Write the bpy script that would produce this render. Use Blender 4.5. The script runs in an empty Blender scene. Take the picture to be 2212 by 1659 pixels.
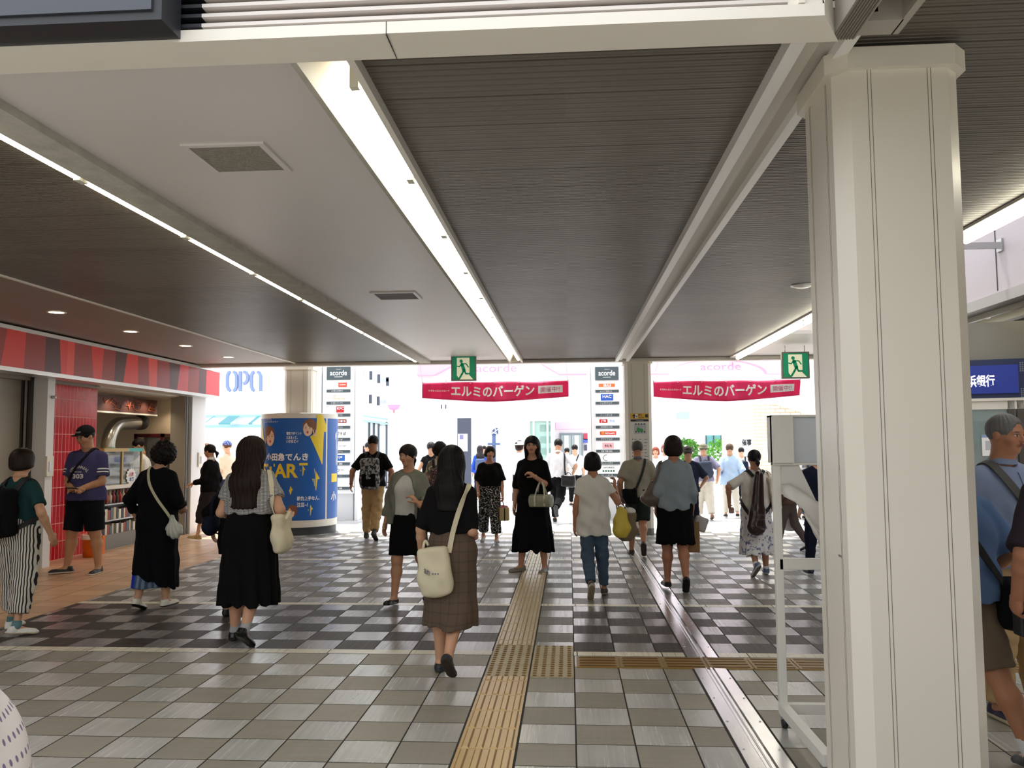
import bpy, math, random
import numpy as np
from mathutils import Vector, Matrix

SC = bpy.context.scene
COL = SC.collection
rnd = random.Random(7)

# ------------------------------------------------------------------ camera, sky, exposure
FPX, PITCH, YAW, ROLL, EYE = 1790.0, 0.0740, 0.0680, -0.0073, 1.5179


def _axes():
    cy, sy, cp, sp = math.cos(YAW), math.sin(YAW), math.cos(PITCH), math.sin(PITCH)
    F = np.array([-sy * cp, cy * cp, sp])
    R = np.array([cy, sy, 0.0])
    U = np.cross(R, F)
    cr, sr = math.cos(ROLL), math.sin(ROLL)
    return cr * R + sr * U, -sr * R + cr * U, F


AR, AU, AF = _axes()
cam_data = bpy.data.cameras.new('camera')
cam = bpy.data.objects.new('camera', cam_data)
COL.objects.link(cam)
cam_data.sensor_width = 36.0
cam_data.sensor_fit = 'HORIZONTAL'
cam_data.lens = 36.0 * FPX / 2212.0
cam_data.clip_start = 0.02
cam_data.clip_end = 400
M = Matrix.Identity(4)
for i in range(3):
    M[i][0], M[i][1], M[i][2] = AR[i], AU[i], -AF[i]
M[2][3] = EYE
cam.matrix_world = M
SC.camera = cam

world = bpy.data.worlds.new('overcast_sky')
SC.world = world
world.use_nodes = True
wb = world.node_tree.nodes['Background']
wb.inputs[0].default_value = (0.90, 0.95, 1.0, 1)
wb.inputs[1].default_value = 2.6

sun_data = bpy.data.lights.new('sun', 'SUN')
sun_data.energy = 7.0
sun_data.angle = 0.03
sun_data.color = (1.0, 0.97, 0.92)
sun = bpy.data.objects.new('sun', sun_data)
COL.objects.link(sun)
sun.rotation_euler = Vector((0.10, -0.26, -1.0)).to_track_quat('-Z', 'Y').to_euler()
sun.location = (0, 30, 30)

vs = SC.view_settings
SC.display_settings.display_device = 'sRGB'
vs.view_transform = 'Standard'
vs.look = 'None'
vs.exposure = 0.0
vs.gamma = 1.0
vs.use_curve_mapping = False
cy_ = SC.cycles
cy_.use_denoising = True
cy_.use_adaptive_sampling = True
cy_.adaptive_threshold = 0.03
cy_.max_bounces = 7
cy_.diffuse_bounces = 4
cy_.glossy_bounces = 3
cy_.transmission_bounces = 4
cy_.transparent_max_bounces = 6
cy_.caustics_reflective = False
cy_.caustics_refractive = False
cy_.sample_clamp_indirect = 6.0


# ------------------------------------------------------------------ pixel helpers (photo frame 2212 x 1659)
def ray(u, v):
    return AF + AR * (u - 1106) / FPX - AU * (v - 829.5) / FPX


CAM0 = np.array([0, 0, EYE])


def G(u, v, z=0.0):
    d = ray(u, v)
    return CAM0 + d * ((z - EYE) / d[2])


def atY(u, v, Y):
    d = ray(u, v)
    return CAM0 + d * (Y / d[1])


def atX(u, v, X):
    d = ray(u, v)
    return CAM0 + d * (X / d[0])


# ------------------------------------------------------------------ materials
def L(c):
    out = []
    for x in c[:3]:
        x = x / 255.0
        out.append(x / 12.92 if x <= 0.04045 else ((x + 0.055) / 1.055) ** 2.4)
    return (*out, 1.0)


class NT:
    """tiny node-graph helper"""

    def __init__(s, mat):
        s.t = mat.node_tree
        s.n = s.t.nodes
        s.bsdf = s.n['Principled BSDF']

    def node(s, typ, **kw):
        n = s.n.new(typ)
        for k, v in kw.items():
            setattr(n, k, v)
        return n

    def link(s, a, b):
        s.t.links.new(a, b)

    def _in(s, sock, v):
        if hasattr(v, 'is_output') or isinstance(v, bpy.types.NodeSocket):
            s.link(v, sock)
        else:
            sock.default_value = v

    def m(s, op, a, b=0.0, c=0.0):
        n = s.node('ShaderNodeMath', operation=op)
        s._in(n.inputs[0], a)
        s._in(n.inputs[1], b)
        s._in(n.inputs[2], c)
        return n.outputs[0]

    def obj(s):
        n = s.node('ShaderNodeTexCoord')
        x = s.node('ShaderNodeSeparateXYZ')
        s.link(n.outputs['Object'], x.inputs[0])
        return x.outputs[0], x.outputs[1], x.outputs[2], n.outputs['Object']

    def xyz(s, x, y, z):
        n = s.node('ShaderNodeCombineXYZ')
        s._in(n.inputs[0], x)
        s._in(n.inputs[1], y)
        s._in(n.inputs[2], z)
        return n.outputs[0]

    def noise(s, vec, scale=5.0, detail=2.0, rough=0.5):
        n = s.node('ShaderNodeTexNoise')
        s._in(n.inputs['Vector'], vec)
        n.inputs['Scale'].default_value = scale
        n.inputs['Detail'].default_value = detail
        n.inputs['Roughness'].default_value = rough
        return n.outputs['Fac']

    def white(s, vec):
        n = s.node('ShaderNodeTexWhiteNoise', noise_dimensions='3D')
        s._in(n.inputs['Vector'], vec)
        return n.outputs['Value']

    def mix(s, f, a, b):
        n = s.node('ShaderNodeMix', data_type='RGBA')
        s._in(n.inputs[0], f)
        s._in(n.inputs[6], a)
        s._in(n.inputs[7], b)
        return n.outputs[2]

    def mul(s, col, f):
        n = s.node('ShaderNodeMix', data_type='RGBA', blend_type='MULTIPLY')
        n.inputs[0].default_value = 1.0
        s._in(n.inputs[6], col)
        c = s.node('ShaderNodeCombineColor')
        for i in range(3):
            s._in(c.inputs[i], f)
        s.link(c.outputs[0], n.inputs[7])
        return n.outputs[2]

    def bump(s, h, strength=0.3, dist=0.01):
        n = s.node('ShaderNodeBump')
        n.inputs['Strength'].default_value = strength
        n.inputs['Distance'].default_value = dist
        s._in(n.inputs['Height'], h)
        s.link(n.outputs[0], s.bsdf.inputs['Normal'])

    def base(s, c):
        s._in(s.bsdf.inputs['Base Color'], c)

    def rough(s, r):
        s._in(s.bsdf.inputs['Roughness'], r)


_mats = {}


def mat(name, c=(200, 200, 200), rough=0.6, metal=0.0, spec=0.5, var=0.0, vscale=6.0, bump=0.0, bscale=60.0,
        emit=0.0, ecol=None, alpha=1.0, trans=0.0, sheen=0.0):
    if name in _mats:
        return _mats[name]
    m = bpy.data.materials.new(name)
    m.use_nodes = True
    t = NT(m)
    b = t.bsdf
    b.inputs['Base Color'].default_value = L(c)
    b.inputs['Roughness'].default_value = rough
    b.inputs['Metallic'].default_value = metal
    b.inputs['Specular IOR Level'].default_value = spec
    if trans:
        b.inputs['Transmission Weight'].default_value = trans
    if sheen:
        b.inputs['Sheen Weight'].default_value = sheen
    if alpha < 1:
        b.inputs['Alpha'].default_value = alpha
    if emit:
        b.inputs['Emission Color'].default_value = L(ecol or c)
        b.inputs['Emission Strength'].default_value = emit
    if var or bump:
        x, y, z, v = t.obj()
        if var:
            f = t.noise(v, vscale, 4)
            k = t.m('MULTIPLY_ADD', f, 2 * var, 1 - var)
            t.base(t.mul(L(c), k))
        if bump:
            t.bump(t.noise(v, bscale, 3), bump, 0.004)
    _mats[name] = m
    return m


# ------------------------------------------------------------------ objects
def tag(o, label=None, cat=None, group=None, kind=None):
    if label:
        o['label'] = label
    if cat:
        o['category'] = cat
    if group:
        o['group'] = group
    if kind:
        o['kind'] = kind
    return o


def thing(name, label, cat, loc=(0, 0, 0), rz=0.0, group=None):
    o = bpy.data.objects.new(name, None)
    o.empty_display_size = 0.2
    COL.objects.link(o)
    o.location = tuple(float(q) for q in loc)
    o.rotation_euler = (0, 0, rz)
    return tag(o, label, cat, group)


class MB:
    """collects geometry, links it as one mesh object"""

    def __init__(s):
        s.v, s.f, s.mi, s.sm = [], [], [], []

    def add(s, verts, faces, mi=0, smooth=False):
        o = len(s.v)
        s.v += [tuple(float(q) for q in p) for p in verts]
        s.f += [tuple(i + o for i in f) for f in faces]
        s.mi += [mi] * len(faces)
        s.sm += [smooth] * len(faces)
        return s

    def box(s, x0, x1, y0, y1, z0, z1, mi=0):
        v = [(x, y, z) for z in (z0, z1) for y in (y0, y1) for x in (x0, x1)]
        return s.add(v, [(0, 2, 3, 1), (4, 5, 7, 6), (0, 1, 5, 4), (2, 6, 7, 3), (0, 4, 6, 2), (1, 3, 7, 5)], mi)

    def obox(s, c, ax, ay, az, mi=0):
        """oriented box: centre and three half-axis vectors"""
        c, ax, ay, az = map(np.array, (c, ax, ay, az))
        v = [c + i * ax + j * ay + k * az for k in (-1, 1) for j in (-1, 1) for i in (-1, 1)]
        return s.add(v, [(0, 2, 3, 1), (4, 5, 7, 6), (0, 1, 5, 4), (2, 6, 7, 3), (0, 4, 6, 2), (1, 3, 7, 5)], mi)

    def bar(s, a, b, w, d=None, mi=0, up=(0, 0, 1)):
        """square bar from a to b"""
        a, b = np.array(a, float), np.array(b, float)
        d = d or w
        t = (b - a)
        ln = np.linalg.norm(t)
        t = t / ln
        u = np.array(up, float)
        if abs(t @ u) > 0.95:
            u = np.array((0, 1.0, 0))
        sx = np.cross(t, u)
        sx /= np.linalg.norm(sx)
        sy = np.cross(sx, t)
        return s.obox((a + b) / 2, sx * w / 2, sy * d / 2, t * ln / 2, mi)

    def quad(s, a, b, c, d, mi=0):
        return s.add([a, b, c, d], [(0, 1, 2, 3)], mi)

    def prism(s, pts, ext, mi=0, mi_side=None):
        """closed polygon (3d points) extruded along ext"""
        n = len(pts)
        p = [np.array(q, float) for q in pts]
        e = np.array(ext, float)
        s.add(p + [q + e for q in p], [tuple(range(n - 1, -1, -1)), tuple(range(n, 2 * n))], mi)
        o = len(s.v) - 2 * n
        for i in range(n):
            j = (i + 1) % n
            s.f.append((o + i, o + j, o + n + j, o + n + i))
            s.mi.append(mi if mi_side is None else mi_side)
            s.sm.append(False)
        return s

    def tube(s, pts, r, n=10, mi=0, cap=True, flat=None):
        """swept tube; r is a number or one per point; flat=(w,t,normal list or vec) makes a ribbon"""
        P = [np.array(p, float) for p in pts]
        m = len(P)
        rr = r if hasattr(r, '__len__') else [r] * m
        verts = []
        prev = None
        for i in range(m):
            t = P[min(i + 1, m - 1)] - P[max(i - 1, 0)]
            t = t / (np.linalg.norm(t) + 1e-9)
            if flat is not None:
                nn = np.array(flat[2][i] if hasattr(flat[2][0], '__len__') else flat[2], float)
                nn = nn - t * (nn @ t)
                nn /= (np.linalg.norm(nn) + 1e-9)
                a, b = np.cross(t, nn), nn
                w, th = flat[0] / 2, flat[1] / 2
                for (ca, cb) in ((-1, -1), (1, -1), (1, 1), (-1, 1)):
                    verts.append(P[i] + a * w * ca + b * th * cb)
            else:
                if prev is None:
                    u = np.array((0, 0, 1.0)) if abs(t[2]) < 0.9 else np.array((1.0, 0, 0))
                else:
                    u = prev
                a = u - t * (u @ t)
                a /= np.linalg.norm(a)
                prev = a
                b = np.cross(t, a)
                for k in range(n):
                    an = 2 * math.pi * k / n
                    verts.append(P[i] + rr[i] * (math.cos(an) * a + math.sin(an) * b))
        k_ = 4 if flat is not None else n
        faces = []
        for i in range(m - 1):
            for k in range(k_):
                q = (k + 1) % k_
                faces.append((i * k_ + k, i * k_ + q, (i + 1) * k_ + q, (i + 1) * k_ + k))
        if cap:
            faces.append(tuple(range(k_ - 1, -1, -1)))
            faces.append(tuple((m - 1) * k_ + k for k in range(k_)))
        return s.add(verts, faces, mi, flat is None)

    def lathe(s, c, prof, n=24, mi=0, a0=0.0, a1=2 * math.pi, smooth=True):
        """profile [(r,z)] turned round the vertical axis through c"""
        full = abs(a1 - a0 - 2 * math.pi) < 1e-6
        na = n if full else n + 1
        verts = []
        for (r, z) in prof:
            for k in range(na):
                an = a0 + (a1 - a0) * k / n
                verts.append((c[0] + r * math.cos(an), c[1] + r * math.sin(an), c[2] + z))
        faces = []
        for i in range(len(prof) - 1):
            for k in range(n):
                q = (k + 1) % na if full else k + 1
                faces.append((i * na + k, i * na + q, (i + 1) * na + q, (i + 1) * na + k))
        return s.add(verts, faces, mi, smooth)

    def disc(s, c, r, n=24, mi=0, nrm=(0, 0, 1)):
        nz = np.array(nrm, float)
        a = np.cross(nz, (0, 1, 0) if abs(nz[1]) < 0.9 else (1, 0, 0))
        a /= np.linalg.norm(a)
        b = np.cross(nz, a)
        c = np.array(c, float)
        return s.add([c + r * (math.cos(2 * math.pi * k / n) * a + math.sin(2 * math.pi * k / n) * b) for k in range(n)],
                     [tuple(range(n))], mi)

    def build(s, name, mats, parent=None, local=False, bevel=0.0, smooth=None):
        me = bpy.data.meshes.new(name)
        off = np.zeros(3)
        if parent is not None and not local:
            p = parent
            while p is not None:
                off += np.array(p.location)
                p = p.parent
        V = np.array(s.v, float) - off
        me.from_pydata([tuple(p) for p in V], [], s.f)
        for m_ in (mats if isinstance(mats, (list, tuple)) else [mats]):
            me.materials.append(m_)
        me.polygons.foreach_set('material_index', s.mi)
        me.polygons.foreach_set('use_smooth', s.sm if smooth is None else [smooth] * len(s.sm))
        me.update()
        o = bpy.data.objects.new(name, me)
        COL.objects.link(o)
        if parent is not None:
            o.parent = parent
        if bevel:
            b = o.modifiers.new('soft_edges', 'BEVEL')
            b.width = bevel
            b.segments = 2
            b.limit_method = 'ANGLE'
        return o


def struct(name, mb, mats, bevel=0.0):
    o = mb.build(name, mats, bevel=bevel)
    return tag(o, kind='structure')


# ------------------------------------------------------------------ lettering
_txt_cache = {}


def text_geo(s, bold=0.0):
    key = (s, bold)
    if key in _txt_cache:
        return _txt_cache[key]
    cu = bpy.data.curves.new('t', 'FONT')
    cu.body = s
    cu.size = 1.0
    cu.offset = bold
    cu.resolution_u = 3
    cu.align_x = 'LEFT'
    cu.fill_mode = 'FRONT'
    o = bpy.data.objects.new('t', cu)
    COL.objects.link(o)
    dg = bpy.context.evaluated_depsgraph_get()
    me = bpy.data.meshes.new_from_object(o.evaluated_get(dg))
    V = np.array([v.co[:] for v in me.vertices]) if len(me.vertices) else np.zeros((0, 3))
    F = [tuple(p.vertices) for p in me.polygons]
    bpy.data.objects.remove(o)
    bpy.data.curves.remove(cu)
    bpy.data.meshes.remove(me)
    _txt_cache[key] = (V, F)
    return V, F


def lettering(mb, s, org, ex, ey, w, h, mi=0, bold=0.0, lift=0.003, wrap=None, squash=True):
    """text fitted in the box org + [0,w]ex + [0,h]ey, lifted off the surface; wrap(point)->point bends it"""
    V, F = text_geo(s, bold)
    if not len(V):
        return mb
    lo, hi = V[:, :2].min(0), V[:, :2].max(0)
    sz = np.maximum(hi - lo, 1e-6)
    sx, sy = w / sz[0], h / sz[1]
    if not squash:
        k = min(sx, sy)
        ox, oy = (w - sz[0] * k) / 2, (h - sz[1] * k) / 2
        sx = sy = k
    else:
        ox = oy = 0
    ex, ey, org = np.array(ex, float), np.array(ey, float), np.array(org, float)
    nz = np.cross(ex, ey)
    P = org + np.outer((V[:, 0] - lo[0]) * sx + ox, ex) + np.outer((V[:, 1] - lo[1]) * sy + oy, ey) + nz * lift
    if wrap:
        P = np.array([wrap(p) for p in P])
    return mb.add(list(P), F, mi)
# ================================================================== floor
TX, TY = 0.3, 0.2957
FX0, FY0 = 0.0172, 5.531


def tile_mat(name, light, dark, x0, y0, tx=TX, ty=TY, grout=(52, 48, 45), gw=0.014, contrast=1.0, lr=0.24, dr=0.46, lspec=0.9,
             dspec=0.28):
    m = bpy.data.materials.new(name)
    m.use_nodes = True
    t = NT(m)
    x, y, z, v = t.obj()
    u = t.m('MULTIPLY_ADD', x, 1 / tx, -x0 / tx)
    w = t.m('MULTIPLY_ADD', y, 1 / ty, -y0 / ty)
    cu, cw = t.m('FLOOR', u), t.m('FLOOR', w)
    fu, fw = t.m('SUBTRACT', u, cu), t.m('SUBTRACT', w, cw)
    gu = t.m('ADD', t.m('LESS_THAN', fu, gw), t.m('GREATER_THAN', fu, 1 - gw))
    gv = t.m('ADD', t.m('LESS_THAN', fw, gw * 0.9), t.m('GREATER_THAN', fw, 1 - gw * 0.9))
    g = t.m('MINIMUM', t.m('ADD', gu, gv), 1.0)
    ck = t.m('PINGPONG', t.m('ADD', cu, cw), 1.0)
    r1 = t.white(t.xyz(cu, cw, 0.0))
    r2 = t.white(t.xyz(cu, cw, 5.0))
    off = t.m('MULTIPLY', r1, 40.0)
    sy = t.noise(t.xyz(t.m('MULTIPLY_ADD', x, 46.0, off), t.m('MULTIPLY', y, 0.8), off), 1.0, 4, 0.62)
    sx = t.noise(t.xyz(t.m('MULTIPLY', x, 1.1), t.m('MULTIPLY_ADD', y, 95.0, off), off), 1.0, 4, 0.62)
    a = t.m('MULTIPLY_ADD', t.m('SUBTRACT', sy, 0.5), 0.75 * contrast, t.m('MULTIPLY_ADD', r2, 0.16, 0.92))
    b = t.m('MULTIPLY_ADD', t.m('SUBTRACT', sx, 0.5), 0.75 * contrast, t.m('MULTIPLY_ADD', r2, 0.22, 0.89))
    # a third of the tiles are nearly plain
    blot = t.noise(v, 3.0, 4)
    lc, dc = t.mul(L(light), a), t.mul(L(dark), b)
    c = t.mix(ck, dc, lc)
    c = t.mul(c, t.m('MULTIPLY_ADD', blot, 0.3, 0.85))
    c = t.mix(g, c, L(grout))
    t.base(c)
    rg = t.m('MULTIPLY_ADD', ck, lr - dr, dr)
    rg = t.m('MULTIPLY_ADD', t.m('SUBTRACT', sy, 0.5), 0.3, rg)
    t.rough(t.m('MAXIMUM', rg, t.m('MULTIPLY', g, 0.8)))
    t._in(t.bsdf.inputs['Specular IOR Level'], t.m('MULTIPLY', t.m('MULTIPLY_ADD', ck, lspec - dspec, dspec), t.m('SUBTRACT', 1.0, t.m('MULTIPLY', g, 0.8))))
    hgt = t.m('SUBTRACT', t.m('ADD', t.m('MULTIPLY', sy, ck), t.m('MULTIPLY', sx, t.m('SUBTRACT', 1.0, ck))), t.m('MULTIPLY', g, 1.2))
    t.bump(hgt, 0.14, 0.003)
    return m


m_fa = tile_mat('near_tiles', (182, 180, 174), (150, 143, 130), FX0, FY0, contrast=0.45)
m_fb = tile_mat('dark_band_tiles', (134, 131, 131), (66, 61, 57), FX0, 6.245, contrast=0.4, dspec=0.2)
m_fc = tile_mat('mid_tiles', (176, 174, 172), (112, 107, 100), FX0, 8.075, ty=0.305, contrast=0.4)
m_ft = tile_mat('terracotta_tiles', (206, 170, 134), (198, 160, 124), -4.85, 6.0, tx=0.40, ty=0.30, grout=(112, 82, 62), gw=0.010, contrast=0.2, lr=0.34,
                dr=0.36, lspec=0.5, dspec=0.5)
m_fp = tile_mat('plaza_tiles', (205, 203, 200), (186, 184, 182), 0, 15, tx=0.6, ty=0.6, contrast=0.3, grout=(150, 150, 150))
S1, S2, S3, S4 = (6.13, 6.245), (7.98, 8.078), (11.1, 11.2), (14.72, 14.82)
XL, XR = -4.85, 7.5


def slab(name, x0, x1, y0, y1, m, z=0.0, th=0.05):
    return struct(name, MB().box(x0, x1, y0, y1, z - th, z), m)


slab('floor', -9.0, XR, -9.0, S1[0], m_fa)
slab('floor', XL, -0.281, S1[0], S2[0], m_fb)
slab('floor', -0.281, FX0, S1[0], S2[0], m_fc)
slab('floor', FX0, XR, S1[0], S2[0], m_fb)
slab('floor', XL, XR, S2[0], 14.9, m_fc)
slab('floor', -9.0, XL, S1[0], 14.9, m_ft)
slab('floor', -40, 40, 14.9, 70, m_fp, z=-0.002)

m_cream = tile_mat('cream_border', (222, 214, 194), (222, 214, 194), 0.04, 0, tx=0.613, ty=50, grout=(70, 66, 60), gw=0.006, contrast=0.05, lr=0.3, dr=0.3)
for i, (a, b) in enumerate((S1, S2, S3, S4)):
    for (x0, x1) in (((-9.0 if i == 0 else XL) if i < 2 else XL, -0.584), (-0.281, 0.822), (1.04, XR)):
        if i == 0 and x0 == -0.281:
            x0 = FX0
        struct('trim_%d' % (i + 1), MB().box(x0, x1, a, b, -0.01, 0.0015), m_cream)
struct('trim_2', MB().box(-9.0, XL, 8.0, 8.075, -0.01, 0.0012), mat('pale_terracotta', (196, 160, 128), 0.45))

# tactile guide path: warm tan blocks with bars, dot blocks at the crossing
m_tac = mat('tactile_tan', (205, 172, 118), 0.36, spec=0.6, var=0.12, vscale=4)
m_tacp = mat('tactile_pale', (196, 178, 140), 0.36, spec=0.6, var=0.1, vscale=4)
m_dot = mat('dot_block', (168, 152, 112), 0.42, var=0.08, vscale=9)
m_dotd = mat('worn_dots', (128, 96, 46), 0.5)
m_brn = mat('tactile_ochre', (150, 116, 52), 0.42, var=0.12, vscale=8)
m_brnd = mat('ochre_bars', (104, 74, 28), 0.42)
m_gr = mat('dark_grout', (52, 48, 45), 0.9)


def ridge(mb, a, b, w, h, mi, z=0.006, mf=None):
    """raised bar with bevelled flanks from a to b (xy)"""
    a, b = np.array(a, float), np.array(b, float)
    t = (b - a) / np.linalg.norm(b - a)
    n = np.array((-t[1], t[0]))
    v = []
    for p, k in ((a, 1), (b, -1)):
        for s_, zz, q in ((-1, z, 0), (-0.6, z + h, 1), (0.6, z + h, 1), (1, z, 0)):
            xy = p + n * s_ * w / 2 + t * k * 0.008 * q
            v.append((xy[0], xy[1], zz))
    mb.add(v, [(1, 2, 6, 5), (3, 2, 1, 0), (4, 5, 6, 7)], mi)
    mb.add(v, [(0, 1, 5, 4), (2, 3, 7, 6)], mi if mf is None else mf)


y_d0, y_d1 = G(1100, 1463)[1], G(1120, 1395.5)[1]
tp = MB()
tp.box(-0.59, -0.275, 1.0, 14.7, -0.01, 0.0012, 1)
y = y_d0 - 0.115
ys = [y_d0]
while y > 1.2:
    ys.append(y)
    y -= 0.2985
for a, b in zip(ys[1:], ys[:-1]):
    tp.box(-0.577, -0.287, a + 0.003, b - 0.003, 0, 0.006, 0)
    for k in range(4):
        xk = -0.577 + 0.29 * (k + 0.5) / 4
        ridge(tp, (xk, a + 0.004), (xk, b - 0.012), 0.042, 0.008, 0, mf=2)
struct('trim_5', tp, [m_tac, m_gr, mat('worn_edge', (150, 116, 70), .6)])  # bar flanks coloured darker to paint in the shade on their sides
tp = MB()
y = y_d1
first = True
while y < 14.6:
    b = y + (0.15 if first else 0.2985)
    first = False
    tp.box(-0.577, -0.287, b - 0.006, b + 0.004, 0, 0.0025, 2)
    tp.box(-0.577, -0.287, y + 0.004, b - 0.006, 0, 0.006, 0)
    for k in range(4):
        xk = -0.577 + 0.29 * (k + 0.5) / 4
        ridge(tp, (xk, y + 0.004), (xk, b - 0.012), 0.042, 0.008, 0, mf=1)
    y = b
struct('trim_5', tp, [m_tacp, mat('worn_edge', (150, 116, 70), .6), mat('worn_joint', (104, 76, 44), .8)])  # same painted flank shade on the far bars; joints are plain dark
tp = MB()
n3 = (y_d1 - y_d0) / 3
for r in range(3):
    for (x0, x1) in ((-0.577, -0.287), (-0.275, 0.012)):
        tp.box(x0, x1, y_d0 + r * n3 + 0.002, y_d0 + (r + 1) * n3 - 0.002, 0, 0.0055, 0)
        for i in range(5):
            for j in range(5):
                cx, cyy = x0 + (x1 - x0) * (i + 0.5) / 5, y_d0 + r * n3 + n3 * (j + 0.5) / 5
                tp.lathe((cx, cyy, 0.0055), [(0.016, 0), (0.012, 0.0045), (0.004, 0.005), (0.0, 0.005)], 8, 1)
struct('trim_6', tp, [m_dot, m_dotd])
tp = MB()
yh0, yh1 = G(1300, 1443)[1], G(1300, 1420)[1]
x = 0.03
k = 0
while x < 6.6:
    x1 = x + 0.3
    tp.box(x + 0.004, x1 - 0.004, yh0, yh1, 0, 0.006 if not (0.7 < x < 1.0) else 0.0065, 0)
    for q in range(4):
        yy = yh0 + (yh1 - yh0) * (q + 0.5) / 4
        ridge(tp, (x + 0.02, yy), (x1 - 0.02, yy), 0.03, 0.005, 1)
    x = x1
struct('trim_7', tp, [m_brn, m_brnd])

# shutter guide rail set in the floor
m_rail = bpy.data.materials.new('brushed_rail')
m_rail.use_nodes = True
t = NT(m_rail)
x, y, z, v = t.obj()
t.base(L((242, 241, 244)))
t.bsdf.inputs['Metallic'].default_value = 0.85
dn = t.noise(t.xyz(t.m('MULTIPLY', x, 3.0), t.m('MULTIPLY', y, 1.3), 0.0), 3.0, 3)
t.rough(t.m('MULTIPLY_ADD', dn, 0.06, 0.19))
fine = t.m('SINE', t.m('MULTIPLY', x, 900.0))
t.bump(fine, 0.04, 0.001)
rl = MB()
prof = [(0.822, 0.0), (0.824, 0.007), (0.900, 0.008), (0.902, 0.013), (0.908, 0.013), (0.910, 0.002), (0.926, 0.002), (0.928, 0.012), (0.944, 0.012),
        (0.946, -0.004), (0.956, -0.004), (0.958, 0.011), (0.963, 0.011), (0.965, 0.008), (1.036, 0.007), (1.040, 0.0)]
yy0, yy1 = -1.0, 14.6
segs = [yy0, yh0 - 0.004, yh1 + 0.004, yy1]
for a, b in ((segs[0], segs[1]), (segs[2], segs[3])):
    vv = [(px_, a, pz) for px_, pz in prof] + [(px_, b, pz) for px_, pz in prof]
    n = len(prof)
    rl.add(vv, [(i, i + 1, n + i + 1, n + i) for i in range(n - 1)] + [tuple(range(n - 1, -1, -1)), tuple(range(n, 2 * n))], 0)
rl.box(0.812, 0.822, yy0, yy1, -0.01, 0.002, 1)
rl.box(1.040, 1.052, yy0, yy1, -0.01, 0.002, 1)
rr_ = [2.2 + 0.42 * i for i in range(28)]
for yv in rr_:
    for xv in (0.845, 1.02):
        rl.lathe((xv, yv, 0.0075), [(0.008, 0), (0.006, 0.003), (0, 0.003)], 8, 0)
struct('trim_8', rl, [m_rail, m_gr])
# ================================================================== ceiling, pillars, lights
ZC, ZB = 2.985, 2.93          # ceiling panels, underside of the beams
YH = 14.15                    # far edge of the roof
m_rib = bpy.data.materials.new('dark_ribbed_metal')
m_rib.use_nodes = True
t = NT(m_rib)
x, y, z, v = t.obj()
pan = t.white(t.xyz(t.m('FLOOR', t.m('MULTIPLY', x, 0.5)), t.m('FLOOR', t.m('MULTIPLY', y, 3.3)), 0.0))
t.base(t.mul(L((100, 93, 83)), t.m('MULTIPLY_ADD', pan, 0.2, 0.9)))
t.rough(0.38)
t.bsdf.inputs['Metallic'].default_value = 0.25
m_panel = mat('white_ceiling_panel', (218, 213, 210), 0.42, var=0.05, vscale=1.2)
m_brown = mat('brown_soffit', (138, 122, 110), 0.5, var=0.05, vscale=2)
m_beam = mat('pale_beam', (200, 194, 184), 0.5, var=0.05, vscale=3)
m_rough = mat('sprayed_beam', (186, 182, 172), 0.95, var=0.3, vscale=9, bump=0.9, bscale=45)
m_white = mat('white_paint', (228, 222, 212), 0.4, var=0.04, vscale=4)
m_cream_paint = mat('cream_panel', (214, 207, 194), 0.3, spec=0.6, var=0.03, vscale=2)
m_alu = mat('bare_aluminium', (180, 180, 180), 0.35, metal=0.9)
m_dark = mat('black_metal', (34, 36, 42), 0.45)
m_seam = mat('dark_seam', (60, 56, 52), 0.9)


def ribbed(name, x0, x1, y0, y1, z=ZC, pitch=0.052, m=m_rib):
    mb = MB()
    prof = []
    y = y0
    k = 0
    while y < y1 - 0.001:
        w = min(pitch, y1 - y)
        d = 0.022 if k % 6 == 0 else 0.013
        prof += [(y, z + d), (y + 0.12 * w, z + d), (y + 0.2 * w, z), (y + 0.56 * w, z), (y + 0.60 * w, z + 0.005), (y + 0.68 * w, z + 0.005),
                 (y + 0.72 * w, z), (y + 0.96 * w, z)]
        y += pitch
        k += 1
    n = len(prof)
    mb.add([(x0, a, b) for a, b in prof] + [(x1, a, b) for a, b in prof], [(i, n + i, n + i + 1, i + 1) for i in range(n - 1)], 0)
    return struct(name, mb, m)


XT = -4.77                      # thin white trim on the left soffit
XA0, XA1 = -2.55, -2.36         # rough beam of the left light row
XB0, XB1 = -0.985, -0.80        # middle light slot
XC0, XC1 = 0.80, 1.03           # right beam
XD = 2.72                       # edge of the light well
struct('ceiling', MB().box(-9.5, XT, 2.5, YH, ZC, ZC + 0.04), m_brown)
ribbed('ceiling', XT, XA0 - 0.05, 2.75, YH)
struct('ceiling', MB().box(XA1, XB0, 2.7, YH, ZC, ZC + 0.03), m_panel)
ribbed('ceiling', XB1, XC0, 2.75, YH)
ribbed('ceiling', XC1, XD, -6.0, YH)
# unseen roof slab added against light leaks, light well open on the right
rf = MB()
rf.box(-10, XD, 2.8, YH + 0.1, 3.22, 3.6)
rf.box(0.9, XD, -6, 2.62, 3.22, 3.6)
rf.box(4.3, 9, -6, YH + 0.1, 3.22, 3.6)
struct('ceiling', rf, m_beam)  # added unseen slab against light leaks, not a real ceiling part
struct('trim_9', MB().box(XT - 0.012, XT + 0.02, 2.75, YH, ZC - 0.012, ZC + 0.02), m_white)
# left light row: rough beam
struct('trim_10', MB().box(XA0, XA1, 2.7, YH - 0.02, ZB + 0.012, ZC + 0.15), m_rough)
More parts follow.
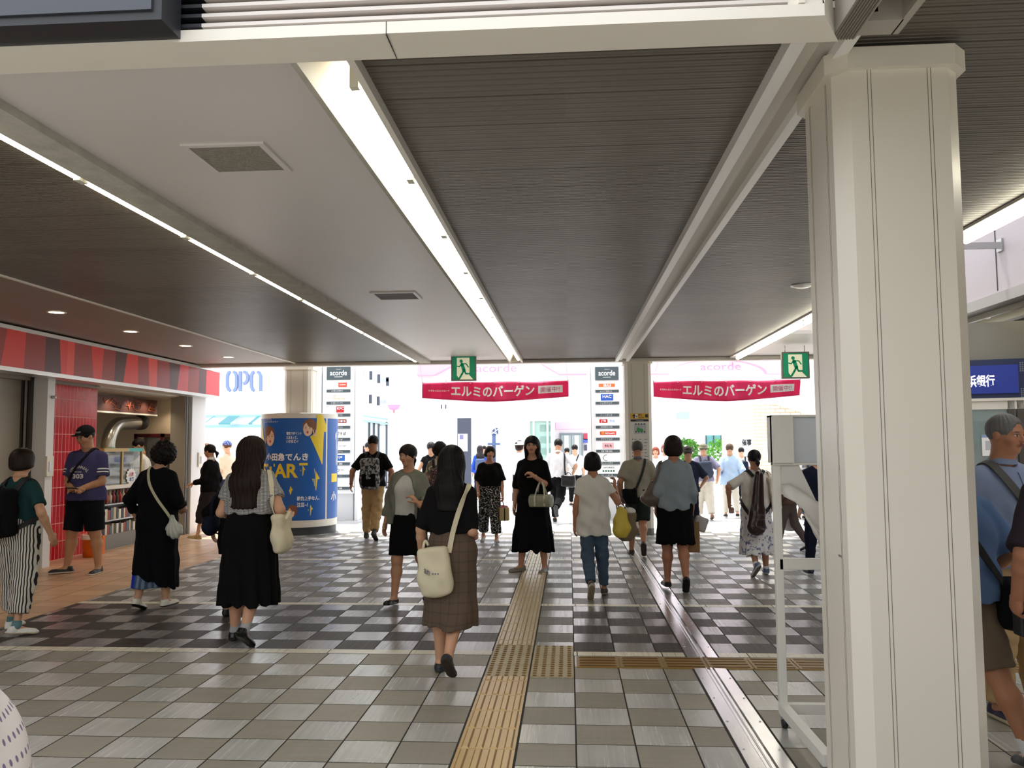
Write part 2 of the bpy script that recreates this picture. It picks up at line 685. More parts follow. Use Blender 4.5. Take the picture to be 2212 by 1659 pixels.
# middle slot: left wall of the recess, top, right white angle
b = MB()
b.box(XB0 - 0.025, XB0, 2.7, YH, ZB, 3.2, 1)
b.box(XB0, XB1, 2.7, YH, 3.10, 3.14, 0)
b.box(XB1, XB1 + 0.028, 2.7, YH, ZB + 0.005, 3.2, 0)
b.add([(XB0, 2.7, ZB), (XB0, YH, ZB), (XB0 + 0.075, YH, 3.1), (XB0 + 0.075, 2.7, 3.1)], [(0, 1, 2, 3)], 0)
struct('trim_11', b, [m_white, m_rough])
# right beam with two lips and a shallow trough
b = MB()
b.box(XC0, XC0 + 0.055, 2.7, YH, ZB, 3.1, 1)
b.box(XC1 - 0.045, XC1, 2.7, YH, ZB, 3.1, 1)
b.box(XC0 + 0.055, XC1 - 0.045, 2.7, YH, ZC - 0.012, 3.1)
b.box(XC0 + 0.055, XC0 + 0.115, 2.7, YH, ZC - 0.035, 3.1)
struct('trim_12', b, [m_beam, mat('bright_lip', (236, 234, 230), .35)])
# edge of the light well
b = MB()
b.box(XD, XD + 0.14, -6, YH, ZC - 0.02, 3.6)
struct('trim_13', b, m_white)
struct('ceiling', MB().box(XD + 0.14, 4.2, 11.4, YH, 3.0, 3.05), m_panel)
# far header
b = MB()
b.box(-10, 9, YH, YH + 0.16, ZB, 3.6)
b.box(-10, 9, YH - 0.03, YH, ZB + 0.012, ZB + 0.05)
struct('trim_14', b, m_beam)

# light well: white upper wall on the right
b = MB()
XW = 4.2
b.box(XW, XW + 0.2, -6, YH + 0.1, 2.96, 5.2, 0)
yv = -5.0
while yv < 14:
    b.box(XW - 0.004, XW, yv, yv + 0.014, 2.99, 5.2, 1)
    yv += 1.21
b.box(XW - 0.03, XW + 0.12, -6, YH, 2.86, 2.965, 2)
struct('wall_right', b, [mat('white_clad', (166, 157, 162), 0.5), m_seam, mat('grey_trim', (150, 146, 144), 0.5)])
bk = thing('wall_bracket', 'grey steel arm sticking out of the white wall in the light well', 'bracket', (XW, 5.6, 3.32))
p1 = atX(2162, 530, XW)
MB().box(p1[0] - 1.3, p1[0], p1[1] - 0.02, p1[1] + 0.02, p1[2] - 0.03, p1[2] + 0.03).build('arm', m_alu, bk)
MB().box(p1[0] - 0.02, p1[0], p1[1] - 0.05, p1[1] + 0.05, p1[2] - 0.06, p1[2] + 0.06).build('base_plate', m_alu, bk)
bk.location = (XW, p1[1], p1[2])
for c in bk.children:
    for vtx in c.data.vertices:
        vtx.co -= Vector((0, p1[1] - 5.6, p1[2] - 3.32))
ribbed('ceiling', XW + 0.12, 9.0, -6, YH, z=2.95)
b = MB()
b.box(XW + 0.12, XW + 0.16, -6, YH, 2.80, 2.95, 0)
b.box(4.62, 4.72, -6, YH, 2.80, 2.95, 0)
b.box(5.0, 5.12, -6, YH, 2.74, 2.95, 1)
struct('trim_15', b, [mat('bronze_trim', (86, 80, 66), 0.4), mat('grey_frame', (112, 110, 104), 0.45)])

# front fascia overhead with ventilation louvres
FY, FYB, FZ = 2.585, 2.755, 2.865
FX = 0.872
b = MB()
b.prism([(-4, FY, FZ), (-4, FYB, FZ - 0.004), (-4, FYB, 3.3), (-4, FY + 0.05, 3.3), (-4, FY + 0.05, FZ + 0.045), (-4, FY, FZ + 0.04)], (FX + 4 - 0.05, 0, 0), 0)
b.add([(FX - 0.05, FY, FZ), (FX - 0.05, FY, FZ + 0.04), (FX + 0.045, FYB, 3.3), (FX + 0.045, FYB, FZ - 0.004), (FX - 0.05, FYB, FZ - 0.004), (FX - 0.05, FYB, 3.3)],
      [(0, 3, 4), (0, 1, 2, 3), (1, 5, 2)], 0)
xs = atY(834, 100, FY)[0]
b.box(xs - 0.001, xs + 0.0015, FY - 0.0008, FYB, FZ - 0.0055, FZ + 0.041, 1)
struct('trim_16', b, [m_white, m_seam])
xl0, xl1, xl2 = -3.2, atY(432, 40, FY)[0], atY(1705, 20, FY)[0]
for nm, (xa, xb), mm, lab in (('louver_grille', (xl1, xl2), mat('louver_white', (214, 206, 202), 0.45), 'white ventilation louvre above the front fascia'),
                              ('louver_grille', (xl0, xl1), m_dark, 'black ventilation louvre beside the dark box above the fascia')):
    lv = MB()
    zz = FZ + 0.055
    for k in range(14):
        lv.add([(xa, FY + 0.012, zz), (xb, FY + 0.012, zz), (xb, FY + 0.012, zz + 0.012), (xa, FY + 0.012, zz + 0.012),
                (xb, FY + 0.05, zz + 0.034), (xa, FY + 0.05, zz + 0.034), (xa, FY + 0.05, zz), (xb, FY + 0.05, zz)],
               [(0, 1, 2, 3), (3, 2, 4, 5), (1, 0, 6, 7)], 0)
        zz += 0.034
    o = lv.build(nm, mm)
    tag(o, lab, 'louver')
b = MB()
b.box(xl2, FX - 0.05, FY + 0.015, FY + 0.06, FZ + 0.04, 3.5)
b.box(xl2 + 0.03, xl2 + 0.05, FY + 0.0, FY + 0.02, FZ + 0.045, 3.5)
struct('wall_front', MB().box(-10, FX, FY + 0.055, FYB - 0.02, 3.2, 7.0), m_beam)
struct('trim_17', b, m_white)
bx = MB()
q = atY(352, 45, FY - 0.12)
bx.box(-3.2, q[0], FY - 0.13, FY + 0.0, q[2], q[2] + 0.5, 0)
bx.box(-3.2, q[0] - 0.03, FY - 0.14, FY - 0.12, q[2] + 0.03, q[2] + 0.47, 1)
o = bx.build('sign_box', [m_dark, mat('slate_panel', (62, 66, 76), 0.35)])
tag(o, 'dark slate box hung against the black louvre at the top left corner', 'box')
# shutter box running back over the rail on the right
b = MB()
b.box(FX + 0.02, FX + 0.10, -3, FYB, 2.868, 3.25, 0)
for k in range(8):
    b.box(FX + 0.022 + k * 0.0095, FX + 0.027 + k * 0.0095, -3, FYB - 0.002, 2.864, 2.869, 1)
b.box(FX + 0.10, FX + 0.24, 2.70, 2.80, 2.9, 3.25, 0)
b.box(FX + 0.235, FX + 0.26, -3, 2.80, 2.9, 3.25, 0)
b.box(FX + 0.10, FX + 0.24, -3, 2.80, 3.05, 3.25, 0)
struct('trim_18', b, [mat('grey_beam', (164, 158, 148), 0.5), mat('grey_groove', (120, 116, 108), 0.6)])


def octo(x0, x1, y0, y1, c):
    return [(x0 + c, y0), (x1 - c, y0), (x1, y0 + c), (x1, y1 - c), (x1 - c, y1), (x0 + c, y1), (x0, y1 - c), (x0, y0 + c)]


def pillar(name, label, x0, x1, y0, y1, top, base=True, c=0.052, z0=0.0):
    root = thing(name, label, 'pillar', ((x0 + x1) / 2, (y0 + y1) / 2, z0))
    p = MB()
    P = octo(x0, x1, y0, y1, c)
    p.prism([(a, b_, z0) for a, b_ in P], (0, 0, top - z0), 0)
    p.build('shaft', m_cream_paint, root)
    g = MB()
    for fx in (0.075, 0.09, 0.332, 0.347):
        xx = x0 + c + (x1 - x0 - 2 * c) * fx / 0.42
        g.box(xx - 0.0011, xx + 0.0011, y0 - 0.0006, y0 + 0.002, z0, top - 0.01)
        yy = y0 + c + (y1 - y0 - 2 * c) * fx / 0.42
        for xf in (x0, x1):
            g.box(xf - 0.0006, xf + 0.0006, yy - 0.0011, yy + 0.0011, z0, top - 0.01)
    g.build('panel_joint', mat('joint_line', (112, 104, 94), .8), root)
    k = MB()
    e = 0.028
    Q = octo(x0 - e, x1 + e, y0 - e, y1 + e, c + 0.012)
    k.prism([(a, b_, top - 0.062) for a, b_ in Q], (0, 0, 0.075), 0)
    k.build('capital', m_cream_paint, root)
    if base:
        s_ = MB()
        Q = octo(x0 - 0.004, x1 + 0.004, y0 - 0.004, y1 + 0.004, c)
        s_.prism([(a, b_, 0.0) for a, b_ in Q], (0, 0, 0.11), 0)
        s_.build('skirting', mat('grey_skirting', (118, 114, 108), 0.5), root)
    return root


pil_near = pillar('pillar', 'large cream panelled pillar in the right foreground', 0.99, 1.441, 3.02, 3.46, 2.94, base=False)
pil_mid = pillar('pillar', 'cream pillar with a yellow exit notice beside the acorde directory', 0.96, 1.41, 14.2, 14.64, 2.96)
pil_ad = pillar('pillar', 'cream pillar rising out of the blue round advertising drum', -5.09, -4.60, 14.5, 14.95, 2.96, base=False, z0=2.085)

# scuffs on the near pillar
sc = MB()
for (u, v, w, h) in ((1815, 1201, 12, 2.2), (1847, 1207, 9, 4), (1856, 1221, 9, 2.5), (1828, 1203, 4, 2)):
    a = atX(u, v, 0.99) if u < 1825 else atY(u, v, 3.045)
    if u < 1825:
        sc.obox(a - np.array((0.0006, 0, 0)), (0.0004, 0, 0), (0, 0.018, 0), (0, 0.002, 0.004))
sc.build('scuff_mark', mat('grey_scuff', (120, 116, 112), 0.8), pil_near)

# fluorescent tubes
m_tube = mat('lit_tube', (255, 250, 232), 0.4, emit=11.0, ecol=(255, 250, 228))
m_cap = mat('tube_socket', (206, 204, 190), 0.5)


def tube_row(x, z, y0, y1, n, label, group, r=0.019):
    step = (y1 - y0) / n
    proto = None
    for k in range(n):
        ya = y0 + k * step
        if proto is None:
            root = thing('fluorescent_tube', label, 'tube light', (x, ya, z), group=group)
            d = step
            MB().tube([(x, ya + 0.035, z), (x, ya + d - 0.035, z)], r, 10).build('glass_tube', m_tube, root)
            for q in (0.0, d - 0.04):
                MB().box(x - 0.017, x + 0.017, ya + q + 0.002, ya + q + 0.038, z - 0.024, z + 0.06).build('socket', m_cap, root)
            proto = root
        else:
            c = proto.copy()
            COL.objects.link(c)
            c.location = (x, ya, z)
            for ch in proto.children:
                e = ch.copy()
                COL.objects.link(e)
                e.parent = c
    return proto


tube_row(XA0 - 0.035, ZB + 0.03, 2.95, 13.9, 9, 'lit fluorescent tube in the left ceiling row beside the rough grey beam', 'tubes of the left ceiling row', 0.022)
tube_row(XB1 - 0.035, ZB + 0.035, 3.14, 13.9, 9, 'lit fluorescent tube in the middle ceiling row along the slot of the white panel', 'tubes of the middle ceiling row', 0.024)
tube_row(XD + 0.06, ZC - 0.06, 2.0, 13.8, 9, 'lit fluorescent tube in the right ceiling row on the edge of the light well', 'tubes of the right ceiling row', 0.03)
tube_row(4.42, 2.84, 3.0, 11.4, 7, 'lit fluorescent tube under the bronze soffit by the bank front', 'tubes before the bank', 0.016)
struct('trim_19', MB().box(XA0 - 0.075, XA0, 2.75, YH, ZB + 0.07, ZC + 0.05), m_white)

# ceiling vents in the white panel
m_vent = mat('vent_mesh', (150, 144, 132), 0.6)


def vent(cs, lab, m_in):
    P = [G(u, v, ZC) for u, v in cs]
    x0, x1 = min(p[0] for p in P), max(p[0] for p in P)
    y0, y1 = min(p[1] for p in P), max(p[1] for p in P)
    root = thing('ceiling_vent', lab, 'vent', ((x0 + x1) / 2, (y0 + y1) / 2, ZC))
    f = MB()
    w = 0.03
    for a in ((x0, x1, y0, y0 + w), (x0, x1, y1 - w, y1), (x0, x0 + w, y0 + w, y1 - w), (x1 - w, x1, y0 + w, y1 - w)):
        f.box(*a, ZC - 0.012, ZC - 0.0005)
    f.build('frame', m_panel, root)
    s_ = MB()
    n = 22
    s_.box(x0 + w, x1 - w, y0 + w, y1 - w, ZC - 0.002, ZC - 0.0005, 1)
    for k in range(n):
        ya = y0 + w + (y1 - y0 - 2 * w) * k / n
        s_.box(x0 + w, x1 - w, ya, ya + (y1 - y0 - 2 * w) / n * 0.6, ZC - 0.009, ZC - 0.002, 0)
    s_.build('grille', [m_in, m_seam], root)


vent([(388, 311), (565, 307), (632, 368), (473, 370)], 'large square air vent in the white ceiling panel, nearer one', m_vent)
vent([(798, 631), (898, 630), (910, 645), (823, 646)], 'smaller dark air vent in the white ceiling panel, farther one', mat('vent_dark', (96, 92, 88), 0.6))

# recessed downlights along the shop soffit
m_dl = mat('downlight_glow', (255, 244, 222), 0.4, emit=9.0, ecol=(255, 236, 205))
proto = None
for (u, v) in ((122, 675), (282, 716.5), (400, 747), (493, 771.5), (60, 655)):
    p = G(u, v, ZC - 0.004)
    if u == 60:
        p = np.array((-5.93, 6.2, ZC - 0.004))
    if proto is None:
        root = thing('downlight', 'round recessed downlight in the brown soffit along the red shop sign', 'downlight', p, group='soffit downlights')
        MB().lathe(p, [(0.075, 0.0), (0.085, -0.004), (0.098, -0.003), (0.1, 0.003)], 24).build('ring', m_white, root)
        MB().disc((p[0], p[1], p[2] + 0.0005), 0.078, 24, 0, (0, 0, -1)).build('lamp_lens', m_dl, root)
        proto = root
    else:
        c = proto.copy()
        COL.objects.link(c)
        c.location = tuple(p)
        for ch in proto.children:
            e = ch.copy()
            COL.objects.link(e)
            e.parent = c
p = G(1733, 617, ZC - 0.004)
root = thing('downlight', 'round flush lamp in the ribbed ceiling left of the near pillar', 'downlight', p)
MB().lathe(p, [(0.0, -0.02), (0.06, -0.018), (0.085, -0.006), (0.09, 0.003)], 24).build('diffuser', mat('white_lens', (235, 232, 225), 0.3), root)
MB().lathe(p, [(0.088, 0.003), (0.09, -0.006), (0.105, -0.004), (0.106, 0.003)], 24).build('ring', m_alu, root)

for o_ in [o for o in bpy.data.objects if o.name.startswith('downlight') and o.type == 'EMPTY' and o.get('group') == 'soffit downlights']:
    ld = bpy.data.lights.new('downlight_beam', 'SPOT')
    ld.energy = 30
    ld.color = (1.0, .86, .70)
    ld.spot_size = 2.5
    ld.spot_blend = .8
    ld.shadow_soft_size = .07
    lo = bpy.data.objects.new('downlight_beam', ld)
    COL.objects.link(lo)
    lo.parent = o_
    lo.location = (0, 0, -.03)

# enclosing walls out of view; the back one added to limit the brightness
struct('wall_back', MB().box(-14, 12, -10.2, -10, 0, 7), mat('court_wall', (170, 166, 160), 0.7))  # added unseen wall to limit the brightness, not a real court wall
struct('wall_far_right', MB().box(8.0, 8.2, -10, 16, 0, 3.4), mat('side_wall', (150, 146, 140), 0.7))
struct('wall_left', MB().box(-9.2, -9.0, -10, 6.0, 0, 3.4), mat('side_wall', (150, 146, 140), 0.7))
# ================================================================== signs inside
m_green = mat('exit_green', (10, 142, 98), 0.4, emit=0.25, ecol=(10, 142, 98))
m_exitw = mat('exit_cream', (240, 238, 205), 0.4, emit=0.35, ecol=(240, 238, 205))
m_signf = mat('sign_frame', (120, 120, 112), 0.45, metal=0.4)


def exit_sign(cx_px, top_px, bot_px, w_px, Y, label):
    c0, c1 = atY(cx_px - w_px / 2, bot_px, Y), atY(cx_px + w_px / 2, top_px, Y)
    x0, x1, z0, z1 = c0[0], c1[0], c0[2], c1[2]
    w, h = x1 - x0, z1 - z0
    root = thing('exit_sign', label, 'exit sign', ((x0 + x1) / 2, Y, z0))
    f = MB()
    f.box(x0, x1, Y, Y + 0.07, z0, z1)
    f.build('case', m_signf, root, bevel=0.004)
    b = 0.022
    g = MB()
    g.box(x0 + b, x1 - b, Y - 0.003, Y + 0.001, z0 + b, z1 - b)
    g.build('panel', m_green, root)

    def P(u, v, l=0.005):
        return (x0 + b + (w - 2 * b) * u, Y - l, z0 + b + (h - 2 * b) * v)

    d = MB()
    d.prism([P(.2, .95, .004), P(.2, .18, .004), P(.335, .0, .004), P(.93, .0, .004), P(.76, .18, .004), P(.76, .95, .004)], (0, -0.001, 0))
    d.build('doorway', m_exitw, root)
    r = MB()

    def limb(pts, wd):
        for (a, c) in zip(pts[:-1], pts[1:]):
            a, c = np.array(a), np.array(c)
            t = (c - a) / np.linalg.norm(c - a)
            n = np.array((-t[1], t[0])) * wd / 2
            q = [a + n, a - n, c - n, c + n]
            r.prism([P(x_, y_, .0065) for x_, y_ in q], (0, -0.001, 0))
        for p in pts:
            r.prism([P(p[0] + wd / 2 * math.cos(k * math.pi / 6), p[1] + wd / 2 * math.sin(k * math.pi / 6), .0065) for k in range(12)], (0, -0.001, 0))

    hd = (.39, .80)
    r.prism([P(hd[0] + .075 * math.cos(k * math.pi / 8), hd[1] + .075 * math.sin(k * math.pi / 8), .0065) for k in range(16)], (0, -0.001, 0))
    limb([(.43, .66), (.52, .40)], .15)
    limb([(.41, .68), (.31, .56), (.22, .585)], .05)
    limb([(.47, .68), (.62, .68), (.71, .54)], .05)
    limb([(.50, .38), (.43, .24), (.32, .06)], .085)
    limb([(.54, .38), (.60, .25), (.80, .25)], .075)
    r.build('running_figure', m_green, root)
    k = MB()
    for xx in (x0 + 0.06, x1 - 0.06):
        k.tube([(xx, Y + 0.035, z1), (xx, Y + 0.035, ZC)], 0.006, 8)
    k.build('hanger', m_alu, root)
    return root


exit_sign(1001.5, 767, 823, 54, 13.5, 'green running man exit sign hanging above the left banner')
exit_sign(1719, 759.5, 818, 58, 12.6, 'green running man exit sign hanging left of the near pillar')

# banners
m_ban = bpy.data.materials.new('pink_banner')
m_ban.use_nodes = True
t = NT(m_ban)
x, y, z, v = t.obj()
st = t.m('PINGPONG', t.m('FLOOR', t.m('MULTIPLY', x, 5.2)), 1.0)
t.base(t.mix(st, L((234, 58, 118)), L((220, 46, 106))))
t.rough(0.55)
tl = t.node('ShaderNodeBsdfTranslucent')
tl.inputs['Color'].default_value = L((240, 84, 140))
mx_ = t.node('ShaderNodeMixShader')
mx_.inputs[0].default_value = 0.28
t.link(t.bsdf.outputs[0], mx_.inputs[1])
t.link(tl.outputs[0], mx_.inputs[2])
t.link(mx_.outputs[0], t.n['Material Output'].inputs['Surface'])
m_lw = mat('white_print', (250, 250, 250), 0.5)
m_pinkp = mat('pink_print', (206, 90, 130), 0.5)


def banner(ul, ur, vt, vb, vmid, Y, label):
    a, b_ = atY(ul, vt, Y), atY(ur, vt, Y)
    x0, x1, zt = a[0], b_[0], (a[2] + b_[2]) / 2
    zb, zm = atY(ul, vb, Y)[2], atY((ul + ur) / 2, vmid, Y)[2]
    root = thing('sale_banner', label, 'banner', ((x0 + x1) / 2, Y, zb))
    W = x1 - x0

    def shp(u, v):
        sag = (zb - zm) * (1 - abs(2 * u - 1) ** 1.3)
        zz = zb - sag + (zt - 0.006 * math.sin(u * 19) - zb + sag) * v
        yy = Y + 0.02 * math.sin(u * 21 + 2 * v) + 0.025 * math.sin(u * 8 - 3 * v)
        return np.array((x0 + W * u, yy, zz))

    nu, nv = 72, 8
    c = MB()
    vs_ = [shp(i / nu, j / nv) for j in range(nv + 1) for i in range(nu + 1)]
    fs = [(j * (nu + 1) + i, j * (nu + 1) + i + 1, (j + 1) * (nu + 1) + i + 1, (j + 1) * (nu + 1) + i) for j in range(nv) for i in range(nu)]
    c.add(vs_, fs, 0, True)
    o = c.build('cloth', m_ban, root)
    s_ = o.modifiers.new('thick', 'SOLIDIFY')
    s_.thickness = 0.004
    wrap = lambda p: shp(p[0], p[2]) + np.array((0, -0.012, 0))
    tx = MB()
    lettering(tx, 'エルミのバーゲン', (0.20, 0, 0.22), (1, 0, 0), (0, 0, 1), 0.57, 0.60, 0, 0.03, 0, wrap)
    lettering(tx, '新百合ヶ丘エルミロード', (0.045, 0, 0.45), (1, 0, 0), (0, 0, 1), 0.145, 0.12, 0, 0.03, 0, wrap)
    tx.add([shp(0.795 + 0.005 * 0 + 0.165 * (i / 12), j) + np.array((0, -0.008, 0)) for j in (0.30, 0.74) for i in range(13)],
           [(i, i + 1, 14 + i, 13 + i) for i in range(12)], 0)
    lettering(tx, '開催中!!', (0.812, 0, 0.36), (1, 0, 0), (0, 0, 1), 0.13, 0.31, 1, 0.0, 0, wrap)
    tx.build('lettering', [m_lw, m_pinkp], root)
    e = MB()
    for k in range(7):
        u = k / 6
        p = shp(min(max(u, 0.003), 0.997), 1.0)
        e.lathe((p[0], p[1] - 0.006, p[2] - 0.02), [(0.018, 0), (0.012, 0.004), (0, 0.004)], 10, 0)
        e.tube([p, (p[0], Y - 0.25 if 0 else p[1], p[2] + 0.05)], 0.004, 6)
    e.build('eyelet', m_alu, root)
    w_ = MB()
    for u, dx in ((0.0, 0.12), (1.0, -0.12)):
        p = shp(u, 1.0)
        w_.tube([p, (p[0] + dx * .4, 14.29, 2.96)], 0.004, 6)
    w_.tube([shp(0, 1) + (0, 0, .005), shp(1, 1) + (0, 0, .005)], 0.004, 6)
    w_.build('rope', m_lw, root)
    return root


banner(912, 1228, 825, 860, 868, 14.75, 'pink sale banner hanging left of the middle pillar')
banner(1411, 1728, 822.5, 857, 867, 14.75, 'pink sale banner hanging right of the middle pillar')

# information board strapped on the middle pillar
nb = thing('notice_board', 'yellow topped way out notice with a map on the middle pillar', 'notice', (1.185, 14.2, 0.0))
a, b_ = atY(1361, 900, 14.19), atY(1405, 1090, 14.19)
zt = a[2]
MB().box(a[0], b_[0], 14.165, 14.197, 0.75, zt + 0.06).build('board', mat('notice_white', (226, 224, 220), 0.4), nb)
y0 = 14.163
h1 = atY(1380, 913, 14.19)[2]
MB().box(a[0] - .002, b_[0] + .002, 14.16, 14.166, atY(1380, 905, 14.19)[2], zt + 0.055).build('exit_header', mat('way_yellow', (226, 176, 56), 0.4), nb)
zh = atY(1380, 905, 14.19)[2]
MB().box(a[0] + .005, b_[0] - .005, 14.161, 14.166, zh - 0.045, zh - 0.008).build('black_strip', m_dark, nb)
nmats = [m_dark, m_lw, mat('map_grey', (190, 192, 200), 0.5), mat('map_green', (60, 160, 90), 0.5), mat('print_grey', (110, 112, 116), 0.5)]
tx = MB()
W = b_[0] - a[0]
hh = zt + 0.055 - zh
ya = 14.158


def rect(mb, x0, x1, z0, z1, y, mi=0):
    return mb.quad((x0, y, z0), (x1, y, z0), (x1, y, z1), (x0, y, z1), mi)


xa = a[0]
tx.prism([(xa + .03, ya, zh + hh * .5), (xa + .065, ya, zh + hh * .9), (xa + .1, ya, zh + hh * .5), (xa + .075, ya, zh + hh * .5), (xa + .075, ya, zh + hh * .1),
          (xa + .055, ya, zh + hh * .1), (xa + .055, ya, zh + hh * .5)], (0, -.001, 0), 0)
tx.build('arrow', nmats, nb)
tx = MB()
lettering(tx, '南口', (xa + W * .44, ya, zh + hh * .5), (1, 0, 0), (0, 0, 1), W * .18, hh * .4, 0, 0.02, 0)
lettering(tx, 'South Exit', (xa + W * .44, ya, zh + hh * .1), (1, 0, 0), (0, 0, 1), W * .3, hh * .3, 0, 0.01, 0)
tx.build('exit_lettering', nmats, nb)
tx = MB()
rect(tx, xa + W * .26, xa + W * .4, zh + hh * .15, zh + hh * .85, ya, 1)
tx.prism([(xa + W * .29, ya - .001, zh + hh * .3), (xa + W * .37, ya - .001, zh + hh * .3), (xa + W * .37, ya - .001, zh + hh * .7)], (0, -.001, 0), 0)
tx.build('stairs_pictogram', nmats, nb)
tx = MB()
rect(tx, xa + W * .8, xa + W * .95, zh + hh * .25, zh + hh * .8, ya, 0)
tx.build('train_pictogram', nmats, nb)
tx = MB()
lettering(tx, 'バスのりば', (xa + W * .3, ya, zh - .038), (1, 0, 0), (0, 0, 1), W * .4, .02, 1, 0, 0)
tx.build('strip_lettering', nmats, nb)
tx = MB()
zm0, zm1 = atY(1380, 937, 14.19)[2], atY(1380, 915, 14.19)[2]
rect(tx, xa + W * .2, xa + W * .85, zm0, zm1, ya + .004, 2)
for k in range(4):
    for q in (0, 1):
        rect(tx, xa + W * (.27 + .15 * k), xa + W * (.33 + .15 * k), zm0 + .02 + q * .13, zm0 + .045 + q * .13, ya + .003, 0)
tx.prism([(xa + W * .34, ya + .002, zm0 + .035), (xa + W * .68, ya + .002, zm0 + .035), (xa + W * .68, ya + .002, zm0 + .08), (xa + W * .55, ya + .002, zm0 + .085),
          (xa + W * .4, ya + .002, zm0 + .11), (xa + W * .34, ya + .002, zm0 + .1)], (0, -.001, 0), 3)
tx.build('map', nmats, nb)
for k in range(9):
    tx = MB()
    zz = zm0 - .10 - k * .058
    rect(tx, xa + W * .08, xa + W * .12, zz, zz + .02, ya + .004, 0)
    for q in range(3):
        wv = .12 + .1 * rnd.random()
        rect(tx, xa + W * (.18 + .27 * q), xa + W * (.18 + .27 * q + wv), zz + .004, zz + .014, ya + .004, 4)
    tx.build('text_row', nmats, nb)


# ------------------------------------------------------------------ round advertising drum
AX, AYc, AR_ = -4.86, 14.73, 0.672
m_blue = mat('poster_blue', (20, 92, 176), 0.4)
m_yel = mat('poster_yellow', (238, 206, 52), 0.45)
zt, zb = atY(640, 893, 14.06)[2], 0.0
z_w0, z_w1 = atY(640, 1125, 14.06)[2], atY(640, 903, 14.06)[2]
ad = thing('advertising_drum', 'round blue advertising drum with yellow lightning bolts around a pillar', 'advertising pillar', (AX, AYc, 0))
d = MB()
d.lathe((AX, AYc, 0), [(AR_ + .004, zt), (AR_, zt + .01), (.2, zt + .01)], 64)
d.lathe((AX, AYc, 0), [(AR_, .135), (AR_, zt)], 64)
d.build('drum', m_white, ad)
MB().lathe((AX, AYc, 0), [(AR_ - .015, 0), (AR_ - .015, .135), (AR_, .135)], 64).build('plinth', mat('drum_plinth', (74, 76, 80), 0.45), ad)
# wrap: angle measured from the viewer-facing side
ang0 = math.atan2(0 - AYc, 0 - AX)   # direction to the camera


def wr(u, v, r=0.0):
    """u in metres along the arc (0 = facing the camera, + to the right), v = height"""
    an = ang0 + u / AR_
    return np.array((AX + (AR_ + r) * math.cos(an), AYc + (AR_ + r) * math.sin(an), v))


def wpatch(mb, u0, u1, v0, v1, r, mi=0, n=None):
    n = n or max(2, int(abs(u1 - u0) / 0.03))
    mb.add([wr(u0 + (u1 - u0) * i / n, v, r) for v in (v0, v1) for i in range(n + 1)], [(i, i + 1, n + 2 + i, n + 1 + i) for i in range(n)], mi)


def wpoly(mb, pts, r, mi=0):
    """polygon on the drum, cut into narrow strips so that it bends"""
    us = [p[0] for p in pts]
    u0, u1 = min(us), max(us)
    n = max(2, int((u1 - u0) / 0.012))

    def span(u):
        zz = []
        for (a, b_) in zip(pts, pts[1:] + pts[:1]):
            if (a[0] - u) * (b_[0] - u) <= 0 and a[0] != b_[0]:
                zz.append(a[1] + (b_[1] - a[1]) * (u - a[0]) / (b_[0] - a[0]))
        return sorted(zz)

    for i in range(n):
        ua, ub = u0 + (u1 - u0) * i / n, u0 + (u1 - u0) * (i + 1) / n
        e = (ub - ua) * .02
        A, B = span(ua + e), span(ub - e)
        if len(A) == len(B):
            for k in range(0, len(A) - 1, 2):
                mb.add([wr(ua, A[k], r), wr(ub, B[k], r), wr(ub, B[k + 1], r), wr(ua, A[k + 1], r)], [(0, 1, 2, 3)], mi)


def upx(u_px):
    """arc position for a column of the photo at the drum"""
    s_ = (u_px - 640.5) / 80.5
    return AR_ * math.asin(max(-1, min(1, s_)))


def vz(v_px):
    return zt + (z_w0 - z_w1) * (v_px - 893) / (1125 - 903)


po = MB()
ua, ub = upx(561.5), upx(694)
wpatch(po, -1.02, ub, z_w0, z_w1, .003, 0)
wpatch(po, upx(697.5), 1.9, z_w0, z_w1, .003, 0)
po.build('poster', m_blue, ad)
m_yel_ = m_yel
bo = MB()
wpoly(bo, [(upx(674), vz(895)), (upx(686), vz(895)), (upx(694), vz(918)), (upx(694), vz(933)), (upx(689), vz(933)), (upx(687), vz(1008)), (upx(661), vz(944)), (upx(674), vz(933))], .006)


def bolt(u, v, s_):
    pts = [(-.9, 2.2), (1.3, .1), (.25, .05), (.9, -2.4), (-1.6, -.35), (-.35, -.25)]
    pts = [(-.55, 2.4), (.75, .15), (.2, .1), (-.05, -2.4), (-.95, .25), (-.3, .2)]
    q = MB()
    wpoly(q, [(u + a * s_, v + b_ * s_) for a, b_ in pts], .006)
    q.build('lightning_bolt', m_yel, ad)


bolt(upx(675), vz(1038), .085)
bolt(upx(624.5), vz(1060), .042)
bolt(upx(664), vz(1103), .052)
bo.build('lightning_bolt', m_yel, ad)
bo = MB()
wpoly(bo, [(upx(562), vz(905)), (upx(563.5), vz(905)), (upx(571), vz(970)), (upx(562), vz(972))], .006)
bo.build('lightning_bolt', m_yel, ad)


def wtext(mb, s_, u0_px, u1_px, v0_px, v1_px, mi=0, bold=0.02, r=.007):
    mb, mm = MB(), mb
    u0, u1 = upx(u0_px), upx(u1_px)
    lettering(mb, s_, (0, 0, 0), (1, 0, 0), (0, 0, 1), 1, 1, mi, bold, 0,
              lambda p: wr(u0 + (u1 - u0) * p[0], vz(v1_px) + (vz(v0_px) - vz(v1_px)) * p[2], r))
    return mb.build('lettering', mm, ad)


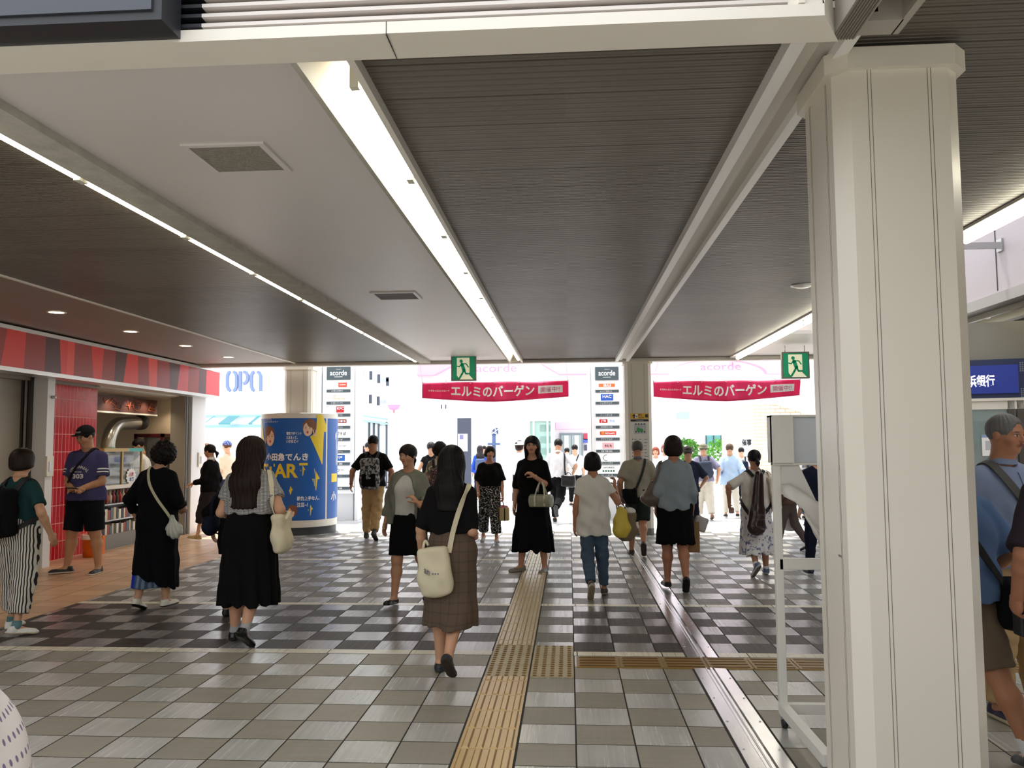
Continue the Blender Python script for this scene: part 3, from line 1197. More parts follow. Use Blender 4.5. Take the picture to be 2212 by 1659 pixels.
wtext(m_yel, 'STAR', 567, 638, 1002, 1033, 0, .03)
bolt(upx(648), vz(1017), .05)
bo = MB()
wpatch(bo, upx(640), upx(657), vz(1006), vz(1001), .006)
bo.build('letter_bar', m_yel, ad)
wtext(m_lw, '小田急でんき', 574, 658, 979, 996, 0, .03)
wtext(m_lw, '電気でポイント', 614, 644, 933, 940)
wtext(m_lw, 'たまるって、', 614, 636, 942, 949)
wtext(m_lw, 'いかほど~!', 614, 637, 950, 957)
wtext(m_lw, 'でんきだけに、', 569, 585, 902, 907, 0, .0)
wtext(m_lw, 'ビリビリきちゃう~!', 569, 596, 908, 913, 0, .0)
wtext(m_lw, '節約上手な人、', 636, 681, 1073, 1083)
wtext(m_lw, '注目~!', 636, 658, 1086, 1096)
wtext(m_lw, '小', 705.5, 716, 1066, 1089, 0, .03)
wtext(m_lw, 'でん', 714, 719, 925, 1010, 0, .03)
yb = MB()
wpatch(yb, upx(706), upx(718), vz(1045), vz(1026), .006)
yb.build('yellow_tag', m_yel, ad)
# printed faces: plain generic faces with brown bobs
m_skinp = mat('printed_skin', (236, 200, 176), 0.45)
m_hairp = mat('printed_hair', (132, 84, 62), 0.45)
m_lipp = mat('printed_lip', (196, 78, 82), 0.45)


def pface(uc, vc, s_, turn, hand=1):
    f = MB()
    u, v = upx(uc), vz(vc)

    def el(a, b_, ra, rb, n=22, rot=0.0):
        out = []
        for k in range(n):
            t_ = 2 * math.pi * k / n
            p, q = ra * math.cos(t_), rb * math.sin(t_)
            out.append((u + (a + p * math.cos(rot) - q * math.sin(rot)) * s_, v + (b_ + p * math.sin(rot) + q * math.cos(rot)) * s_))
        return out

    wpoly(f, el(-.12 * turn, .22, 1.02, 1.16), .006, 1)
    wpoly(f, el(.12 * turn, -.2, .70, 1.02), .008, 0)
    wpoly(f, el(-.42 * turn, .72, .72, .62, rot=.5 * turn), .0095, 1)
    for e in (-.27, .33):
        wpoly(f, el(.16 * turn + e, .02, .13, .06), .0105, 2)
        wpoly(f, el(.16 * turn + e, .22, .17, .035), .0105, 1)
    wpoly(f, el(.16 * turn, -.62, .17, .2), .0105, 3)
    wpoly(f, el(.15 * turn, -.28, .06, .1), .0100, 4)
    if hand:
        hx, hz = (-.95 * turn, -1.0)
        wpoly(f, el(hx, hz, .26, .3), .011, 0)
        for dx, an in ((-.13, .2), (.1, -.12)):
            wpoly(f, el(hx + dx - math.sin(an) * .45, hz + .5, .085, .38, rot=an), .0115, 0)
        for k in range(2):
            wpoly(f, el(hx - .08 + .16 * k, hz + .14, .08, .14), .012, 4)
    return f.build('printed_face', [m_skinp, m_hairp, m_dark, m_lipp, mat('printed_blush', (214, 160, 140), .5)], ad)


pface(580, 943, .135, 1)
pface(658, 925, .115, -1)
pface(626, 1106, .085, -1, 0)


# ------------------------------------------------------------------ mall directory boards outside
m_slate = mat('directory_slate', (72, 86, 92), 0.45)
m_lit = mat('directory_white', (246, 248, 248), 0.4, emit=0.25, ecol=(255, 255, 255))


def directory(ul, ur, Y, label, rows):
    x0, x1 = atY(ul, 900, Y)[0], atY(ur, 900, Y)[0]
    z1 = atY(ul, 793, Y)[2]
    root = thing('shop_directory', label, 'directory board', ((x0 + x1) / 2, Y, 0))
    W = x1 - x0
    f = MB()
    f.box(x0 - .09, x1 + .09, Y, Y + .35, .55, z1 + .06, 0)
    f.box(x0 - .16, x0 - .11, Y - .03, Y + .4, 0.0, z1 + .08, 0)
    f.box(x1 + .11, x1 + .17, Y - .03, Y + .4, 0.0, z1 + .08, 0)
    f.box(x0 - .06, x1 + .06, Y + .04, Y + .32, 0.0, .55, 1)
    f.build('cabinet', [mat('cabinet_white', (236, 238, 238), 0.45), mat('cabinet_base', (214, 216, 218), 0.5)], root)
    hd = MB()
    zh = z1 - .27
    hd.box(x0, x1, Y - .02, Y + .02, zh, z1)
    hd.build('header', m_slate, root)
    t_ = MB()
    lettering(t_, 'acorde', (x0 + W * .14, Y - .02, zh + .09), (1, 0, 0), (0, 0, 1), W * .72, .11, 0, .015)
    lettering(t_, 'shinyuri', (x0 + W * .4, Y - .02, zh + .21), (1, 0, 0), (0, 0, 1), W * .22, .02, 0, 0)
    rect(t_, x0 + W * .33, x0 + W * .67, zh + .055, zh + .065, Y - .022, 0)
    t_.build('header_lettering', m_lw, root)
    n = len(rows)
    zz = zh - .02
    rh = (zz - .62) / n
    for k, row in enumerate(rows):
        pn = MB()
        pn.box(x0, x1, Y - .02, Y + .01, zz - rh * .72, zz - .012, 0)
        pn.box(x0, x1, Y - .02, Y + .01, zz - rh + .012, zz - rh * .74, 1)
        o = pn.build('panel', [m_lit, m_slate], root)
        e = MB()
        lettering(e, row[0], (x0 + W * .2, Y - .02, zz - rh + .02), (1, 0, 0), (0, 0, 1), W * .5, rh * .14, 0, 0)
        mats_ = [m_lw]
        for (kind, a, b_, c_, d_, txt, colr) in row[1]:
            mm = mat('ink_%d_%d_%d' % colr, colr, 0.5)
            if mm not in mats_:
                mats_.append(mm)
            i = mats_.index(mm)
            X0, X1 = x0 + W * a, x0 + W * b_
            Z0, Z1 = zz - rh * .72 + rh * .70 * c_, zz - rh * .72 + rh * .70 * d_
            if kind == 'r':
                rect(e, X0, X1, Z0, Z1, Y - .0215 - .0005 * i, i)
            elif kind == 't':
                lettering(e, txt, (X0, Y - .0245, Z0), (1, 0, 0), (0, 0, 1), X1 - X0, Z1 - Z0, i, .02)
            elif kind == 'a':
                pts = [(X0 + (X1 - X0) * (.5 + .5 * math.cos(q * .35)), Y - .023, Z0 + (Z1 - Z0) * (.5 + .5 * math.sin(q * .35))) for q in range(4, 15)]
                e.tube(pts, .006, 5, i)
        e.build('panel_print', mats_, o)
        zz -= rh
    return root


WH, RD, BL, BK = (252, 252, 252), (200, 40, 44), (36, 84, 160), (40, 40, 44)
directory(1287, 1337.5, 17.0, 'tall white shop directory beside the middle pillar', [
    ('auショップ 新百合ヶ丘', [('r', .14, .84, .3, .72, '', (240, 116, 60)), ('t', .34, .66, .36, .66, 'au', WH)]),
    ('ハックドラッグ', [('r', .22, .76, .1, .9, '', (40, 92, 190)), ('t', .3, .68, .42, .78, 'HAC', WH)]),
    ('ハートダンス', []),
    ('JTB 新百合ヶ丘店', [('r', .15, .5, .3, .75, '', RD), ('t', .22, .43, .36, .68, 'JTB', WH), ('t', .56, .82, .4, .68, 'TRAVEL', (120, 160, 200))]),
    ('マクドナルド', [('r', .16, .86, .3, .74, '', (222, 66, 44)), ('t', .24, .34, .38, .66, 'm', (250, 200, 60)), ('t', .38, .8, .4, .62, "McDonald's", WH)]),
    ('甘味処', [('r', .26, .76, .1, .84, '', (246, 186, 192)), ('t', .36, .66, .3, .6, 'きむち', BK)]),
    ('カットハウス', [('a', .3, .56, .1, .8, '', BK)]),
    ('ワークス', [('t', .28, .76, .62, .82, 'WORKS', BK)] + [('r', .25 + .11 * q, .33 + .11 * q, .2, .42, '', (70, 110, 90)) for q in range(5)]),
    ('マップ', [('r', .3, .9, .2, .35, '', (60, 120, 190))])])
directory(705.5, 756.5, 17.0, 'tall white shop directory behind the blue advertising drum', [
    ('三菱UFJ銀行', [('r', .5, .86, .25, .8, '', (226, 76, 50)), ('t', .55, .82, .42, .62, 'UFJ BANK', WH)]),
    ('ミスタードーナツ', [('t', .4, .8, .2, .5, 'mister Donut', (214, 176, 120)), ('r', .28, .4, .2, .8, '', (214, 206, 190))]),
    ('ケンタッキーフライドチキン', [('r', .25, .75, .12, .85, '', RD), ('r', .25, .42, .12, .85, '', (240, 228, 220)), ('t', .46, .74, .45, .75, 'KFC', WH)]),
    ('はなまるうどん', [('r', .3, .86, .3, .75, '', (150, 60, 60)), ('t', .36, .82, .4, .66, 'るさ茶館', WH)]),
    ('箱根そば', [('t', .3, .84, .3, .7, '箱根そば', BK)]),
    ('サーティワンアイスクリーム', [('t', .3, .5, .35, .7, '31', (190, 110, 170)), ('t', .54, .86, .4, .6, 'ice cream', (150, 150, 160))]),
    ('大戸屋', [('r', .3, .8, .15, .85, '', (40, 104, 190)), ('t', .4, .7, .35, .7, '戸屋', WH)]),
    ('とりー', [('t', .3, .76, .3, .7, 'とりー', BK)]),
    ('駐車場', [])])

# ------------------------------------------------------------------ white sign stand by the near pillar
m_stand = mat('white_enamel', (226, 224, 216), 0.4, var=0.04, vscale=8)
sx, sy = 1.155, 4.42
s0 = G(1693, 1570)
sx, sy = s0[0], s0[1]
ztop = atY(1683, 897, sy)[2]
zp = atY(1690, 1000, sy)[2]
zr = atY(1690, 1218, sy)[2]
x2 = sx + 0.60
st = thing('sign_stand', 'white metal sign stand with a torn curling sheet left of the near pillar', 'sign stand', (sx, sy, 0))
fr = MB()
fr.box(sx - .021, sx + .021, sy - .02, sy + .02, .07, ztop)
fr.box(x2 - .021, x2 + .021, sy - .02, sy + .02, .07, ztop)
fr.box(sx, x2, sy - .02, sy + .02, .07, .125)
fr.box(sx, x2, sy - .02, sy + .02, zr - .03, zr + .03)
fr.bar((sx, sy, .098), (sx + .01, sy - .75, .098), .05, .055)
fr.bar((x2, sy, .098), (x2 + .01, sy - .75, .098), .05, .055)
fr.build('frame', m_stand, st, bevel=.003)
hb = MB()
hb.box(sx - .021, sx + .09, sy - .045, sy + .09, zp, ztop, 0)
hb.box(sx - .021, x2, sy - .03, sy + .09, ztop - .012, ztop, 0)
hb.box(sx - .021, x2, sy - .03, sy + .03, zp - .012, zp, 0)
hb.build('header_box', m_stand, st, bevel=.002)
MB().box(sx + .09, x2, sy - .005, sy + .005, zp, ztop - .012).build('frosted_panel', mat('frosted_acrylic', (206, 214, 222), 0.25, trans=0.35), st)
# torn, curling sheet
sh = MB()
nu, nv = 14, 22
pp = []
for j in range(nv + 1):
    v_ = j / nv
    for i in range(nu + 1):
        u_ = i / nu
        lean = v_ * v_
        xx = sx + .02 + (x2 - sx - .02) * max(u_, v_ * .72 if v_ > .12 else 0.0)
        zz = zp - .16 - (.02 if u_ > .1 else 0) - v_ * .62 + .05 * math.sin(u_ * 9 + 1.0) * (1 - v_)
        yy = sy - .03 - .10 * math.sin(v_ * 3.0) * (1 - u_) - .05 * math.sin(u_ * 6 + v_ * 3)
        pp.append((xx, yy, zz))
sh.add(pp, [(j * (nu + 1) + i, j * (nu + 1) + i + 1, (j + 1) * (nu + 1) + i + 1, (j + 1) * (nu + 1) + i) for j in range(nv) for i in range(nu)], 0, True)
sh.prism([(sx + .02, sy - .012, zp - .01), (sx + .12, sy - .016, zp - .01), (sx + .20, sy - .03, zp - .20), (sx + .02, sy - .02, zp - .17)], (0, .004, 0), 0)
o = sh.build('torn_sheet', mat('vinyl_sheet', (214, 211, 206), 0.35), st)
s_ = o.modifiers.new('thick', 'SOLIDIFY')
s_.thickness = .003
cs = MB()
for (xx, yy) in ((sx, sy - .02), (x2, sy - .02), (sx + .01, sy - .7), (x2 + .01, sy - .7)):
    w0 = MB()
    w0.tube([(xx - .012, yy, .03), (xx + .012, yy, .03)], .03, 14, 0)
    w0.box(xx - .02, xx + .02, yy - .018, yy + .018, .05, .072, 1)
    w0.build('caster', [m_dark, m_alu], st)

# ------------------------------------------------------------------ bank front on the far right
bkf = thing('bank_front', 'bank entrance with a blue sign at the right edge', 'shop front', (4.2, 8.6, 0))
Yb = 8.3
th = 0.30
ct, sn = math.cos(th), math.sin(th)
o0 = atY(2050, 900, Yb + .35)
EX, EN = np.array((ct, -sn, 0.0)), np.array((-sn, -ct, 0.0))
o0 = np.array((o0[0], o0[1], 0.0))


def bp(a, z, d=0.0):
    q = o0 + EX * a + EN * d
    return np.array((q[0], q[1], z))


def brect(mb, a0, a1, z0, z1, d, mi=0, t_=.04):
    c = (bp(a0, z0, d) + bp(a1, z1, d)) / 2 - EN * t_ / 2
    mb.obox(c, EX * (a1 - a0) / 2, EN * t_ / 2, np.array((0, 0, (z1 - z0) / 2)), mi)


def bz(v):
    # height for photo row at the sign
    p = o0 + EX * .5
    return atY(2130, v, p[1])[2]


f = MB()
brect(f, -.4, 2.4, bz(790), 2.72, -.06, 0, .1)
brect(f, -.4, 2.4, bz(866), bz(860), .02, 1, .2)
f.build('wall', [mat('bank_grey', (128, 124, 114), 0.5), m_white], bkf)
f = MB()
brect(f, -.3, 2.4, bz(862), bz(776), .0, 0, .12)
f.build('sign_band', mat('bank_mesh', (38, 48, 84), 0.4, metal=0.3), bkf)
f = MB()
brect(f, -.6, .62, bz(850), bz(789), .03, 0, .03)
f.build('sign_panel', mat('bank_blue', (16, 44, 140), 0.25, emit=0.12, ecol=(20, 60, 190)), bkf)
f = MB()
lettering(f, '横浜銀行', bp(.095, bz(836), .031), EX, (0, 0, 1), .32, bz(809) - bz(836), 0, .025, .004)
f.build('sign_lettering', mat('lit_white', (250, 250, 255), .4, emit=.5), bkf)
f = MB()
for r_ in range(5):
    for c_ in range(60):
        brect(f, .64 + c_ * .02, .652 + c_ * .02, bz(784) - r_ * .02 - .012, bz(784) - r_ * .02, .004, 0, .004)
        brect(f, .64 + c_ * .02, .652 + c_ * .02, bz(860) + r_ * .02, bz(860) + r_ * .02 + .012, .004, 0, .004)
f.build('perforation', mat('perf_light', (130, 136, 150), .5), bkf)
f = MB()
for a in (0.0, .52, .60, 1.6):
    brect(f, a, a + .06, 0, bz(866), 0, 0, .08)
brect(f, 0, 2.2, bz(884), bz(866), 0, 1, .08)
f.build('door_frame', [mat('bronze_frame', (70, 62, 54), .4), m_white], bkf)
f = MB()
brect(f, .06, .52, .05, bz(884), -.02, 0, .012)
brect(f, .66, 1.6, .05, bz(884), -.02, 0, .012)
f.build('glass_door', mat('bank_glass', (205, 222, 222), .06, trans=.75), bkf)
f = MB()
brect(f, .28, .46, bz(985), bz(940), .0, 0, .004)
brect(f, .28, .46, bz(945), bz(939), .002, 1, .004)
brect(f, .31, .43, bz(972), bz(952), .002, 2, .004)
f.build('poster', [m_lw, mat('pale_blue_print', (150, 170, 210), .5), mat('pale_grey_print', (196, 196, 204), .5)], bkf)
f = MB()
brect(f, -.4, 2.4, 0, 2.5, -.9, 0, .05)
brect(f, .0, .9, bz(962), bz(905), -.85, 1, .03)
f.build('inner_wall', [mat('bank_inner', (214, 220, 222), .6), mat('teal_print', (120, 176, 176), .5)], bkf)
# ================================================================== food shop on the left
SXW = -6.72       # line of the shop front
shop = thing('shop_sign', 'long red and dark striped sign band over the food stall', 'shop sign', (-6.5, 11, 2.43))
sgx = -6.5
sy0, sy1 = 4.0, 15.03
zb0, zb1 = 2.475, 2.915
f = MB()
f.box(sgx - .25, sgx, sy0, sy1, zb0, zb1)
f.build('core', mat('sign_core', (150, 36, 40), 0.5), shop)
stripes = MB()
m_st = [mat('stripe_red', (232, 60, 54), 0.32), mat('stripe_brown', (160, 54, 50), 0.32), mat('stripe_dark', (86, 42, 46), 0.32), mat('stripe_bright', (244, 84, 70), 0.32),
        mat('stripe_rose', (224, 66, 74), 0.32)]
# (photo x at top, photo x at bottom, colour) boundaries read along the band
bnd = [(-80, -95, 1), (14, 2, 0), (55, 52, 1), (98, 97, 2), (128, 133, 0), (146, 145, 3), (161, 160, 1), (197, 203, 0), (224, 221, 1), (250, 248, 2), (275, 268, 0),
       (298, 300, 1), (321, 324, 3), (340, 340, 1), (366, 368, 2), (390, 384, 4), (408, 407, 1), (431, 430, 2), (447, 446, 4), (476, 475, 4)]
yt = lambda u: atX(u, 760, sgx)[1]
for (a, b_) in zip(bnd[:-1], bnd[1:]):
    y0t, y0b, y1t, y1b = yt(a[0]), yt(a[1]), min(yt(b_[0]), sy1), min(yt(b_[1]), sy1)
    stripes.quad((sgx + .003, y0b, zb0), (sgx + .003, y1b, zb0), (sgx + .003, y1t, zb1), (sgx + .003, y0t, zb1), a[2])
stripes.quad((sgx + .003, sy0, zb0), (sgx + .003, yt(-95), zb0), (sgx + .003, yt(-80), zb1), (sgx + .003, sy0, zb1), 0)
stripes.build('striped_face', m_st, shop)
f = MB()
f.box(sgx - .26, sgx + .02, sy0, sy1 - .3, zb1, zb1 + .045)
f.box(sgx - .26, sgx + .015, sy0, sy1 - .1, zb0 - .05, zb0)
f.build('metal_edge', mat('bright_trim', (206, 206, 204), 0.3, metal=0.7), shop)

m_pier = mat('grey_render', (222, 222, 224), 0.6, var=.03, vscale=3)
m_shut = mat('shutter_grey', (150, 143, 131), 0.45)
m_track = mat('shutter_track', (52, 48, 44), 0.5)
yp0, yp1 = G(98, 1232)[1], 10.42
ya_ = atX(98, 1000, SXW)[1]
struct('wall_shop', MB().box(SXW - .35, SXW, ya_, 10.42, 0, 2.44), m_pier, bevel=.003)
# shutter recess left of the pier
b = MB()
b.box(SXW - .6, SXW - .32, 6.0, ya_, 0, 2.44, 0)
for k, uu in enumerate((48, 56, 64)):
    xk = atY(uu, 900, ya_ - .04)[0]
    b.box(xk - .014, xk + .018, ya_ - .06, ya_ - .001, 0, 2.44, 1 if k != 1 else 2)
struct('wall_shutter', b, [m_shut, m_track, m_alu])
struct('wall_shop', MB().box(-9.5, SXW - .2, 6.0, 15, 2.40, 2.98), m_shut)
# red tiled wall
m_red = bpy.data.materials.new('red_glazed_tile')
m_red.use_nodes = True
t = NT(m_red)
x, y, z, v = t.obj()
tw, thh = 0.082, 0.245
u, w = t.m('MULTIPLY', y, 1 / tw), t.m('MULTIPLY', z, 1 / thh)
cu, cw = t.m('FLOOR', u), t.m('FLOOR', w)
g = t.m('MINIMUM', t.m('ADD', t.m('LESS_THAN', t.m('SUBTRACT', u, cu), .09), t.m('LESS_THAN', t.m('SUBTRACT', w, cw), .035)), 1.0)
t.base(t.mix(g, t.mul(L((190, 22, 36)), t.m('MULTIPLY_ADD', t.white(t.xyz(cu, cw, 0.0)), .25, .86)), L((224, 160, 150))))
t.rough(t.m('MULTIPLY_ADD', g, .5, .18))
t.bump(t.m('MULTIPLY', g, -1.0), .4, .004)
RX = -7.02
yr1 = atX(208, 950, RX)[1]
struct('wall_tiled', MB().box(RX - .2, RX, 10.42, yr1, 0, 2.46), m_red)
m_scream = mat('stall_cream', (214, 196, 168), 0.6, var=.05, vscale=3)
yj0, yj1 = atX(396, 1000, SXW - .05)[1], 14.85
b = MB()
b.box(-9.3, -9.2, yr1 - .2, 14.8, 0, 2.5)
b.box(-9.3, SXW - .3, 14.8, 14.86, 0, 2.5)
b.box(-9.3, RX - .2, yr1 - .25, yr1 - .05, 0, 2.5)
struct('wall_stall', b, m_scream)
struct('ceiling_stall', MB().box(-9.3, SXW - .15, yr1 - .2, 14.8, 2.42, 2.46), mat('stall_ceiling', (222, 214, 200), .6))
b = MB()
b.box(SXW - .3, SXW - .03, yj0, yj0 + .6, 0, 2.44, 0)
for k in range(3):
    b.box(SXW - .045, SXW - .02, yj0 + .02 + .09 * k, yj0 + .07 + .09 * k, 0, 2.44, 1)
struct('wall_jamb', b, [m_shut, m_track])
yq = atX(413, 1000, SXW)[1]
struct('wall_end_pier', MB().box(SXW - .35, SXW, yq, 14.95, 0, 2.44), m_pier, bevel=.003)
yq2 = 14.95
# wall boxes
for (u, v, lab) in ((104, 1007, 'small white switch box on the grey pier beside the red tiles'), (430, 993, 'small white switch box on the far end pier of the stall')):
    p = atX(u, v, SXW)
    o = thing('switch_box', lab, 'switch box', p)
    MB().box(SXW, SXW + .03, p[1] - .07, p[1] + .07, p[2] - .13, p[2] + .13).build('cover', m_white, o, bevel=.004)
    MB().box(SXW + .03, SXW + .036, p[1] - .03, p[1] + .03, p[2] - .07, p[2] + .06).build('key_plate', m_alu, o)
p = atX(112, 858, SXW)
tag(MB().tube([p, p + (.05, 0, 0)], .02, 10).build('wall_hook', m_alu), 'small round steel hook high on the grey pier', 'hook')

# lights in the stall
for k, (u, v) in enumerate(((212, 842), (252, 847), (291, 852), (326, 856), (363, 860))):
    p = G(u, v, 2.415)
    if k == 0:
        root = thing('downlight', 'small warm downlight in the ceiling of the red tiled stall', 'downlight', p, group='stall downlights')
        MB().disc(p, .06, 18, 0, (0, 0, -1)).build('lamp_lens', m_dl, root)
        MB().lathe(p, [(.06, 0), (.07, -.004), (.078, .002)], 18).build('ring', m_white, root)
        proto = root
    else:
        c = proto.copy()
        COL.objects.link(c)
        c.location = tuple(p)
        for ch in proto.children:
            e = ch.copy()
            COL.objects.link(e)
            e.parent = c
    ld = bpy.data.lights.new('downlight_beam', 'SPOT')
    ld.energy = 9
    ld.color = (1.0, .84, .62)
    ld.spot_size = 2.2
    ld.spot_blend = .7
    ld.shadow_soft_size = .06
    lo = bpy.data.objects.new('downlight_beam', ld)
    COL.objects.link(lo)
    lo.location = (p[0], p[1], p[2] - .03)
    lo.parent = proto if k == 0 else c
    lo.location = (0, 0, -.03)

# brown menu board with chalk drawings
mx = -7.35
y0, y1 = atX(207, 880, mx)[1], min(atX(339, 890, mx)[1], 14.74)
zt, zb = atX(339, 865, mx)[2], atX(339, 896, mx)[2]
root = thing('menu_board', 'brown hanging board with orange chalk drawings above the stall counter', 'menu board', (mx, (y0 + y1) / 2, zb))
MB().box(mx - .05, mx, y0, y1, zb, zt).build('board', mat('chalk_brown', (84, 46, 38), .6), root)
MB().box(mx - .06, mx + .012, y0, y1, zb - .025, zb).build('edge', m_white, root)
ch = MB()
S_ = lambda a, b_: (mx + .006, y0 + (y1 - y0) * a, zb + (zt - zb) * b_)
for sh_ in ([(.1, .8), (.13, .5), (.18, .75)], [(.2, .5), (.25, .85), (.31, .6), (.28, .2), (.36, .15), (.38, .5), (.33, .55)], [(.22, .55), (.3, .35)], [(.47, .75), (.5, .2), (.53, .7)],
            [(.45, .45), (.56, .5)], [(.64 + .07 * math.cos(k * .5), .5 + .33 * math.sin(k * .5)) for k in range(14)], [(.62, .55), (.7, .6)], [(.84, .25), (.88, .75), (.96, .6), (.95, .2), (.84, .25)],
            [(.85, .45), (.96, .4)], [(.9, .75), (.9, .2)]):
    ch.tube([S_(*q) for q in sh_], .006, 5)
ch.build('chalk_drawing', mat('orange_chalk', (196, 96, 60), .8), root)

# exhaust duct
du = thing('exhaust_duct', 'bent silver exhaust duct rising behind the stall showcase', 'duct', (-7.45, 13.4, 1.5))
dx = -7.52
pa, pb, pc = atX(234, 965, dx), atX(262, 915, dx), atX(300, 913, dx)
pts = [(dx, pa[1] - .01, 1.45), (dx, pa[1], pa[2])]
for k in range(1, 9):
    a = math.pi / 2 * k / 9
    pts.append((dx, pa[1] + (pb[1] - pa[1]) * (1 - math.cos(a)), pa[2] + (pb[2] - pa[2]) * math.sin(a)))
pts.append(tuple(pb))
pts += [tuple(pb + (pc - pb) * q) for q in (.4, .8, 1.0)]
MB().tube(pts, [.11 + .003 * (k % 2) for k in range(len(pts))], 18).build('pipe', mat('duct_metal', (190, 186, 178), .25, metal=.9), du)
MB().tube([pc, pc + (pc - pb) * .2], .13, 18).build('end_sleeve', m_track, du)
MB().tube([pc - (0, .2, -.12), pc - (0, .2, -.5)], .008, 6).build('hanger', m_alu, du)

# drinks cabinet against the end wall
YC = 14.36
xa_, xb_ = atY(289, 960, YC)[0], atY(352, 960, YC)[0]
z1_ = atY(300, 937, YC)[2]
root = thing('drinks_cabinet', 'dark red glazed drinks cabinet at the back of the stall', 'cabinet', ((xa_ + xb_) / 2, YC + .2, 0))
m_mar = mat('maroon_frame', (84, 20, 30), .4)
f = MB()
for a in ((xa_, xa_ + .05), (xb_ - .05, xb_)):
    f.box(a[0], a[1], YC, YC + .05, .3, z1_)
    f.box(a[0], a[1], YC + .35, YC + .4, .3, z1_)
f.box(xa_, xb_, YC, YC + .4, z1_ - .06, z1_)
f.box(xa_, xb_, YC, YC + .4, 0, .36)
f.build('frame', m_mar, root)
MB().box(xa_ + .05, xb_ - .05, YC + .37, YC + .39, .36, z1_ - .06).build('back', mat('cabinet_back', (176, 164, 140), .6), root)
MB().box(xa_ + .05, xb_ - .05, YC + .02, YC + .028, .36, z1_ - .06).build('glass_door', mat('clear_glass', (235, 240, 238), .04, trans=.9), root)
MB().box(xa_ + .04, xb_ - .04, YC + .04, YC + .37, 1.30, 1.32).build('shelf', m_white, root)
for k in range(4):
    xk = xa_ + .11 + k * (xb_ - xa_ - .22) / 3
    bt = MB()
    bt.lathe((xk, YC + .18, 1.32), [(0, 0), (.04, 0), (.04, .14), (.018, .19), (.018, .23), (0, .23)], 14)
    tag(bt.build('bottle', mat('pale_bottle', (206, 208, 204), .2)), 'pale bottle on the shelf of the maroon drinks cabinet', 'bottle', 'bottles in the drinks cabinet')

# glass showcase on the counter
qx = -7.12
y0, y1 = atX(222, 1000, qx)[1], atX(306, 1000, qx)[1]
zt = atX(290, 968, qx)[2]
ztt = atX(290, 975, qx)[2]
root = thing('food_showcase', 'glass food showcase with a tan and turquoise top rail', 'showcase', (qx, (y0 + y1) / 2, 0))
ysp = atX(277, 970, qx)[1]
m_tan = mat('tan_rail', (200, 172, 110), .45)
m_tur = mat('turquoise_rail', (64, 182, 176), .4)
MB().box(qx - .62, qx + .02, y0, ysp, ztt, zt).build('top_rail', m_tan, root)
MB().box(qx - .62, qx + .02, ysp, y1, ztt, zt).build('top_rail', m_tur, root)
f = MB()
for yy in (y0, atX(262, 1000, qx)[1], y1 - .03):
    f = MB()
    f.box(qx - .02, qx + .015, yy, yy + .035, .951, ztt)
    f.build('post', m_tan, root)
MB().box(qx - .008, qx - .002, y0, y1, .95, ztt).build('front_glass', mat('clear_glass', (235, 240, 238), .04, trans=.9), root)
f = MB()
f.box(qx - .6, qx - .03, y0 + .02, y1 - .02, 1.18, 1.2)
f.box(qx - .62, qx - .6, y0, y1, .95, ztt)
f.build('shelf', mat('steel_shelf', (120, 120, 118), .4, metal=.5), root)
f = MB()
c0 = atX(283, 1029, qx + .01)
for k in range(20):
    a = 2 * math.pi * k / 20
pts = [(qx + .012, c0[1] + (.16 if k % 2 else .13) * math.cos(2 * math.pi * k / 28), c0[2] + (.14 if k % 2 else .115) * math.sin(2 * math.pi * k / 28)) for k in range(28)]
f.prism(pts, (.002, 0, 0), 0)
lettering(f, '人気', (qx + .015, c0[1] - .08, c0[2]), (0, 1, 0), (0, 0, 1), .15, .07, 1, .03)
lettering(f, '本格', (qx + .015, c0[1] - .06, c0[2] - .08), (0, 1, 0), (0, 0, 1), .15, .07, 2, .03)
f.build('burst_sticker', [m_lw, mat('sticker_red', (190, 40, 60), .5), mat('sticker_blue', (50, 80, 150), .5)], root)
f = MB()
for k in range(5):
    yy = y0 + .35 + k * .3
    if yy < y1 - .2:
        f.box(qx - .45, qx - .2, yy, yy + .2, 1.2, 1.36)
f.build('tray', mat('dark_tray', (70, 66, 62), .4), root)
# counter with goods
yc0, yc1 = yr1 + .0, 13.5
root = thing('stall_counter', 'low grey stall counter with open goods shelves under the showcase', 'counter', (-6.95, (yc0 + yc1) / 2, 0))
cxf = -6.93
f = MB()
f.box(-7.75, cxf, yc0 + .02, yc1, .0, .22, 0)
f.box(-7.75, cxf - .18, yc0 + .02, yc1, .22, .9, 0)
f.box(-7.75, cxf, yc0 + .02, yc1, .9, .95, 1)
f.build('body', [mat('counter_grey', (128, 128, 126), .45), m_white], root)
for zz in (.42, .66):
    MB().box(cxf - .2, cxf, yc0 + .02, yc1, zz, zz + .02).build('shelf', m_alu, root)
random.seed(3)
pal = [(40, 40, 44), (214, 206, 188), (150, 60, 50), (86, 110, 130), (196, 180, 150), (60, 70, 60), (226, 222, 214)]
for zz, hmx, grp, nm, lb, ct_ in ((.22, .17, 'boxed goods on the lowest counter shelf', 'snack_box', 'small upright boxed good on the lowest shelf of the stall counter', 'box'),
                             (.44, .19, 'packs on the middle counter shelf', 'snack_pack', 'small packed snack on the middle shelf of the stall counter', 'pack')):
    yy = yc0 + .10
    k = 0
    while yy < yc1 - .2:
        wv = rnd.uniform(.04, .075)
        bm_ = MB().box(cxf - .15, cxf - .02, yy, yy + wv, zz, zz + hmx * rnd.uniform(.75, 1))
        tag(bm_.build(nm, mat('goods_%d' % (k % 7), pal[k % 7], .5)), lb, ct_, grp)
        yy += wv + .012
        k += 1
yy = yc0 + .12
k = 0
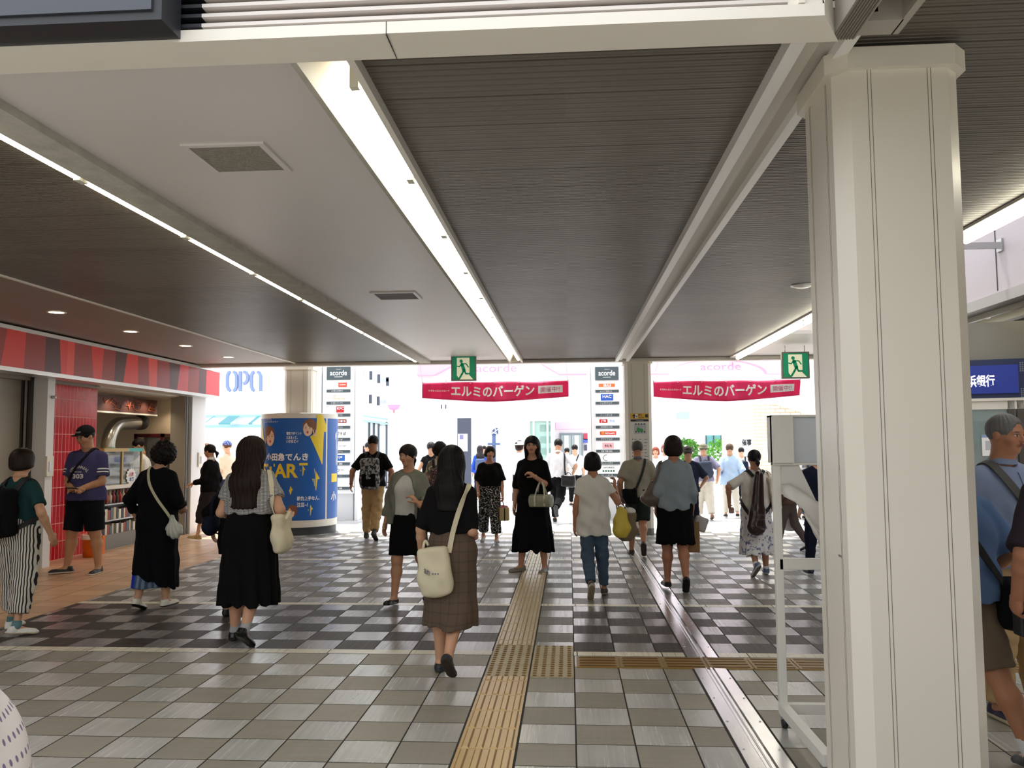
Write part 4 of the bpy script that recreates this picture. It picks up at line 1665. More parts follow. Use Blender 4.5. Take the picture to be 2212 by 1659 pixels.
while yy < yc1 - .15:
    bt = MB()
    cb = [(120, 30, 34), (60, 34, 26), (176, 60, 40), (200, 190, 170)][k % 4]
    bt.lathe((cxf - .09, yy, .68), [(0, 0), (.035, 0), (.035, .11), (.013, .16), (.013, .2), (0, .2)], 12, 0)
    tag(bt.build('sauce_bottle', mat('sauce_%d' % (k % 4), cb, .15)), 'small dark sauce bottle on the top shelf of the stall counter', 'bottle', 'sauce bottles on the counter')
    yy += .095
    k += 1
# hanging sack-cloth print and paper rack left of the counter
root = thing('leaflet_rack', 'wire rack of grey leaflets on the red tiled wall', 'rack', (RX, yr1 - .7, .5))
yy = atX(150, 1100, RX + .05)[1]
f = MB()
for k in range(4):
    f.box(RX, RX + .09 - .01 * k, yy - .02, yy + .25, .58 + .16 * k, .60 + .16 * k)
f.box(RX, RX + .012, yy - .02, yy + .25, .5, 1.22)
f.build('wire_frame', m_dark, root)
for k in range(4):
    g_ = MB().box(RX + .02, RX + .05, yy, yy + .23, .60 + .16 * k, .73 + .16 * k)
    g_.build('leaflet', mat('leaflet_%d' % (k % 2), ((150, 150, 152), (196, 196, 196))[k % 2], .6), root)
# orange bucket
p = G(187, 1204)
p = np.array((-6.72, p[1] + .05, 0))
root = thing('bucket', 'orange plastic bucket on the floor below the stall counter', 'bucket', p)
m_or = mat('orange_plastic', (238, 122, 36), .35)
o_ = MB()
o_.lathe(p, [(0, .01), (.10, 0), (.115, .28), (.13, .30), (.13, .315), (.118, .315), (.105, .02), (0, .02)], 26)
o_.build('pail', m_or, root)
MB().lathe(p, [(.131, .25), (.134, .31), (.128, .318), (.12, .25)], 26).build('white_rim', m_white, root)
f = MB()
f.box(p[0] + .11, p[0] + .15, p[1] + .03, p[1] + .09, .04, .29)
f.build('handle_lug', m_or, root)
f = MB()
f.tube([p + (-.03, .02, .05), p + (-.035, .03, .52)], .03, 10)
tag(f.build('bottle', mat('red_bottle', (150, 40, 36), .3)), 'red bottle standing in the orange bucket', 'bottle')
# ================================================================== plaza and buildings beyond the roof
m_bw = mat('pale_render', (236, 236, 236), .7)
m_pink = mat('pale_pink', (255, 186, 216), .6)
m_pink2 = mat('deeper_pink', (250, 150, 190), .6)
m_glass_b = mat('pale_window', (176, 206, 208), .2)
m_mull = mat('dark_mullion', (66, 74, 88), .5)
YB = 38.0


def ppoly(mb, pts, Y, depth, mi=0):
    P = [atY(u, v, Y) for u, v in pts]
    return mb.prism(P, (0, depth, 0), mi)


bld = thing('mall_building', 'white mall building with pink arch bands across the plaza', 'building', (1, YB, 0))
x0, x1 = atY(858, 900, YB)[0], atY(2100, 900, YB)[0]
MB().box(x0, x1, YB, YB + 6, 0, 16).build('wall', m_bw, bld)
f = MB()
ppoly(f, [(870, 784), (985, 784), (936, 810), (871, 810)], YB - .6, .6)
f.build('pink_band', m_pink, bld)
f = MB()
ppoly(f, [(1168, 784), (1210, 784), (1230, 797), (1276, 797), (1276, 807), (1208, 808)], YB - .6, .6)
f.build('pink_band', m_pink, bld)
f = MB()


def arch(mb, uc, vtop, hw, hh, thick, Y):
    n = 20
    out, inn = [], []
    for k in range(n + 1):
        a = math.pi * k / n
        out.append((uc - hw * math.cos(a), vtop + hh - hh * math.sin(a)))
        inn.append((uc - (hw - thick) * math.cos(a), vtop + hh - (hh - thick * .55) * math.sin(a)))
    for k in range(n):
        ppoly(mb, [out[k], out[k + 1], inn[k + 1], inn[k]], Y, .5)


arch(f, 1552, 752, 150, 55, 44, YB - .5)
f.build('pink_arch', m_pink, bld)
f = MB()
for (u0, u1, v0, v1) in ((1029, 1116, 786, 804), (1513, 1600, 783, 800)):
    a, c = atY(u0, v1, YB - .1), atY(u1, v0, YB - .1)
    lettering(f, 'acorde', a, (1, 0, 0), (0, 0, 1), c[0] - a[0], c[2] - a[2], 0, .0, .02)
f.build('lettering', m_pink2, bld)


def win(parent, u0, u1, v0, v1, Y, name='window', m_=None, mull=0):
    a, c = atY(u0, v1, Y), atY(u1, v0, Y)
    w = MB().box(a[0], c[0], Y - .06, Y + .02, a[2], c[2])
    o = w.build(name, m_ or m_glass_b, parent)
    if mull:
        g = MB()
        for k in range(mull + 1):
            xx = a[0] + (c[0] - a[0]) * k / mull
            g.box(xx - .02, xx + .02, Y - .1, Y - .05, a[2], c[2])
        g.build('mullion', m_mull, o)
    return o


win(bld, 1525, 1574, 940, 963, YB, m_=mat('teal_window', (110, 170, 172), .2), mull=3)
win(bld, 1462, 1488, 890, 904, YB)
win(bld, 1100, 1116, 784, 786, YB)
win(bld, 865, 890, 902, 917, YB, 'blue_panel', mat('blue_grey_panel', (120, 136, 170), .5))
f = MB()
for u in (954, 963):
    a, c = atY(u, 883, YB), atY(u, 874, YB)
    f.box(a[0] - .02, a[0] + .02, YB - .03, YB, a[2], c[2])
f.build('slot', m_mull, bld)

lift = thing('lift_lobby', 'lift lobby with grey doors and pink lintel across the plaza', 'lift', (1.2, 29, 0))
Yl = 29.0
a, c = atY(1200, 1040, Yl), atY(1278, 908, Yl)
MB().box(a[0], c[0], Yl, Yl + 2, 0, c[2]).build('wall', mat('lift_wall', (226, 214, 222), .6), lift)
a, c = atY(1200, 927, Yl), atY(1268, 911, Yl)
MB().box(a[0], c[0], Yl - .05, Yl, a[2], c[2]).build('lintel', m_pink, lift)
a, c = atY(1210, 1040, Yl), atY(1259, 935, Yl)
MB().box(a[0], c[0], Yl - .08, Yl, 0, c[2]).build('door_frame', mat('lift_frame', (120, 130, 134), .4), lift)
mid = (a[0] + c[0]) / 2
for (q0, q1) in ((a[0] + .06, mid - .01), (mid + .01, c[0] - .06)):
    d_ = MB().box(q0, q1, Yl - .1, Yl - .06, 0, c[2] - .08).build('door', mat('lift_door', (150, 160, 164), .35), lift)
    w = (q1 - q0)
    MB().box(q0 + w * .3, q0 + w * .75, Yl - .12, Yl - .09, .9, 1.85).build('door_window', mat('wired_glass', (206, 226, 216), .2), d_)
p = atY(1265, 942, Yl)
MB().box(p[0] - .07, p[0] + .07, Yl - .06, Yl, p[2] - .12, p[2] + .1).build('red_notice', mat('notice_red', (170, 60, 80), .5), lift)
p = atY(1264, 952, Yl)
MB().box(p[0] - .1, p[0] + .1, Yl - .06, Yl, p[2] - .07, p[2] + .07).build('blue_notice', mat('notice_blue', (70, 90, 170), .5), lift)
p = atY(1265, 967, Yl)
MB().box(p[0] - .05, p[0] + .05, Yl - .06, Yl, p[2] - .1, p[2] + .1).build('call_plate', m_mull, lift)

gb = thing('glass_lobby', 'clear glass entrance box left of the lift lobby', 'entrance', (-1.0, 28.5, 0))
Yg = 28.2
a, c = atY(1143, 1040, Yg), atY(1194, 910, Yg)
f = MB()
for u in (1143, 1153, 1183, 1192):
    xx = atY(u, 950, Yg)[0]
    f.box(xx - .035, xx + .035, Yg - .05, Yg + .05, 0, c[2])
f.box(a[0], c[0], Yg - .06, Yg + 1.5, c[2], c[2] + .12)
f.build('frame', mat('pale_green_frame', (190, 206, 202), .4), gb)
MB().box(a[0], c[0], Yg, Yg + .03, 0, c[2]).build('glass', mat('green_glass', (190, 226, 216), .1, trans=.6), gb)
f = MB()
for k, v in enumerate((925, 950, 975, 1000)):
    q = atY(1180, v, Yg + .6)
    f.box(q[0] - .22, q[0] + .22, Yg + .5, Yg + .7, q[2] - .12, q[2] + .12)
f.build('display_shelf', mat('shelf_teal', (110, 150, 146), .5), gb)

pd = thing('notice_stand', 'tall dark panel with a white poster standing in the plaza', 'notice', (-3.3, 26, 0))
Yp = 26.0
a, c = atY(988, 1010, Yp), atY(1017, 903, Yp)
MB().box(a[0], c[0], Yp, Yp + .12, 0, c[2]).build('panel', mat('panel_slate', (70, 74, 92), .5), pd)
a, c = atY(989.5, 975, Yp), atY(1010, 937, Yp)
MB().box(a[0], c[0], Yp - .02, Yp, a[2], c[2]).build('poster', m_lw, pd)
q = atY(997, 944, Yp)
MB().box(q[0] - .06, q[0] + .06, Yp - .03, Yp - .019, q[2] - .07, q[2] + .07).build('picture', mat('poster_mauve', (120, 120, 160), .5), pd)

ps = thing('pole_sign', 'blue shield shaped sign with white lines on a thin pole', 'sign', atY(1069, 1010, 24) * (1, 1, 0))
Ys = 24.0
f = MB()
ppoly(f, [(1062, 932), (1069, 924), (1076, 925), (1076, 940), (1062, 940)], Ys, .04)
f.build('board', mat('navy_board', (60, 80, 130), .5), ps)
f = MB()
for (p0, p1) in (((1063, 933), (1076, 939)), ((1069, 924), (1073, 940)), ((1062, 938), (1076, 927))):
    f.tube([atY(*p0, Ys - .01), atY(*p1, Ys - .01)], .012, 6)
f.build('white_line', m_lw, ps)
q = atY(1067, 945, Ys + .05)
f = MB().box(q[0] - .05, q[0] + .05, Ys + .02, Ys + .08, 0, atY(1067, 940, Ys)[2])
f.build('pole', mat('blue_pole', (90, 110, 150), .5), ps)
q = atY(1067, 959, Ys)
MB().box(q[0] - .18, q[0] + .18, Ys - .02, Ys + .02, q[2] - .03, q[2] + .03).build('cross_arm', mat('blue_pole', (90, 110, 150), .5), ps)

# hanging pink lantern
Yn = 29.3
c = atY(851, 850, Yn)
ln = thing('street_lantern', 'pink and white tiered lantern hanging left of the pink banner', 'lantern', c)
w1 = (atY(872, 840, Yn)[0] - atY(830, 840, Yn)[0]) / 2
z = lambda v: atY(851, v, Yn)[2] - c[2]
MB().lathe(c, [(0, z(839)), (w1, z(839)), (w1 * .74, z(858)), (0, z(858))], 28, smooth=False).build('upper_shade', m_pink, ln)
MB().lathe(c, [(w1 * .68, z(858)), (w1 * .8, z(866)), (w1 * .66, z(875))], 28).build('white_drum', m_bw, ln)
MB().lathe(c, [(0, z(875)), (w1 * .68, z(875)), (w1 * .45, z(884)), (0, z(887)), ], 28).build('lower_bowl', m_pink2, ln)
MB().tube([(c[0], c[1], c[2] + z(839)), (c[0], c[1], c[2] + z(770))], .03, 8).build('stem', m_bw, ln)
MB().tube([(c[0], c[1], c[2] + z(886)), (c[0], c[1], c[2] + z(892))], .03, 8).build('finial', mat('finial_rose', (190, 120, 130), .5), ln)
MB().box(c[0] - .2, c[0] + .05, c[1] - .05, 30.02, c[2] + z(776), c[2] + z(770)).build('arm', m_bw, ln)

# left arcade with tall shop windows
arc = thing('arcade_building', 'white arcade building with dark window frames at the left of the plaza', 'building', (-8, 30, 0))
Ya = 30.0
a, c = atY(700, 900, Ya), atY(842, 790, Ya)
MB().box(atY(765, 900, Ya)[0], atY(858, 900, Ya)[0], Ya, Ya + 4, 0, 14).build('wall', m_bw, arc)
f = MB()
for (u0, u1) in ((777, 781), (796, 800), (806, 810), (816.5, 820), (834, 837)):
    p, q = atY(u0, 1010, Ya), atY(u1, 912, Ya)
    f.box(p[0], q[0], Ya - .1, Ya, 0, q[2])
f.build('window_frame', m_mull, arc)
f = MB()
for (u0, u1, v0, v1) in ((781, 796, 914, 1010), (800, 806, 914, 1010), (810, 816.5, 916, 1010), (820, 834, 920, 1010)):
    p, q = atY(u0, v1, Ya), atY(u1, v0, Ya)
    f.box(p[0], q[0], Ya - .05, Ya - .01, 0, q[2])
f.build('window_glass', mat('arcade_glass', (222, 240, 240), .15), arc)
f = MB()
for (ua, va, ub, vb) in ((778, 897.5, 838, 906), (778, 908, 838, 916)):
    p, q = atY(ua, va, Ya - .15), atY(ub, vb, Ya - .15)
    f.bar(p, q, .06)
f.build('cornice', mat('cornice_teal', (150, 180, 184), .5), arc)
for k, (u, v) in enumerate(((782, 803), (801, 811), (818, 818), (837, 824), (781, 857), (800, 862), (817, 866))):
    p = atY(u, v, Ya - .02)
    MB().box(p[0] - .05, p[0] + .05, Ya - .04, Ya, p[2] - .16, p[2] + .16).build('slot_window', m_mull, arc)
for (u, v) in ((830, 821), (828, 868)):
    p = atY(u, v, Ya - .02)
    MB().box(p[0] - .1, p[0] + .16, Ya - .04, Ya, p[2] - .06, p[2] + .06).build('vent', mat('vent_blue', (170, 180, 206), .5), arc)

# store building behind the stall
opa = thing('store_building', 'white store with large pale blue OPA letters at the left', 'building', (-14, 32, 0))
Yo = 32.0
a, c = atY(380, 900, Yo), atY(700, 790, Yo)
MB().box(a[0] - 6, c[0], Yo, Yo + 6, 0, 14).build('wall', m_bw, opa)
f = MB()
m_opa = mat('opa_blue', (120, 138, 196), .5)
y_ = Yo - .05


def stroke(pts, w):
    P = [atY(u, v, y_) for u, v in pts]
    f.tube([np.array(p) for p in P], 1, 4, 0, True, flat=(w, .08, (0, 1, 0)))


ww = .105
stroke([(497.5, 803), (494, 805), (491, 812), (491, 835), (494, 842), (497.5, 844)], ww)
stroke([(504, 803), (508, 805), (511, 812), (511, 835), (508, 842), (504, 844)], ww)
stroke([(519, 802), (519, 845)], ww)
stroke([(526, 803), (531, 804), (535, 811), (535, 820), (531, 827), (526, 829)], ww)
stroke([(549, 803), (545.5, 805), (543, 812), (543, 835), (545.5, 842), (549, 844)], ww)
stroke([(556, 803), (560, 805), (563, 812), (563, 845)], ww)
f.build('lettering', m_opa, opa)
for k, (u0, u1) in enumerate(((443, 464), (472, 520), (537, 566))):
    p, q = atY(u0, 914, Yo - 1.0), atY(u1, 905, Yo)
    aw = MB()
    aw.add([(p[0], Yo - 1, p[2]), (q[0], Yo - 1, p[2]), (q[0], Yo, q[2] + .15), (p[0], Yo, q[2] + .15), (p[0], Yo - 1, p[2] - .06), (q[0], Yo - 1, p[2] - .06)],
           [(0, 1, 2, 3), (4, 5, 1, 0)])
    aw.build('awning', mat('teal_awning', (90, 150, 160), .6), opa)
f = MB()
p, q = atY(440, 899, Yo), atY(600, 897.5, Yo)
f.box(p[0], q[0], Yo - .12, Yo, p[2] - .05, p[2] + .04)
p = atY(440, 921, Yo)
f.box(p[0], q[0], Yo - .12, Yo, p[2] - .05, p[2] + .04)
f.build('sill', mat('sill_teal', (150, 200, 206), .5), opa)

# brick corner on the right
m_brick = bpy.data.materials.new('tan_brick')
m_brick.use_nodes = True
t = NT(m_brick)
x, y, z, v = t.obj()
bn = t.node('ShaderNodeTexBrick')
t.link(t.xyz(x, z, 0.0), bn.inputs['Vector'])
bn.inputs['Color1'].default_value = L((246, 238, 218))
bn.inputs['Color2'].default_value = L((238, 226, 200))
bn.inputs['Mortar'].default_value = L((196, 176, 146))
bn.inputs['Scale'].default_value = 1.0
bn.inputs['Brick Width'].default_value = .28
bn.inputs['Row Height'].default_value = .10
bn.inputs['Mortar Size'].default_value = .012
t.base(bn.outputs['Color'])
t.rough(.8)
br = thing('brick_building', 'tan brick building corner behind the sign stand', 'building', (6, 24, 0))
Yk = 24.0
a = atY(1630, 1000, Yk)
MB().box(a[0], a[0] + 4.5, Yk, Yk + 5, 0, atY(1630, 872, Yk)[2]).build('wall', m_brick, br)
f = MB()
zc = atY(1630, 872, Yk)[2]
p, q = atY(1675, 872, Yk - .4), atY(1760, 960, Yk - .4)
f.prism([(p[0], Yk - .5, zc), (p[0] + 3.4, Yk - .5, zc), (p[0] + 3.4, Yk - .5, zc - 1.1)], (0, .5, 0))
f.build('white_awning', m_bw, br)
c = atY(1661, 976, Yk - .02)
f = MB()
f.prism([(c[0] + .19 * math.cos(k * math.pi / 4 + .39), Yk - .03, c[2] + .24 * math.sin(k * math.pi / 4 + .39)) for k in range(8)], (0, .03, 0))
f.build('wall_lamp', m_lw, br)

# shrubs along the far planter
m_leaf = mat('hedge_leaf', (96, 160, 60), .7, var=.3, vscale=6)
for i, (u, v, r, lab) in enumerate(((1556, 983, .62, 'round bright green shrub behind the man in the olive bucket hat'), (1592, 962, .4, 'pale green shrub below the teal window'),
                                  (1485, 972, .5, 'small green shrub left of the olive bucket hat'))):
    c = atY(u, v, 33.0 + 1.5 * i)
    sh = thing('shrub', lab, 'shrub', (c[0], c[1], 0))
    lf = MB()
    R_ = random.Random(i)
    for k in range(520):
        a, b_ = R_.uniform(0, 6.28), math.acos(R_.uniform(-1, 1))
        rr = r * R_.uniform(.7, 1.05)
        p = c + rr * np.array((math.cos(a) * math.sin(b_), math.sin(a) * math.sin(b_), math.cos(b_)))
        e1 = np.array((R_.gauss(0, 1), R_.gauss(0, 1), R_.gauss(0, 1)))
        e1 /= np.linalg.norm(e1)
        e2 = np.cross(e1, (0.3, .5, .8))
        e2 /= np.linalg.norm(e2)
        s_ = .07
        lf.add([p - e1 * s_ * 1.4, p - e2 * s_ * .6, p + e1 * s_ * 1.4, p + e2 * s_ * .6], [(0, 1, 2, 3)])
    lf.build('foliage', m_leaf, sh)
    MB().tube([(c[0], c[1], 0), (c[0], c[1], c[2])], .05, 8).build('stem', mat('bark', (100, 80, 60), .9), sh)
    MB().box(c[0] - .6, c[0] + .6, c[1] - .4, c[1] + .4, 0, .4).build('planter', m_bw, sh)

# low white walls on the plaza
for (u0, u1, vt, vb, Y, lab) in ((1083, 1109, 1038, 1092, 19.5, 'low white plaza wall beside the striped basket bag'),):
    a, c = atY(u0, vb, Y), atY(u1, vt, Y)
    o = MB().box(a[0], c[0], Y, Y + .5, 0, c[2]).build('low_wall', m_bw)
    tag(o, lab, 'wall')
p = atY(1637, 955, 22.5)
sg = thing('event_sign', 'black lettered white notice stand before the brick corner', 'notice', (p[0] - .2, 22.5, 0))
a, c = atY(1601, 985, 22.5), atY(1624, 945, 22.5)
MB().box(a[0], c[0], 22.5, 22.54, a[2], c[2]).build('board', m_lw, sg)
f = MB()
lettering(f, '催事', (a[0] + .03, 22.499, c[2] - .22), (1, 0, 0), (0, 0, 1), .25, .18, 0, .03)
f.build('lettering', m_dark, sg)
MB().box((a[0] + c[0]) / 2 - .02, (a[0] + c[0]) / 2 + .02, 22.5, 22.53, 0, a[2]).build('post', m_alu, sg)
# ================================================================== figures: smooth-blended solids meshed with surface nets
f32 = np.float32


class Field:
    def __init__(s):
        s.p = []
        s.disp = None

    # -- primitives: each entry = (function(x,y,z)->d, lo, hi, k, op)
    def _a(s, fn, lo, hi, k, op):
        s.p.append((fn, np.array(lo, float), np.array(hi, float), k, op))
        return s

    def cone(s, a, b, ra, rb, k=.02, op='u', cap=False, sq=None, cap0=False):
        """tapered capsule; cap: flat end at b; cap0: flat end at a; sq=(axis vector, factor) flattens the section"""
        a, b = np.array(a, float), np.array(b, float)
        ba = b - a
        L2 = max(float(ba @ ba), 1e-9)
        t = ba / math.sqrt(L2)

        def fn(x, y, z):
            px_, py, pz = x - a[0], y - a[1], z - a[2]
            h = (px_ * ba[0] + py * ba[1] + pz * ba[2]) / L2
            hc = np.clip(h, 0, 1)
            qx, qy, qz = px_ - ba[0] * hc, py - ba[1] * hc, pz - ba[2] * hc
            if sq is not None:
                n, f_ = sq
                dn = (qx * n[0] + qy * n[1] + qz * n[2]) * (1 / f_ - 1)
                qx, qy, qz = qx + n[0] * dn, qy + n[1] * dn, qz + n[2] * dn
            d = np.sqrt(qx * qx + qy * qy + qz * qz) - (ra + (rb - ra) * hc)
            if sq is not None:
                d = d * (.5 + .5 * sq[1])
            if cap:
                d = np.maximum(d, (h - 1) * math.sqrt(L2))
            if cap0:
                d = np.maximum(d, -h * math.sqrt(L2))
            return d

        r = max(ra, rb)
        return s._a(fn, np.minimum(a, b) - r, np.maximum(a, b) + r, k, op)

    def ell(s, c, r, k=.02, op='u', R=None):
        c, r = np.array(c, float), np.array(r, float)

        def fn(x, y, z):
            q = [x - c[0], y - c[1], z - c[2]]
            if R is not None:
                q = [R[0][i] * q[0] + R[1][i] * q[1] + R[2][i] * q[2] for i in range(3)]
            k0 = np.sqrt((q[0] / r[0]) ** 2 + (q[1] / r[1]) ** 2 + (q[2] / r[2]) ** 2)
            k1 = np.sqrt((q[0] / r[0] ** 2) ** 2 + (q[1] / r[1] ** 2) ** 2 + (q[2] / r[2] ** 2) ** 2) + 1e-6
            return k0 * (k0 - 1) / k1

        m = max(r) if R is not None else r
        return s._a(fn, c - m, c + m, k, op)

    def rbox(s, c, h, rd=.01, k=.01, op='u', R=None):
        c, h = np.array(c, float), np.array(h, float)

        def fn(x, y, z):
            q = [x - c[0], y - c[1], z - c[2]]
            if R is not None:
                q = [R[0][i] * q[0] + R[1][i] * q[1] + R[2][i] * q[2] for i in range(3)]
            e = [np.abs(q[i]) - (h[i] - rd) for i in range(3)]
            o = np.sqrt(np.maximum(e[0], 0) ** 2 + np.maximum(e[1], 0) ** 2 + np.maximum(e[2], 0) ** 2)
            return o + np.minimum(np.maximum(e[0], np.maximum(e[1], e[2])), 0) - rd

        m = np.linalg.norm(h) if R is not None else h
        return s._a(fn, c - m, c + m, k, op)

    def plane(s, p, n, op='i', k=.004):
        """keep the side the normal points away from"""
        p, n = np.array(p, float), np.array(n, float)
        n = n / np.linalg.norm(n)
        return s._a(lambda x, y, z: (x - p[0]) * n[0] + (y - p[1]) * n[1] + (z - p[2]) * n[2], [-9] * 3, [9] * 3, k, op)

    @staticmethod
    def _mix(F, d, k, op):
        if op == 'u':
            h = np.clip(.5 + .5 * (F - d) / k, 0, 1)
            return F + (d - F) * h - k * h * (1 - h)
        if op == 's':
            d = -d
        h = np.clip(.5 - .5 * (F - d) / k, 0, 1)
        return F + (d - F) * h + k * h * (1 - h)

    def bounds(s):
        u = [q for q in s.p if q[4] == 'u']
        return np.min([q[1] for q in u], 0), np.max([q[2] for q in u], 0)

    def at(s, P):
        P = np.atleast_2d(np.array(P, float))
        x, y, z = P[:, 0], P[:, 1], P[:, 2]
        F = np.full(len(P), 5.0)
        for fn, lo, hi, k, op in s.p:
            F = s._mix(F, fn(x, y, z), k, op)
        return F

    def mesh(s, v, lo=None, hi=None, pad=.03):
        l0, h0 = s.bounds()
        lo = l0 - pad if lo is None else np.maximum(lo, l0 - pad)
        hi = h0 + pad if hi is None else np.minimum(hi, h0 + pad)
        n = np.maximum(np.ceil((hi - lo) / v).astype(int) + 1, 3)
        ax = [(lo[i] + v * np.arange(n[i])).astype(f32) for i in range(3)]
        F = np.full(n, 5.0, f32)
        for fn, pl, ph, k, op in s.p:
            m = k + 2.5 * v
            i0 = np.clip(np.floor((pl - m - lo) / v).astype(int), 0, n)
            i1 = np.clip(np.ceil((ph + m - lo) / v).astype(int) + 1, 0, n)
            if np.any(i1 <= i0):
                continue
            sl = tuple(slice(i0[i], i1[i]) for i in range(3))
            X, Y, Z = ax[0][sl[0]][:, None, None], ax[1][sl[1]][None, :, None], ax[2][sl[2]][None, None, :]
            F[sl] = s._mix(F[sl], fn(X, Y, Z).astype(f32), k, op)
        if s.disp is not None:
            near = np.argwhere(np.abs(F) < .06)
            if len(near):
                a, b, c = near.T
                F[a, b, c] += s.disp(ax[0][a], ax[1][b], ax[2][c]).astype(f32)
        return nets(F, lo, v)


def nets(F, lo, v):
    S = F < 0
    n = F.shape
    c = np.zeros((n[0] - 1, n[1] - 1, n[2] - 1), np.int8)
    for i in (0, 1):
        for j in (0, 1):
            for k in (0, 1):
                c += S[i:n[0] - 1 + i, j:n[1] - 1 + j, k:n[2] - 1 + k]
    act = (c > 0) & (c < 8)
    idx = np.argwhere(act)
    if not len(idx):
        return np.zeros((0, 3)), []
    num = np.full(act.shape, -1, np.int32)
    num[act] = np.arange(len(idx))
    I, J, K = idx.T
    acc = np.zeros((len(idx), 3))
    cnt = np.zeros(len(idx))
    cor = [(i, j, k) for i in (0, 1) for j in (0, 1) for k in (0, 1)]
    for a in cor:
        for ax_ in range(3):
            if a[ax_] == 0:
                b = list(a)
                b[ax_] = 1
                fa = F[I + a[0], J + a[1], K + a[2]].astype(float)
                fb = F[I + b[0], J + b[1], K + b[2]].astype(float)
                m = (fa < 0) != (fb < 0)
                t_ = np.where(m, fa / np.where(m, fa - fb, 1), 0)
                p = np.tile(np.array(a, float), (len(idx), 1))
                p[:, ax_] = t_
                acc[m] += p[m]
                cnt[m] += 1
    V = lo + v * (idx + acc / np.maximum(cnt, 1)[:, None])
    faces = []
    for ax_ in range(3):
        sl0 = [slice(None)] * 3
        sl1 = [slice(None)] * 3
        sl0[ax_] = slice(0, n[ax_] - 1)
        sl1[ax_] = slice(1, n[ax_])
        ed = S[tuple(sl0)] != S[tuple(sl1)]
        o1, o2 = (ax_ + 1) % 3, (ax_ + 2) % 3
        E_ = np.argwhere(ed)
        E_ = E_[(E_[:, o1] > 0) & (E_[:, o2] > 0) & (E_[:, o1] < n[o1] - 1) & (E_[:, o2] < n[o2] - 1)]
        if not len(E_):
            continue
        ins = S[tuple(E_.T)]
        q = []
        for (d1, d2) in ((0, 0), (1, 0), (1, 1), (0, 1)):
            e = E_.copy()
            e[:, o1] -= d1
            e[:, o2] -= d2
            q.append(num[tuple(e.T)])
        Q = np.stack(q, 1)
        Q = np.where(ins[:, None], Q, Q[:, ::-1])
        faces.append(Q)
    Fq = np.concatenate(faces) if faces else np.zeros((0, 4), int)
    Fq = Fq[(Fq >= 0).all(1)]
    return V, Fq


def join(parts):
    V, Fq, o = [], [], 0
    for v_, f_ in parts:
        if len(v_):
            V.append(v_)
            Fq.append(np.array(f_) + o)
            o += len(v_)
    return np.concatenate(V), np.concatenate(Fq)


def mesh_obj(name, V, Fq, mats, parent=None, col=None):
    me = bpy.data.meshes.new(name)
    V = np.asarray(V, np.float32)
    Fq = np.asarray(Fq, np.int32)
    me.vertices.add(len(V))
    me.vertices.foreach_set('co', V.ravel())
    me.loops.add(Fq.size)
    me.loops.foreach_set('vertex_index', Fq.ravel())
    me.polygons.add(len(Fq))
    me.polygons.foreach_set('loop_start', np.arange(0, Fq.size, 4, dtype=np.int32))
    me.polygons.foreach_set('use_smooth', np.ones(len(Fq), bool))
    for m_ in (mats if isinstance(mats, (list, tuple)) else [mats]):
        me.materials.append(m_)
    me.update(calc_edges=True)
    if col is not None:
        at = me.color_attributes.new('Col', 'FLOAT_COLOR', 'POINT')
        c4 = np.ones((len(V), 4), np.float32)
        c4[:, :3] = col
        at.data.foreach_set('color', c4.ravel())
    o = bpy.data.objects.new(name, me)
    COL.objects.link(o)
    if parent is not None:
        o.parent = parent
    return o


def lin(c):
    return np.array(L(c)[:3])


def col_mat(name, rough=.5, spec=.4, sss=0.0):
    if name in _mats:
        return _mats[name]
    m = bpy.data.materials.new(name)
    m.use_nodes = True
    t = NT(m)
    a = t.node('ShaderNodeAttribute', attribute_name='Col')
    t.base(a.outputs['Color'])
    t.rough(rough)
    t.bsdf.inputs['Specular IOR Level'].default_value = spec
    _mats[name] = m
    return m


def cloth(name, c, rough=.9, var=.10, weave=.12, sheen=.0, spec=.15):
    return mat('cloth_' + name, c, rough, spec=spec, var=var, vscale=11, bump=weave, bscale=300, sheen=sheen)


def pattern(name, fn, rough=.85):
    """cloth with a procedural pattern; fn(t,x,y,z,v) -> colour socket"""
    key = 'cloth_' + name
    if key in _mats:
        return _mats[key]
    m = bpy.data.materials.new(key)
    m.use_nodes = True
    t = NT(m)
    x, y, z, v = t.obj()
    t.base(fn(t, x, y, z, v))
    t.rough(rough)
    t.bsdf.inputs['Specular IOR Level'].default_value = .25
    _mats[key] = m
    return m


def rotx(a):
    c, s = math.cos(a), math.sin(a)
    return np.array([[1, 0, 0], [0, c, -s], [0, s, c]])


def roty(a):
    c, s = math.cos(a), math.sin(a)
    return np.array([[c, 0, s], [0, 1, 0], [-s, 0, c]])


def rotz(a):
    c, s = math.cos(a), math.sin(a)
    return np.array([[c, -s, 0], [s, c, 0], [0, 0, 1]])


def unit(v):
    v = np.array(v, float)
    return v / (np.linalg.norm(v) + 1e-9)


SKIN = (206, 158, 128)
HAIRBLACK = (22, 18, 18)
VIS = {}


